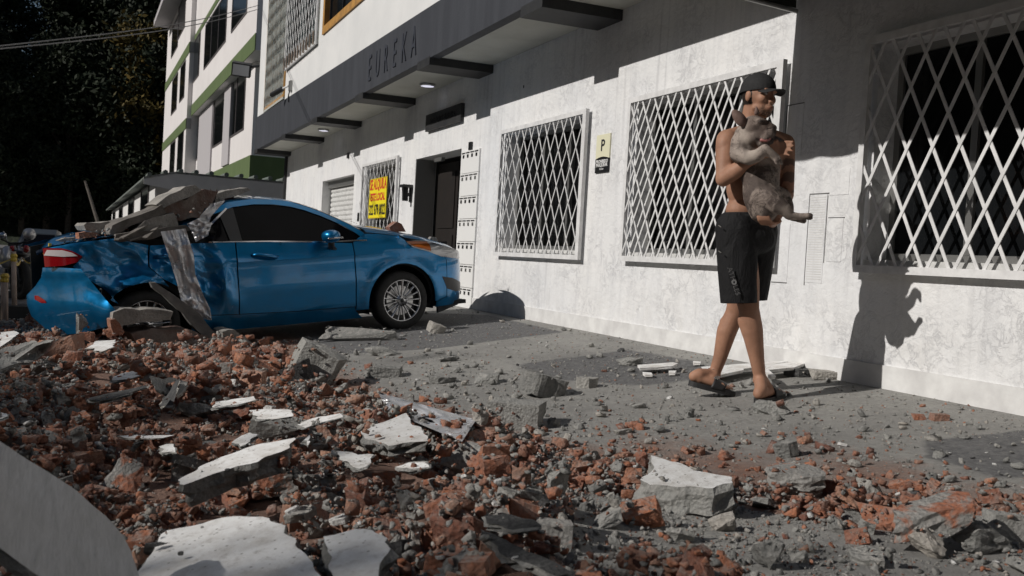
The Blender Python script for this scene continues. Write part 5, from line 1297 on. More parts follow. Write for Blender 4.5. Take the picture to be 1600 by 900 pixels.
skin.node_tree.nodes['Principled BSDF'].inputs['Subsurface Weight'].default_value = .08; skin.node_tree.nodes['Principled BSDF'].inputs['Subsurface Radius'].default_value = (.02, .008, .004)
c_ = t.mix(t.ramp(t.noise(v_, 9, 8, .65), [(.35, 0.), (.68, 1.)]), (.40, .215, .14), (.28, .15, .098))
hn = t.ramp(t.math('ADD', t.attr('hair'), t.math('MULTIPLY', t.math('SUBTRACT', t.noise(v_, 120, 4), .5), .7)), [(.35, 0.), (.75, 1.)])
c_ = t.mix(t.attr('lip'), c_, (.25, .10, .08)); c_ = t.mix(t.attr('ink'), c_, (.07, .05, .045)); c_ = t.mix(hn, c_, (.02, .014, .011)); t.color(c_); t.bump(t.noise(v_, 160, 5), .12, .002)
M['skin'] = skin
man = thing('person', 'bare-chested young man in black cap and black shorts carrying a bulldog past the white wall', 'person', tuple(gdepth(1170, 615)))
# body axes: hips and chest turned towards the viewer's right
ca, sa = math.cos(math.radians(33)), math.sin(math.radians(33))
AC = RV*ca+AV*sa; FC = RV*sa*1.-AV*ca      # across the chest (his left), and forward
ch = J(1177, 240); ab_ = J(1169, 298, .0); pv = J(1168, 345, 0)
fr_a = gdepth(1188, 622, .02)
dR = (fr_a-Vector(CP))@Vector(FW)-DM
re_a = gdepth(1128, 612, .02); dB = (re_a-Vector(CP))@Vector(FW)-DM
kneeR, ankR = J(1170, 482, dR*.5-.05), J(1187, 588, dR)
kneeL, ankL = J(1149, 488, dB*.6+.03), J(1116, 585, dB)
shR, shL = J(1136, 219, -.10), J(1226, 225, .11)
elR, wrR = J(1130, 280, -.16), J(1190, 240, -.30)
elL, wrL = J(1229, 305, .07), J(1207, 348, -.17)
# head axes
fa_ = math.radians(36); HF = (RV*math.sin(fa_)-AV*math.cos(fa_)); HF = (HF-UV*.04).normalized(); HS = UV.cross(HF).normalized(); HK = HF.cross(HS)
Hc = J(1186, 153, -.03)
def h(f, s, k): return Hc+HF*f+HS*s+HK*k
def he(f, s, k, a, b, c): return ell(h(f, s, k), HF*a, HS*b, HK*c)
P_ = [he(-.01, 0, .02, .096, .076, .10), he(.022, 0, -.055, .064, .056, .062), ('c', h(.062, 0, -.092), .022, h(.04, 0, -.085), .03),
      ('l', (h(.086, 0, .022), .008), (h(.098, 0, -.006), .0095), (h(.105, 0, -.022), .0115)), ('c', h(.092, -.013, -.027), .0085, h(.092, .013, -.027), .0085),
      ('c', h(.078, -.042, .036), .011, h(.078, .042, .036), .011), he(.078, 0, -.056, .024, .03, .010), he(.076, 0, -.068, .022, .026, .009),
      he(.05, .038, -.012, .032, .026, .03), he(.05, -.038, -.012, .032, .026, .03), ('c', h(.02, -.052, -.06), .016, h(.055, -.03, -.088), .014), ('c', h(.02, .052, -.06), .016, h(.055, .03, -.088), .014),
      he(-.012, .079, -.002, .018, .009, .032), he(-.012, -.079, -.002, .018, .009, .032),
      ('l', (h(-.03, 0, -.05), .058), (h(-.04, 0, -.11), .056), (J(1176, 205, .0), .066)),
      # trunk
      ell(J(1177, 238), AC*.168, FC*.108, UV*.155), ell(ch+FC*.045-AC*.07+UV*.02, AC*.08, FC*.06, UV*.06), ell(ch+FC*.045+AC*.07+UV*.02, AC*.08, FC*.06, UV*.06),
      ell(J(1170, 292), AC*.145, FC*.10, UV*.15), ell(J(1168, 330), AC*.14, FC*.10, UV*.09), ('c', J(1176, 205, 0), .05, shR+UV*.01, .048), ('c', J(1176, 205, 0), .05, shL+UV*.01, .048),
      ('c', J(1160, 265, -.05), .05, J(1150, 230, -.07), .06), ('c', J(1205, 265, .05), .05, J(1212, 235, .07), .055),
      ('c', kneeR+FC*.035+UV*.02, .030, kneeR+FC*.030-UV*.035, .026), ('c', kneeL+FC*.03+UV*.02, .028, kneeL+FC*.026-UV*.035, .024),
      ('c', kneeR.lerp(ankR, .18)-FC*.018-RV*.012, .048, kneeR.lerp(ankR, .42)-FC*.014-RV*.006, .040), ('c', kneeL.lerp(ankL, .18)-FC*.018-RV*.012, .046, kneeL.lerp(ankL, .42)-FC*.014-RV*.006, .038),
      ('c', ankR+AC*.022, .017, ankR+AC*.026+UV*.01, .014), ('c', ankR-AC*.022, .016, ankR-AC*.026+UV*.01, .014), ('c', ankR-FC*.03+UV*.03, .014, ankR-FC*.026-UV*.03, .018),
      ell(shR.lerp(elR, .18)-AC*.012, AC*.05, FC*.05, UV*.075), ell(shR.lerp(elR, .55)+FC*.016, AC*.034, FC*.036, UV*.07),
      # arms
      ('l', (shR, .060), (shR.lerp(elR, .35), .056), (shR.lerp(elR, .8), .044), (elR, .042)), ('l', (elR, .042), (elR.lerp(wrR, .3), .045), (elR.lerp(wrR, .75), .032), (wrR, .027)),
      ('l', (shL, .058), (shL.lerp(elL, .4), .053), (elL, .041)), ('l', (elL, .041), (elL.lerp(wrL, .35), .043), (wrL, .028)),
      # legs
      ('l', (J(1156, 372, -.06), .085), (kneeR.lerp(J(1156, 372, -.06), .4), .078), (kneeR, .057), (kneeR.lerp(ankR, .3), .060), (kneeR.lerp(ankR, .7), .043), (ankR, .034)),
      ('l', (J(1180, 372, .07), .085), (kneeL.lerp(J(1180, 372, .07), .4), .076), (kneeL, .055), (kneeL.lerp(ankL, .3)-RV*.012, .058), (kneeL.lerp(ankL, .7), .041), (ankL, .033))]
# feet
def foot(ank, heel, toe):
    d = (toe-heel); L = d.length; d.normalize(); sd = d.cross(UV).normalized(); up = sd.cross(d); out = []
    hb_ = heel+up*.032; ball = heel+d*L*.68+up*.02
    out += [('l', (ank, .033), (heel+d*.035+up*.05, .036), (hb_+d*.01, .033)), ('c', heel+d*.04+up*.03, .034, ball-sd*.018, .024), ('c', heel+d*.04+up*.03, .03, ball+sd*.022, .02), ('c', ank+d*.01, .03, heel+d*L*.45+up*.045, .026), ('c', heel+d*L*.45+up*.045, .026, ball, .022)]
    for i, (sx, ln, r_) in enumerate(((-.033, .93, .0125), (-.012, .97, .0095), (.006, .94, .009), (.022, .89, .0085), (.037, .82, .008))):
        b0 = heel+d*L*.66+sd*sx*.8+up*.02; out.append(('l', (b0, r_+.002), (heel+d*L*(ln-.08)+sd*sx+up*.02, r_), (heel+d*L*ln+sd*sx+up*.013, r_*.9)))
    return out, (heel, toe, d, sd, up, L)
hF = gdepth(1184, 624, .028); tF = gdepth(1240, 606, .028); tF = hF+(tF-hF).normalized()*.262
tB = gdepth(1146, 612, .028); hB = Vector(atd(1097, 600, (tB-Vector(CP))@Vector(FW)-.0)); hB = tB+(hB-tB).normalized()*.25
if hB.z < tB.z: hB.z = tB.z+.02
# which side the big toe is on: the right (near) foot has it on its left
f1, F1 = foot(ankR, hF, tF); f2, F2 = foot(ankL, hB, tB)
P_ += f1+f2
# hands
def hand(wr, dirv, nrm, side, curl, spread=.012, L=.085):
    """palm from wrist along dirv, fingers bending towards nrm; side = direction of the thumb"""
    out = []; d = dirv.normalized(); n = nrm.normalized(); s = side.normalized()
    kn = wr+d*.085
    out.append(('c', wr+s*.012, .020, kn+s*.026, .014)); out.append(('c', wr-s*.012, .018, kn-s*.026, .012)); out.append(('c', wr, .02, kn, .014))
    for i, (o_, ln) in enumerate(((.031, .93), (.011, 1.), (-.010, .95), (-.030, .78))):
        p = kn+s*o_; dd = d.copy(); cur = p; segs = [(cur, .0095)]
        for j, (f, rr) in enumerate(((.45, .009), (.3, .0082), (.25, .0072))):
            a = math.radians(curl[j]+i*3); dd = (d*math.cos(a)+n*math.sin(a)).normalized()+s*spread*(1.5-i)*.6; dd.normalize(); cur = cur+dd*L*ln*f; segs.append((cur, rr))
        out.append(('l', *segs))
    tb = wr+d*.03+s*.022; out.append(('l', (tb, .013), (tb+(d*.5+s*.8+n*.25).normalized()*.036, .0105), (tb+(d*.5+s*.8+n*.25).normalized()*.036+(d*.9+s*.2+n*.4).normalized()*.03, .009)))
    return out
P_ += hand(wrR+Vector((0, 0, .0)), (RV*1.+UV*.35-AV*.0), -UV*.6-AV*.8, UV, (10, 25, 35))
kL = J(1198, 349, -.24)
P_ += hand(wrL, (kL-wrL), (UV*1.-RV*.35-AV*.05), (RV-AV*.1), (35, 75, 100), L=.082)
P_.append(('c', elL.lerp(wrL, .6), .03, wrL, .028))
body = organic('body', P_, .0068, 5, M['skin'], None)
body.parent = man; body.matrix_parent_inverse = Matrix.Translation(-Vector(man.location))
me = body.data; co = np.empty(len(me.vertices)*3, np.float32); me.vertices.foreach_get('co', co); co = co.reshape(-1, 3)
rel = co-np.array(Hc); hf, hs, hk = rel@np.array(HF), rel@np.array(HS), rel@np.array(HK)
beard = sstep(-.028, -.05, hk)*sstep(-.125, -.10, hk)*sstep(.0, .03, hf)*(np.linalg.norm(rel, axis=1) < .16)
mouth = np.exp(-((hk+.061)/.012)**2-(hs/.03)**2)*(hf > .07); beard = beard*(1-mouth)*(1-.55*np.exp(-((hk+.05)/.02)**2)*sstep(.03, .055, np.abs(hs)))
beard = np.maximum(beard, .9*np.exp(-((hk+.045)/.006)**2-(hs/.032)**2)*(hf > .07))
beard = np.maximum(beard*.62, sstep(.03, .0, hf)*sstep(-.06, -.03, hk)*sstep(.10, .07, np.abs(hf+.02))*(np.linalg.norm(rel, axis=1) < .13)*(hf < .012))
ear = (np.abs(hs) > .078); beard = np.where(ear & (hk > -.03) & (np.abs(hf+.012) < .03), 0, beard)
brow = .6*np.exp(-((hk-.043)/.006)**2)*(np.abs(hs) > .012)*(np.abs(hs) < .05)*(hf > .05)
lip = np.exp(-((hk+.061)/.009)**2-(hs/.024)**2)*(hf > .082)
elp = np.linalg.norm(np.cross(co-np.array(shL), np.array((elL-shL).normalized())), axis=1); al = (co-np.array(shL))@np.array((elL-shL).normalized())
ink = (elp < .075)*(al > .1)*(al < .29)*.75*(np.sin(co[:, 2]*70+np.sin(co[:, 0]*90)*1.5) > -.2)
for nm, arr in (('hair', np.maximum(beard, brow)), ('lip', lip*.7), ('ink', ink)):
    at = me.attributes.new(nm, 'FLOAT', 'POINT'); at.data.foreach_set('value', arr.astype(np.float32))
def pman(o): o.parent = man; o.matrix_parent_inverse = Matrix.Translation(-Vector(man.location)); return o
eyem = mat('eye', (.5, .47, .45), .2)
for s in (-1, 1):
    e_ = MB(); c = h(.0695, s*.031, .018); T = Matrix.Translation(c)
    e_.add([tuple(q) for q in sph_pts(c, .0125, 6)], [(i*12+k, i*12+(k+1) % 12, (i+1)*12+(k+1) % 12, (i+1)*12+k) for i in range(6) for k in range(12)]); pman(e_.build('eye', eyem, None, True))
    ir = MB(); c2 = h(.0768, s*.031+.001, .018); ir.add([tuple(q) for q in sph_pts(c2, .0062, 5)], [(i*10+k, i*10+(k+1) % 10, (i+1)*10+(k+1) % 10, (i+1)*10+k) for i in range(5) for k in range(10)]); pman(ir.build('iris', M['black'], None, True))
capm = noisy('black_cap_cloth', (.012, .012, .013), (.02, .02, .021), 60, .85, .3, 300, .001)
dome = organic('cap', [he(-.012, 0, .045, .106, .086, .094), he(-.02, 0, .03, .102, .086, .07), ('e', h(-.012, 0, .139), (HF*.008, HS*.008, HK*.005)),
     ('c', h(-.012, 0, .045), .02, h(.03, 0, .05), .02)], .005, 4, capm, None, cut=[(h(0, 0, .03), -(HK-HF*.10))])
pman(dome)
br = MB(); vs = []; nb = 18
for lay in (0, 1):
    for j in range(7):
        f = j/6
        for i in range(nb+1):
            s = -1+2*i/nb; ff = .078+.085*f*math.sqrt(max(0, 1-(abs(s)**2.4)*.86)); 
            vs.append(h(ff-.028*abs(s)**2*(1-f*.3), s*(.074-.004*f), .047-.010*f-.022*s*s-(.004 if lay else 0)))
w_ = nb+1
fs = [(l*7*w_+j*w_+i, l*7*w_+j*w_+i+1, l*7*w_+(j+1)*w_+i+1, l*7*w_+(j+1)*w_+i) for l in (0, 1) for j in range(6) for i in range(nb)]
edge = [6*w_+i for i in range(w_)]+[j*w_+nb for j in range(5, -1, -1)]+[i for i in range(nb-1, -1, -1)]+[j*w_ for j in range(1, 6)]
fs += [(edge[i], edge[(i+1) % len(edge)], edge[(i+1) % len(edge)]+7*w_, edge[i]+7*w_) for i in range(len(edge))]
br.add([tuple(v) for v in vs], fs); pman(br.build('cap_brim', capm, None, True))
# shorts
shm = mat('black_shorts_cloth', (.010, .010, .011), .8, 0, .3); t = NT(shm); v_ = t.coord(); t.bump(t.noise(t.scalev(v_, (1, 1, .45)), 13, 5, .6, .8), .8, .03)
hipR, hipL = J(1150, 358, -.05), J(1184, 360, .07)
hemR, hemL = J(1155, 492, dR*.4-.06), J(1172, 492, dB*.6+.05)
shorts = organic('shorts', [ell(J(1168, 347), AC*.172, FC*.128, UV*.095), ('l', (hipR, .116), (hipR.lerp(hemR, .5), .110), (hemR, .098)), ('l', (hipL, .112), (hipL.lerp(hemL, .55), .100), (hemL, .082)), ell(J(1170, 372), AC*.165, FC*.13, UV*.10)],
    .009, 6, shm, None, cut=[(J(1150, 473, -.05), Vector((0, 0, -1))+RV*.08), (J(1168, 334), Vector((0, 0, 1))-RV*.04)])
so_ = shorts.modifiers.new('s', 'SOLIDIFY'); so_.thickness = .006; so_.offset = -1; pman(shorts)
wb = organic('waistband', [ell(J(1168, 341), AC*.168, FC*.124, UV*.05)], .006, 1, capm, None, cut=[(J(1168, 344), Vector((0, 0, -1))), (J(1168, 333), Vector((0, 0, 1))-RV*.04)]); pman(wb)
tp = J(1147, 441, -.172+dR*.2); ex = (J(1152, 460)-J(1140, 422)); exv = Vector(ex).normalized(); eyv = (RV*.95+AV*.3).normalized(); eyv = (eyv-exv*eyv.dot(exv)).normalized()
wh = mat('pale_print', (.13, .13, .13), .6)
for tx, off in (('ATH', -.045), ('LES', .045)):
    o = textmesh('print', tx, .040, .0015, wh, frameM(tp+exv*off, exv, eyv), None); pman(o)
o = MB().lathe([(.007, 0), (.015, 0), (.015, .002), (.007, .002), (.007, 0)], 20, frameM(tp, exv, eyv)).build('emblem', mat('white_print', (.3, .3, .3), .5), None); pman(o)
for yy in (352, 392): pman(MB().bar(J(1123, yy, -.14), J(1127, yy+3, -.15), .008, .003).build('zip_pull', M['steel'], None))
# anklet, sandals
pman(MB().lathe([(.0365, -.002), (.0385, 0), (.0365, .003)], 24, Matrix.Translation(ankL+UV*.03)).build('anklet', M['black'], None, True))
sand = mat('black_rubber_sandal', (.016, .016, .017), .55)
for nm_, (heel, toe, d, sd, up, L) in (('sandal', F1), ('sandal', F2)):
    out = []; n = 28
    for i in range(n):
        a = 2*math.pi*i/n; x = L*.5+(L*.5+.014)*math.copysign(abs(math.cos(a))**.75, math.cos(a)); w = .049*(1+.10*math.cos(a))*math.copysign(abs(math.sin(a))**.8, math.sin(a)); out.append(heel+d*x+sd*w)
    so2 = MB(); vs = [tuple(p-up*.026) for p in out]+[tuple(p+up*.004) for p in out]; n_ = len(out)
    so2.add(vs, [tuple(range(n_))[::-1], tuple(range(n_, 2*n_))]+[(i, (i+1) % n_, n_+(i+1) % n_, n_+i) for i in range(n_)])
    pman(so2.build(nm_, sand, None))
    st = MB(); vs = []; m1, m2 = 14, 6
    for j in range(m2+1):
        x = L*(.42+.30*j/m2)
        for i in range(m1+1):
            a = math.pi*i/m1; vs.append(tuple(heel+d*(x+.02*math.sin(a))+sd*math.cos(a)*.053+up*(math.sin(a)*(.066-.022*j/m2)-.006)))
    st.add(vs, [(j*(m1+1)+i, (j+1)*(m1+1)+i, (j+1)*(m1+1)+i+1, j*(m1+1)+i+1) for j in range(m2) for i in range(m1)])
    o = pman(st.build('sandal_strap', sand, None, True)); md_ = o.modifiers.new('s', 'SOLIDIFY'); md_.thickness = .007
    lg = MB(); 
    for q in (-1, 0, 1):
        pts = [heel+d*(L*(.5+.04*q)+.03*k_*.3)+sd*math.cos(a)*.055+up*(math.sin(a)*.064-.000) for k_, a in enumerate((.9, 1.2, 1.5, 1.8))]; lg.tube(pts, .0025, 5)
    pman(lg.build('strap_ridge', M['alu'], None, True, kind='stuff'))
# ---- dog
dogm = mat('merle_brown_fur', (.2, .14, .1), .75, 0, .3); t = NT(dogm); v_ = t.coord()
n1_ = t.noise(v_, 9, 5, .6, .8); n2_ = t.noise(v_, 42, 6, .7, .5)
c_ = t.mix(t.ramp(n1_, [(.44, 0.), (.56, 1.)]), (.10, .078, .068), (.31, .255, .22)); c_ = t.mix(t.ramp(n2_, [(.5, 0.), (.6, .8)]), c_, (.07, .055, .048))
c_ = t.mix(t.attr('pale'), c_, (.42, .36, .31)); c_ = t.mix(t.attr('brown'), c_, (.06, .036, .028)); c_ = t.mix(t.attr('dark'), c_, (.02, .012, .012)); t.color(c_)
t.bump(t.math('ADD', t.noise(v_, 220, 4), t.noise(v_, 30, 4)), .5, .006)
dog = thing('bulldog', 'merle brown french bulldog carried in the arms of the man', 'dog', tuple(J(1190, 330, -.2)))
def D(x, y, d=-.24): return J(x, y, d)
R1 = RV; HA = AV
def de(x, y, d, a, b, c): return ell(D(x, y, d), RV*a, AV*b, UV*c)
dg_ = [de(1178, 200, -.26, .076, .075, .066), de(1184, 215, -.27, .074, .075, .046), de(1172, 217, -.26, .055, .07, .05),
       ('c', D(1190, 203, -.30), .040, D(1203, 207, -.31), .034), ('c', D(1203, 209, -.34), .024, D(1196, 216, -.34), .026), ('c', D(1203, 209, -.27), .024, D(1196, 216, -.27), .024),
       ('c', D(1200, 196, -.31), .022, D(1209, 200, -.31), .018), ('c', D(1190, 223, -.31), .028, D(1204, 221, -.31), .019),
       ('c', D(1187, 189, -.33), .018, D(1196, 190, -.325), .014), ('c', D(1186, 189, -.22), .016, D(1195, 190, -.24), .014),
       ('l', (D(1168, 214, -.24), .075), (D(1166, 232, -.22), .082), (D(1174, 254, -.19), .085), (D(1186, 280, -.21), .088), (D(1189, 305, -.22), .096), (D(1193, 326, -.21), .082)),
       ('l', (D(1200, 235, -.18), .05), (D(1203, 262, -.17), .055), (D(1200, 290, -.18), .06)),
       ('c', D(1158, 222, -.25), .055, D(1155, 240, -.25), .052),
       ('l', (D(1153, 240, -.29), .043), (D(1170, 247, -.34), .038), (D(1184, 243, -.37), .033), (D(1195, 233, -.38), .027), (D(1206, 241, -.38), .022), (D(1215, 249, -.38), .021)),
       ('l', (D(1199, 308, -.27), .064), (D(1213, 320, -.29), .05), (D(1225, 326, -.30), .036), (D(1233, 337, -.30), .024), (D(1248, 338, -.30), .018), (D(1262, 338, -.30), .018)),
       ('l', (D(1208, 300, -.14), .045), (D(1226, 306, -.12), .034), (D(1234, 322, -.12), .022), (D(1236, 340, -.14), .017), (D(1256, 345, -.16), .016)),
       ('l', (D(1200, 225, -.16), .04), (D(1212, 218, -.18), .02), (D(1228, 226, -.2), .016))]
for px_, py_, d_ in ((1214, 249, -.395), (1217, 251, -.385), (1219, 252, -.372), (1212, 252, -.40)): dg_.append(('c', D(px_, py_, d_), .0105, D(px_+2, py_+4, d_), .009))
for px_, py_, d_ in ((1262, 335, -.31), (1262, 338, -.315), (1262, 341, -.305), (1262, 337, -.29)): dg_.append(('c', D(px_, py_, d_), .010, D(px_+6, py_+.5, d_), .0085))
db = organic('body', dg_, .006, 4, dogm, None)
db.parent = dog; db.matrix_parent_inverse = Matrix.Translation(-Vector(dog.location))
me = db.data; co = np.empty(len(me.vertices)*3, np.float32); me.vertices.foreach_get('co', co); co = co.reshape(-1, 3)
pxy = np.array([proj(c)[:2] for c in co]); X_, Y_ = pxy[:, 0], pxy[:, 1]
nz_ = np.array([noise.noise(Vector(c)*14) for c in co])
brown = np.clip(np.exp(-((X_-1188)/20)**4-((Y_-198)/22)**4)*(.9+nz_), 0, .9)
pale = np.clip((np.exp(-((X_-1168)/16)**2-((Y_-214)/13)**2)*.8+np.exp(-((X_-1180)/32)**4-((Y_-243)/13)**4)*.75+np.exp(-((X_-1240)/26)**4-((Y_-335)/12)**4)*.5)*(1+nz_*1.4), 0, .85)
dark = np.exp(-((X_-1209)/4.5)**2-((Y_-199)/4)**2)
mo_ = np.abs(Y_-(219-.028*(X_-1196)**2*.35)) ; dark = np.maximum(dark, np.exp(-(mo_/1.6)**2)*((X_ > 1180) & (X_ < 1208)))
dark = np.maximum(dark, .8*np.exp(-((X_-1191)/5)**2-((Y_-(189+.03*(X_-1191)**2))/1.3)**2)); dark = np.maximum(dark, .5*np.exp(-((X_-1199)/1.2)**2)*((Y_ > 192) & (Y_ < 212)))
dark = np.maximum(dark, .6*((X_ > 1264) & (np.abs(Y_-338) < 7)))
for nm, arr in (('brown', brown), ('pale', pale), ('dark', dark)):
    at = me.attributes.new(nm, 'FLOAT', 'POINT'); at.data.foreach_set('value', arr.astype(np.float32))
def pdog(o): o.parent = dog; o.matrix_parent_inverse = Matrix.Translation(-Vector(dog.location)); return o
def earmesh(pts, d0, thick, m):
    A = [D(x, y, d0) for x, y in pts]; c = sum(A, Vector())/len(A); mb = MB(); n = len(A); vs = [tuple(p) for p in A]+[tuple(c+AV*thick*1.4)]+[tuple(c-AV*.004)]
    mb.add(vs, [(i, (i+1) % n, n) for i in range(n)]+[((i+1) % n, i, n+1) for i in range(n)]); o = mb.build('ear', m, None, True)
    s = o.modifiers.new('s', 'SUBSURF'); s.levels = 2; s.render_levels = 2; return pdog(o)
earm = noisy('brown_ear', (.12, .075, .06), (.2, .13, .11), 30, .8, .3)
earmesh([(1164, 205), (1152, 201), (1143, 190), (1138, 177), (1139, 168), (1146, 166), (1157, 171), (1166, 179), (1171, 187), (1170, 198)], -.30, -.03, earm)
earmesh([(1176, 184), (1177, 174), (1180, 164), (1182, 163), (1186, 172), (1190, 182)], -.18, -.02, earm)
tg = organic('tongue', [('l', (D(1190, 219, -.345), .010), (D(1197, 219, -.352), .011), (D(1202, 217, -.352), .009))], .003, 2, mat('pink_tongue', (.33, .13, .12), .35), None); pdog(tg)
ey = MB(); pdog(ey.tube([D(1186, 190, -.365), D(1190, 188.6, -.365), D(1194, 189.5, -.358)], .0022, 6).build('closed_eye', M['black'], None, True))
col_ = MB().tube([D(1157, 221, -.335), D(1168, 229, -.345), D(1182, 231, -.34)], .003, 6)
# ------------------------------------------------------------------ background
M['apt'] = noisy('pale_apartment_plaster', (.72, .69, .68), (.66, .63, .62), .5, .8, .1)
M['aptg'] = stained('green_apartment_paint', (.085, .125, .045), (.11, .15, .06), (1, 1, .5), .8)
M['aptgd'] = mat('band_shade_grey', (.3, .3, .3), .8)
ang = math.atan2(ray(121, 366)[1], ray(121, 366)[0]); EA = np.array([math.cos(ang), math.sin(ang), 0.]); EB = np.array([-EA[1], EA[0], 0.])
if EB[1] < 0: EB = -EB
def onP(x, y, p0, nrm): d = ray(x, y); t_ = ((np.array(p0)-CP)@nrm)/(d@nrm); return CP+t_*d
A0 = onX(399, 78, -36.); A0[2] = 0
def loc(P): q = P-A0; return q@EA, q@EB, q[2]
def ab(a, b, z): p = A0+EA*a+EB*b; return (p[0], p[1], z)
apt = thing('apartment_block', 'pale four storey apartment block with green bands beyond the white building', 'building', tuple(A0))
def abox(a0, a1, b0, b1, z0, z1, mb=None):
    mb = mb or MB(); vs = [ab(a, b, z) for z in (z0, z1) for b in (b0, b1) for a in (a0, a1)]
    return mb.add(vs, [(0, 2, 3, 1), (4, 5, 7, 6), (0, 1, 5, 4), (2, 6, 7, 3), (0, 4, 6, 2), (1, 3, 7, 5)])
def fa(x, y, b=0.): a, _, z = loc(onP(x, y, A0+EB*b, EB)); return a, z
aF = fa(299, 187)[0]; aE = fa(262, 190)[0]
zb2, zt2 = fa(399, 78)[1], fa(399, 53)[1]
z3b, z3t = fa(299, 73)[1], fa(299, 66)[1]
def zrel(y, x): return fa(x, y)[1]
part('upper_wall', abox(0, aF, 0, 12, zb2, 22), M['apt'], apt)
part('green_band', abox(-.02, aF, -.03, .0, zb2, zt2), M['aptg'], apt)
part('green_band', abox(-.02, aF, -.03, .0, z3b, z3t), M['aptg'], apt)
# lower volume, set back at its near end
aL = fa(384, 110)[0]
part('lower_wall', abox(aL, aF, .35, 12, -1, zb2-.01), M['apt'], apt)
gtop = loc(onP(380, 248, A0+EB*.35, EB))[2]
part('green_base', abox(aL-.03, aF, .31, 12.1, -1, gtop), M['aptg'], apt)
part('pier', abox(aL-.035, aL+.9, 5.6, 6.2, -1, zb2-.02), M['apt'], apt)
# second volume further off, standing a little forward
def fab(x, y): return loc(onP(x, y, A0-EB*.25, EB))
part('far_wall', abox(aF+.05, aE, -.25, 12, -1, fab(266, 42)[2]), M['apt'], apt)
for (y0, y1) in ((227, 214), (134, 122)):
    z0, z1 = fab(264, y0)[2], fab(264, y1)[2]
    part('green_band', abox(aF+.0, aE, -.29, -.25, z0, z1), M['aptg'], apt)
    part('green_band', abox(aF-.0, aF+.05, -.25, .0, z0, z1), M['aptgd'], apt)  # band's return face coloured grey for the shade on that side
def awin(px, b, n=1):
    q = [loc(onP(x, y, A0+EB*b, EB)) for x, y in px]; a0 = min(v[0] for v in q); a1 = max(v[0] for v in q); z1 = np.mean([q[0][2], q[1][2]]) if px[0][1] >= 0 else 24; z0 = np.mean([q[2][2], q[3][2]])
    fr = MB(); t_ = .07
    abox(a0, a1, b-.03, b+.02, z0, z0+t_, fr); abox(a0, a1, b-.03, b+.02, z1-t_, z1, fr); abox(a0, a0+t_*1.5, b-.03, b+.02, z0+t_, z1-t_, fr); abox(a1-t_*1.5, a1, b-.03, b+.02, z0+t_, z1-t_, fr)
    for k in range(1, n): m_ = a0+(a1-a0)*k/n; abox(m_-t_*.7, m_+t_*.7, b-.028, b+.02, z0+t_, z1-t_, fr)
    w = part('window', fr, M['aptframe'], apt); sub('pane', abox(a0+t_, a1-t_, b-.012, b-.004, z0+t_, z1-t_), M['glass'], w)
M['aptframe'] = mat('brown_window_frame', (.09, .08, .08), .5)
for px, n in (([(366, -40), (386, -40), (366, 45), (386, 22)], 1), ([(322, 37), (353, -8), (320, 107), (353, 66)], 3), ([(303, 66), (313, 51), (301, 131), (311, 118)], 1)): awin(px, 0., n)
for px, n in (([(360, 121), (383, 94), (361, 214), (381, 204)], 2), ([(336, 150), (352, 130), (334, 231), (349, 221)], 1), ([(299, 193), (311, 176), (298, 257), (309, 249)], 1)): awin(px, .35, n)
# recessed bay sides of the lower floor, their shade put into greyer flat panels
for x0, x1 in ((313, 333), (351, 361)):
    a = loc(onP(x0, 200, A0+EB*.35, EB))[0]; a2 = loc(onP(x1, 200, A0+EB*.35, EB))[0]
    part('bay_shade_panel', abox(a2, a, .27, .349, gtop+.05, zb2-.05), M['aptbay'] if 'aptbay' in M else M.setdefault('aptbay', mat('eave_bay_shade_grey', (.42, .4, .41), .8)), apt)
    
for px in ([(280, 8), (290, -8), (281, 58), (289, 42)], [(270, 40), (278, 28), (270, 88), (278, 72)], [(283, 105), (289, 96), (281, 160), (288, 152)], [(270, 125), (276, 118), (270, 178), (276, 170)], [(279, 210), (285, 205), (279, 270), (285, 262)], [(267, 225), (273, 220), (267, 275), (272, 272)]): awin(px, -.25)
zt_ = fab(266, 42)[2]; part('roof_eave', abox(aF+.05, aE-1.2, -1.3, 6, zt_, zt_+.35), M['aptbay'], apt)
# low house with tiled roof
house = thing('low_house', 'low white house with green-grey tiled roof in front of the apartment block', 'house', tuple(onX(240, 330, -30.)*np.array([1, 1, 0])))
H0 = onX(241, 330, -30.); H0[2] = 0
def hb(a0, a1, b0, b1, z0, z1, mb=None):
    mb = mb or MB(); vs = [tuple((H0+EA*a+EB*b)+np.array([0, 0, z])) for z in (z0, z1) for b in (b0, b1) for a in (a0, a1)]
    return mb.add(vs, [(0, 2, 3, 1), (4, 5, 7, 6), (0, 1, 5, 4), (2, 6, 7, 3), (0, 4, 6, 2), (1, 3, 7, 5)])
def hp_(x, y): q = onP(x, y, H0, EB)-H0; return q@EA, q[2]
hz = 2.15; hl = hp_(174, 350)[0]
part('wall', hb(0, hl, 0, 6, -1, hz+.15), noisy('white_house_plaster', (.7, .69, .68), (.62, .61, .6), 1, .85, .1), house)
part('side_wall', hb(-.02, -.001, .0, 5.9, -1, hz+.12), noisy('shaded_side_plaster', (.55, .53, .52), (.45, .44, .43), 1, .85, .1), house)  # same white house, shade of this side put into a greyer plaster
rf_ = MB(); zr = 2.62
q0 = [tuple(H0+EA*a+EB*b+np.array([0, 0, z])) for a, b, z in ((-.5, -.35, zr-.22), (hl+.5, -.35, zr-.22), (hl+.5, .5, zr), (-.5, .5, zr), (-.5, 5.8, zr-.05), (hl+.5, 5.8, zr-.05))]
tilem = noisy('green_grey_roof_tile', (.10, .13, .12), (.17, .18, .16), 6, .85, .3)
rf_.prism([q0[0], q0[1], q0[2], q0[3]], (0, 0, -.06)); rf_.prism([q0[3], q0[2], q0[5], q0[4]], (0, 0, -.06)); rfo = part('roof', rf_, tilem, house)
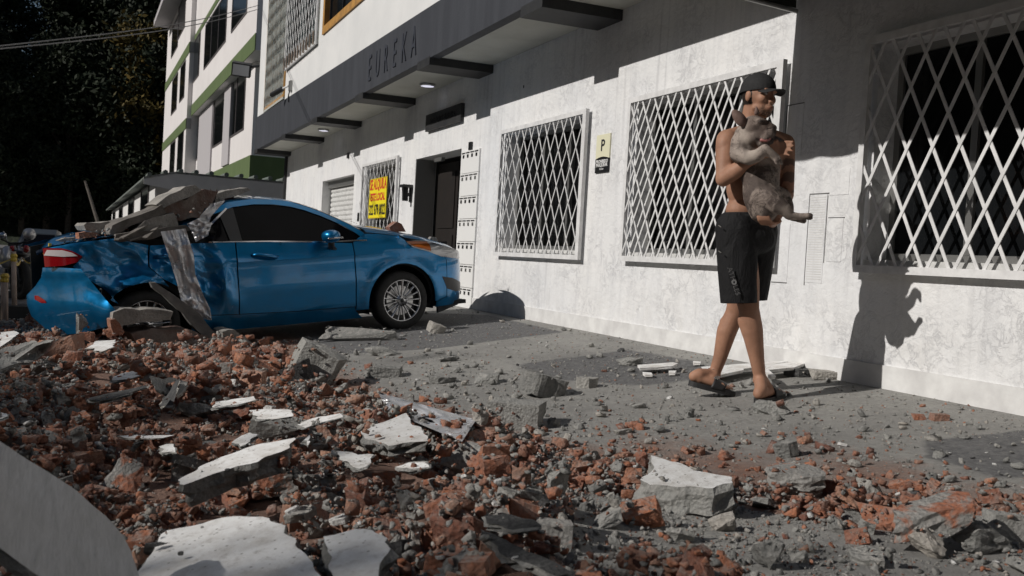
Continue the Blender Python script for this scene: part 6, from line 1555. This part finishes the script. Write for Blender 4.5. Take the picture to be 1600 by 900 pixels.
part('gable_board', MB().prism([q0[0], q0[3], q0[4], tuple(np.array(q0[4])-[0, 0, .5]), tuple(np.array(q0[3])-[0, 0, .55]), tuple(np.array(q0[0])-[0, 0, .2])], tuple(EA*.04)), bpy.data.materials['shaded_side_plaster'], house)
for k in range(15):
    b = -.2+k*.42; z_ = zr+.0 if b > .5 else zr-.22+(b+.35)/.85*.22
    p = H0+EA*-.55+EB*b; sub('roof_tile', MB().tube([tuple(p+np.array([0, 0, z_+.03])), tuple(p+EA*1.2+EB*.0+np.array([0, 0, z_+.05]))], [.07, .05], 7), tilem, rfo)
for px in ([(222, 300), (232, 293), (222, 328), (232, 325)], [(202, 315), (209, 311), (202, 338), (209, 336)], [(187, 327), (191, 324), (187, 345), (191, 344)], [(177, 333), (180, 331), (177, 350), (180, 349)]):
    q = [hp_(x, y) for x, y in px]; a0, a1 = min(v[0] for v in q), max(v[0] for v in q); z0 = (q[2][1]+q[3][1])/2; z1 = (q[0][1]+q[1][1])/2
    fr = MB(); hb(a0-.05, a1+.05, -.04, .0, z0-.06, z0, fr); hb(a0-.05, a1+.05, -.04, 0, z1, z1+.06, fr); hb(a0-.06, a0, -.04, 0, z0, z1, fr); hb(a1, a1+.06, -.04, 0, z0, z1, fr)
    w = part('window', fr, M['aptframe'], house); sub('pane', hb(a0, a1, -.02, -.005, z0, z1), M['glass'], w)
so = part('side_opening', hb(-.035, -.021, .3, 1.25, 1.35, 1.95), M['blackmatt'], house)
for k in range(3): sub('opening_bar', hb(-.045, -.036, .35+.02*k, 1.2, 1.55+k*.12, 1.59+k*.12), M['white'] if k == 2 else M['alu'], so)
# hill and forest
def leafmat(name, c1, c2):
    m = mat(name, c1, .7, 0, .25); t_ = NT(m)
    rn = t_.attr('rnd'); t_.color(t_.mix(rn, c1, c2)); return m
M['leaf'] = leafmat('dark_foliage', (.008, .013, .007), (.018, .027, .010)); M['leafy'] = leafmat('yellowing_foliage', (.02, .026, .009), (.13, .085, .012))
M['bark'] = noisy('grey_bark', (.07, .06, .05), (.12, .105, .09), 6, .9, .5)
def tree_mesh(seed, H_, Rr, base, nleaf, ls):
    r = np.random.default_rng(seed); rp = random.Random(seed)
    tk = MB(); tk.tube([(0, 0, -.5), (.1, .05, H_*.3), (-.1, .15, H_*.6), (.1, 0, H_*.92)], [.28, .22, .14, .04], 8)
    cl = []
    for k in range(13):
        a = rp.uniform(0, 6.28); h = base+(H_-base)*rp.random()**.8; rr = Rr*rp.uniform(.35, .95)*(1-.5*max(0, (h-H_*.7)/(H_*.3)))
        c = np.array([math.cos(a)*rr, math.sin(a)*rr, h]); tk.tube([(0, 0, h*.55), (c[0]*.4, c[1]*.4, h*.8), tuple(c)], [.09, .06, .02], 5)
        cl.append((c, Rr*rp.uniform(.3, .55)))
    cl.append((np.array([0, 0, H_*.93]), Rr*.4))
    per = nleaf//len(cl); C_, = ([],)
    P = []
    for c, rad in cl:
        sub_ = r.normal(size=(9, 3)); sub_ /= np.linalg.norm(sub_, axis=1)[:, None]; sub_ = c+sub_*rad*.75*np.array([1, 1, .7])
        i = r.integers(0, 9, per); P.append(sub_[i]+r.normal(size=(per, 3))*rad*.24)
    P = np.concatenate(P); n = len(P)
    d1 = r.normal(size=(n, 3)); d1 /= np.linalg.norm(d1, axis=1)[:, None]; d2 = np.cross(d1, r.normal(size=(n, 3))); d2 /= np.linalg.norm(d2, axis=1)[:, None]
    s = ls*r.uniform(.6, 1.3, n)[:, None]
    Vv = np.stack([P-d1*s, P+d2*s*.45, P+d1*s, P-d2*s*.45], 1).reshape(-1, 3); Fc = np.arange(4*n).reshape(n, 4)
    at = np.repeat(r.random(n)*.6+.4*np.repeat(r.random(len(cl)), per)[:n], 4)
    return tk, Vv, Fc, at
TM = []
for i, (H_, Rr, base, nl, ls) in enumerate([(13, 4.2, 2.0, 15000, .2), (11, 4.8, 1.2, 15000, .22), (15, 4, 3, 14000, .2), (7, 3.6, .6, 11000, .16)]):
    tk, Vv, Fc, at = tree_mesh(50+i, H_, Rr, base, nl, ls)
    tmo = tk.build('trunk', M['bark'], None, True); cro = npmesh('crown', Vv, Fc, [M['leaf']], False, {'rnd': at})
    TM.append((tmo.data, cro.data)); bpy.data.objects.remove(tmo); bpy.data.objects.remove(cro)
yel = TM[3][1].copy(); yel.materials.clear(); yel.materials.append(M['leafy'])
def tree(i, x, y, z, s, rz, label, group=None, crown=None, name='forest_tree'):
    t_ = thing(name, label, 'tree', (x, y, z), group); t_.rotation_euler = (0, 0, rz); t_.scale = (s, s, s)
    link('trunk', TM[i][0], t_); link('crown', crown or TM[i][1], t_)
rt = random.Random(21)
gl = 'dense dark tree in the shaded forest behind the low house'
def hillz(x, y): return -1+max(0, min(1, (-84-x)/40))**1.2*13+max(0, min(1, (-124-x)/150))*26
for row, (X0, hs) in enumerate([(-93, 1.25), (-104, 1.35), (-118, 1.4), (-134, 1.5)]):
    for j in range(11):
        f = (j+rt.uniform(-.3, .3))/10
        X = X0+rt.uniform(-4, 4); xs = -150+f*440; P = onX(xs, 366, X)
        if row > 0 and -60 < xs < 75: continue
        tree(rt.randrange(3), X, P[1], hillz(X, P[1])-.5, hs*rt.uniform(.85, 1.2)*(.74 if 0 < xs < 110 else 1), rt.uniform(0, 6.3), gl, 'dark forest trees behind the low house')
P = onX(258, 330, -91.); tree(3, P[0], P[1], 6., 1.7, 1., 'slender tree with yellow leaves beside the apartment block', None, yel, 'yellow_leaved_tree')
P = onX(190, 330, -90.); tree(3, P[0], P[1], .0, 1.6, 2., 'lower bushy tree with olive leaves behind the house roof', None, None, 'bushy_tree')
# rising ground behind the forest
hx = np.linspace(-300, -70, 24); hy = np.linspace(-160, 60, 30); HX, HY = np.meshgrid(hx, hy, indexing='ij')
HZ = np.vectorize(hillz)(HX, HY)+1.2*np.sin(HY*.07+HX*.03)*np.clip((-84-HX)/20, 0, 1)
hi = np.arange(HX.size).reshape(HX.shape); hm = noisy('dark_hill_scrub', (.014, .022, .01), (.03, .04, .017), .6, .95, 1., 3, .5)
npmesh('hillside', np.stack([HX.ravel(), HY.ravel(), HZ.ravel()], 1), np.stack([hi[:-1, :-1].ravel(), hi[1:, :-1].ravel(), hi[1:, 1:].ravel(), hi[:-1, 1:].ravel()], 1), [hm], True, kind='structure')
# unseen trees added across the street: they shade the forest edge, the street and the nearest rubble, and close off the low sky
st_ = [(-92, -34, 2.2, 0), (-100, -46, 2.6, 1), (-108, -36, 2.4, 2), (-118, -50, 2.8, 0), (-128, -40, 2.6, 1), (-140, -55, 3., 2),
       (-22, -25, 1.0, 1), (-15.5, -24, .95, 0), (-9.5, -25, 1.05, 1), (-4.6, -22, .93, 1), (-.75, -22, .80, 2), (4.5, -22.5, 1.0, 0), (8, -24, 1.05, 1), (15, -22, 1.1, 2), (20, -14, 1.1, 1), (23, -6, 1.2, 0), (24, 1, 1.2, 2),
       (-30, -27, 1.1, 0), (-40, -30, 1.2, 1), (-52, -34, 1.4, 2), (-66, -38, 1.5, 0)]
for (x, y, s, i) in st_:
    tree(i, x, y, -.5, s, x, 'tall unseen tree added across the street to cast shade', 'unseen trees added for shade across the street', None, 'added_shade_tree')
# overhead wires
for i, (p, q, dz) in enumerate((((-40, 76), (405, 8), 0), ((-40, 80), (405, 14), -.0))):
    a = atd(*p, 9.); b = onY(*q, YU-.05) if i == 0 else onY(*q, YU-.05)
    pts = [a+(b-a)*k/24+np.array([0, 0, -.1*math.sin(math.pi*k/24)*(1+.15*i)]) for k in range(25)]; 
    MB().tube(pts, .008, 5).build('overhead_wire', mat('wire_%d' % i, (.12, .12, .12), .6), None, label='upper thin overhead wire crossing the dark trees' if i == 0 else 'lower thin overhead wire crossing the dark trees', cat='wire')
p = onX(153, 348, -26.); q = onX(133, 283, -26.5)
MB().tube([p-[0, 0, 1.5], p, q], [.05, .045, .03], 8).build('leaning_pole', M['bark'], None, label='thin pole leaning in front of the dark forest', cat='pole')
# ------------------------------------------------------------------ tape posts and parked vehicles at the left
M['post'] = noisy('pale_wooden_post', (.42, .33, .28), (.3, .23, .19), 9, .8, .2)
M['tape'] = mat('yellow_tape', (.55, .38, .05), .5)
M['rubber'] = mat('black_rubber_block', (.02, .02, .02), .8)
posts = []
for (xt, yt, xb, yb, lab) in ((7, 427, 7, 522, 'nearest pale post at the left edge, tied with tape'), (21, 393, 23, 492, 'pale post in a square black base at the left'), (33, 386, 40, 458, 'leaning pale post in a round black base')):
    b = onZ(xb, yb+6, -.44); dist = proj(b)[2]; t_ = atd(xt, yt, dist)
    th = thing('tape_post', lab, 'post', tuple(b)); part('post', MB().tube([tuple(b), tuple(t_)], .03 if yb < 520 else .035, 10), M['post'], th, True)
    s_ = .14 if yb < 520 else .1
    if xb == 23: part('base', MB().box((b[0]-.28, b[1]-.22, -.45), (b[0]+.22, b[1]+.22, -.27)), M['rubber'], th)
    elif xb == 40: part('base', MB().lathe([(0, -.25), (.1, -.25), (.38, -.42), (.4, -.45)], 20, Matrix.Translation((b[0], b[1], 0))), M['rubber'], th, True)
    part('tape_knot', MB().lathe([(.03, .0), (.042, .02), (.036, .05), (.045, .07), (.03, .1)], 9, Matrix.Translation(Vector(t_)*.85+Vector(b)*.15)), M['tape'], th)
    posts.append((b, t_))
def ribbon(name, pts, w, label):
    mb = MB(); vs = []
    for i, p in enumerate(pts): vs += [tuple(np.array(p)+[0, 0, w/2]), tuple(np.array(p)+[.02*math.sin(i), 0, -w/2])]
    mb.add(vs, [(2*i, 2*i+1, 2*i+3, 2*i+2) for i in range(len(pts)-1)]); return mb.build(name, M['tape'], None, label=label, cat='tape')
pa = posts[1][1]*.9+posts[1][0]*.1; pb2 = posts[2][1]*.8+posts[2][0]*.2; pc = carpt(77, 386, -.3)
ribbon('barrier_tape', [pa+(pb2-pa)*k/8+[0, 0, -.1*math.sin(math.pi*k/8)] for k in range(9)], .05, 'yellow barrier tape tied between the two standing posts')
ribbon('barrier_tape', [pb2+(pc-pb2)*k/12+[0, 0, -.12*math.sin(math.pi*k/12)] for k in range(13)], .02, 'thin yellow tape running from the leaning post to the wrecked car')
pd = atd(-30, 424, proj(pa)[2]); ribbon('barrier_tape', [pa+(pd-pa)*k/6 for k in range(7)], .018, 'thin tape running out of the picture at the left')
MB().bar(carpt(78, 380, -.24), carpt(78, 394, -.24), .04, .02).build('yellow_marker', M['tape'], None, label='short yellow strip tied at the corner of the blue car', cat='tape')
# parked dark pickup
vb = onZ(52, 447, -.45); vs_ = thing('parked_van', 'dark grey van parked beyond the tape posts', 'van', tuple(vb))
vd = proj(vb)[2]; sc_m = vd/FPX
away = np.array([FW[0], FW[1], 0]); away /= np.linalg.norm(away); rgt = np.array([RT[0], RT[1], 0]); rgt /= np.linalg.norm(rgt)
away = EA
rgt = -EB*0+np.array([-away[1], away[0], 0.]); rgt = rgt if rgt@np.array([RT[0], RT[1], 0]) > 0 else -rgt
Wd = 72*sc_m
def vp(a, b, c): return tuple(vb+rgt*(a-.45)*Wd+away*b+np.array([0, 0, c]))
prof = [(0, .35), (0, .95), (.25, 1.02), (.9, 1.12), (1.5, 1.65), (2.2, 1.8), (4.2, 1.78), (4.4, .9), (4.4, .35)]
body = MB(); n = len(prof)
hs_ = 90*sc_m/1.8
secs = [(0.0, .86), (.05, .97), (.12, 1.), (.88, 1.), (.95, .97), (1., .86)]
vv = []
for a, k_ in secs:
    for b, c in prof: vv.append(vp(.5+(a-.5)*(1 if c < 1.2 else .86), b, c*hs_*(k_ if c > 1.2 else 1)))
body.add(vv, [(i*n+j, (i+1)*n+j, (i+1)*n+(j+1) % n, i*n+(j+1) % n) for i in range(5) for j in range(n)]+[tuple(range(n)), tuple(range(5*n, 6*n))])
M['vanp'] = mat('dark_grey_car_paint', (.045, .05, .055), .35, .3); part('body', body, M['vanp'], vs_)
part('windscreen', MB().add([vp(.14, .96, 1.14*hs_), vp(.86, .96, 1.14*hs_), vp(.8, 1.44, 1.6*hs_), vp(.2, 1.44, 1.6*hs_)], [(0, 1, 2, 3)]).prism([vp(.14, .95, 1.15*hs_), vp(.86, .95, 1.15*hs_), vp(.8, 1.42, 1.62*hs_), vp(.2, 1.42, 1.62*hs_)], tuple(-away*.03)), M['cglass'], vs_)
for s_ in (.06, .74): part('headlight', MB().prism([vp(s_, -.02, .72*hs_), vp(s_+.2, -.02, .7*hs_), vp(s_+.2, -.02, .9*hs_), vp(s_, -.02, .92*hs_)], tuple(away*.05)), bpy.data.materials['headlight_lens'], vs_)
part('grille', MB().prism([vp(.28, -.02, .7*hs_), vp(.72, -.02, .7*hs_), vp(.72, -.02, .88*hs_), vp(.28, -.02, .88*hs_)], tuple(away*.05)), M['black'], vs_)
part('bumper', MB().prism([vp(.02, -.08, .38*hs_), vp(.98, -.08, .38*hs_), vp(.98, -.08, .58*hs_), vp(.02, -.08, .58*hs_)], tuple(away*.1)), M['black'], vs_)
part('number_plate', MB().prism([vp(.4, -.1, .44*hs_), vp(.6, -.1, .44*hs_), vp(.6, -.1, .52*hs_), vp(.4, -.1, .52*hs_)], tuple(away*.01)), M['white'], vs_)
for s_ in (.1, .9):
    for b in (.8, 3.6):
        c = Vector(vp(s_, b, .34*hs_)); T = Matrix.Translation(c) @ Vector(rgt).to_track_quat('Z', 'Y').to_matrix().to_4x4()
        part('wheel', MB().lathe([(0, .1), (.2, .1), (.33, .08), (.34, 0), (.33, -.08), (.2, -.1), (0, -.1)], 24, T), M['tyre'], vs_, True)
    c = Vector(vp(-.02 if s_ < .5 else 1.02, 1.0, 1.15*hs_)); part('door_mirror', MB().box((-.1, -.06, -.09), (.1, .06, .09), None).build if False else MB().box(tuple(c-Vector((.08, .1, .09))), tuple(c+Vector((.08, .1, .09)))), M['black'], vs_)
# motorcycle seen from behind with silver fairing and red lamp
mbp = onZ(28, 468, -.45); md = proj(mbp)[2]; ms = md/FPX
mc = thing('parked_motorcycle', 'motorcycle with silver fairing and red lamps parked behind the tape posts', 'motorcycle', tuple(mbp))
def mp(x, y, d=0.): return tuple(atd(x, y, md+d))
mw = MB(); cw_ = Vector(mp(31, 435)); T = Matrix.Translation(cw_) @ Vector(rgt).to_track_quat('Z', 'Y').to_matrix().to_4x4()
R_ = 32*ms*.5*2
def tyre(cx, cy, d, r, nm='wheel'):
    c = Vector(mp(cx, cy, d)); T = Matrix.Translation(c) @ Vector(np.array(rgt)*.9+np.array(away)*.45).to_track_quat('Z', 'Y').to_matrix().to_4x4()
    part(nm, MB().lathe([(r*.66, .05), (r*.85, .065), (r, .03), (r, -.03), (r*.85, -.065), (r*.66, -.05), (r*.66, .05)], 30, T).lathe([(0, .03), (r*.2, .03), (r*.2, -.03), (0, -.03)], 16, T).lathe([(r*.2, .01), (r*.66, .012), (r*.66, -.012), (r*.2, -.01)], 10, T), M['tyre'], mc, True)
tyre(33, 438, 0, 30*ms); tyre(20, 428, 1.1, 27*ms)
def blob(name, cx, cy, rx, ry, m, parent, dz=0., dd=.18, lab=None, e=.8, **k):
    c = np.array(mp(cx, cy, dz)); vs = []; n1_, n2_ = 12, 18
    for i in range(n1_+1):
        a = math.pi*i/n1_
        for j in range(n2_):
            b = 2*math.pi*j/n2_; X_ = math.copysign(abs(math.sin(a)*math.cos(b))**e, math.cos(b)); Y_ = math.copysign(abs(math.sin(a)*math.sin(b))**e, math.sin(b)); Z_ = math.cos(a)
            vs.append(c+np.array(rgt)*X_*rx*ms+np.array(away)*Y_*dd+np.array([0, 0, 1.])*Z_*ry*ms)
    mb = MB().add(vs, [(i*n2_+j, (i+1)*n2_+j, (i+1)*n2_+(j+1) % n2_, i*n2_+(j+1) % n2_) for i in range(n1_) for j in range(n2_)])
    return part(name, mb, m, parent, True, **k) if parent else mb.build(name, m, None, True, **k)
M['silver'] = mat('silver_fairing', (.42, .42, .43), .3, .6)
blob('fairing', 11, 402, 10, 18, M['silver'], mc, -.05, .3); blob('fuel_tank', 30, 396, 16, 8, M['black'], mc, .25, .4); blob('seat', 38, 392, 12, 5, M['black'], mc, .4, .4)
blob('tail_lamp', 19, 388, 4, 4.5, bpy.data.materials['red_lens'], mc, -.1, .08); blob('tail_lamp', 41, 389, 4.5, 6, bpy.data.materials['red_lens'], mc, -.1, .08)
blob('engine', 24, 420, 12, 12, M['black'], mc, .3, .3)
part('handlebar', MB().tube([mp(2, 374), mp(16, 380), mp(32, 380), mp(48, 374)], .015, 8), M['black'], mc, True)
part('mirror_stalk', MB().tube([mp(12, 380), mp(9, 368), mp(5, 362)], .01, 6), M['chrome'], mc); blob('mirror', 4, 368, 6, 5, M['chrome'], mc, 0, .04)
part('front_fork', MB().tube([mp(22, 384), mp(31, 438)], .025, 8).tube([mp(30, 384), mp(38, 438)], .025, 8), M['steel'], mc, True)
part('swing_arm', MB().tube([mp(33, 438), mp(20, 428, 1.1)], .03, 8), M['black'], mc)
hel = blob('helmet', 46, 366, 9.5, 9.5, M['silver'], None, .1, .14, None, .95, label='silver crash helmet hung on the motorcycle handlebar', cat='helmet')
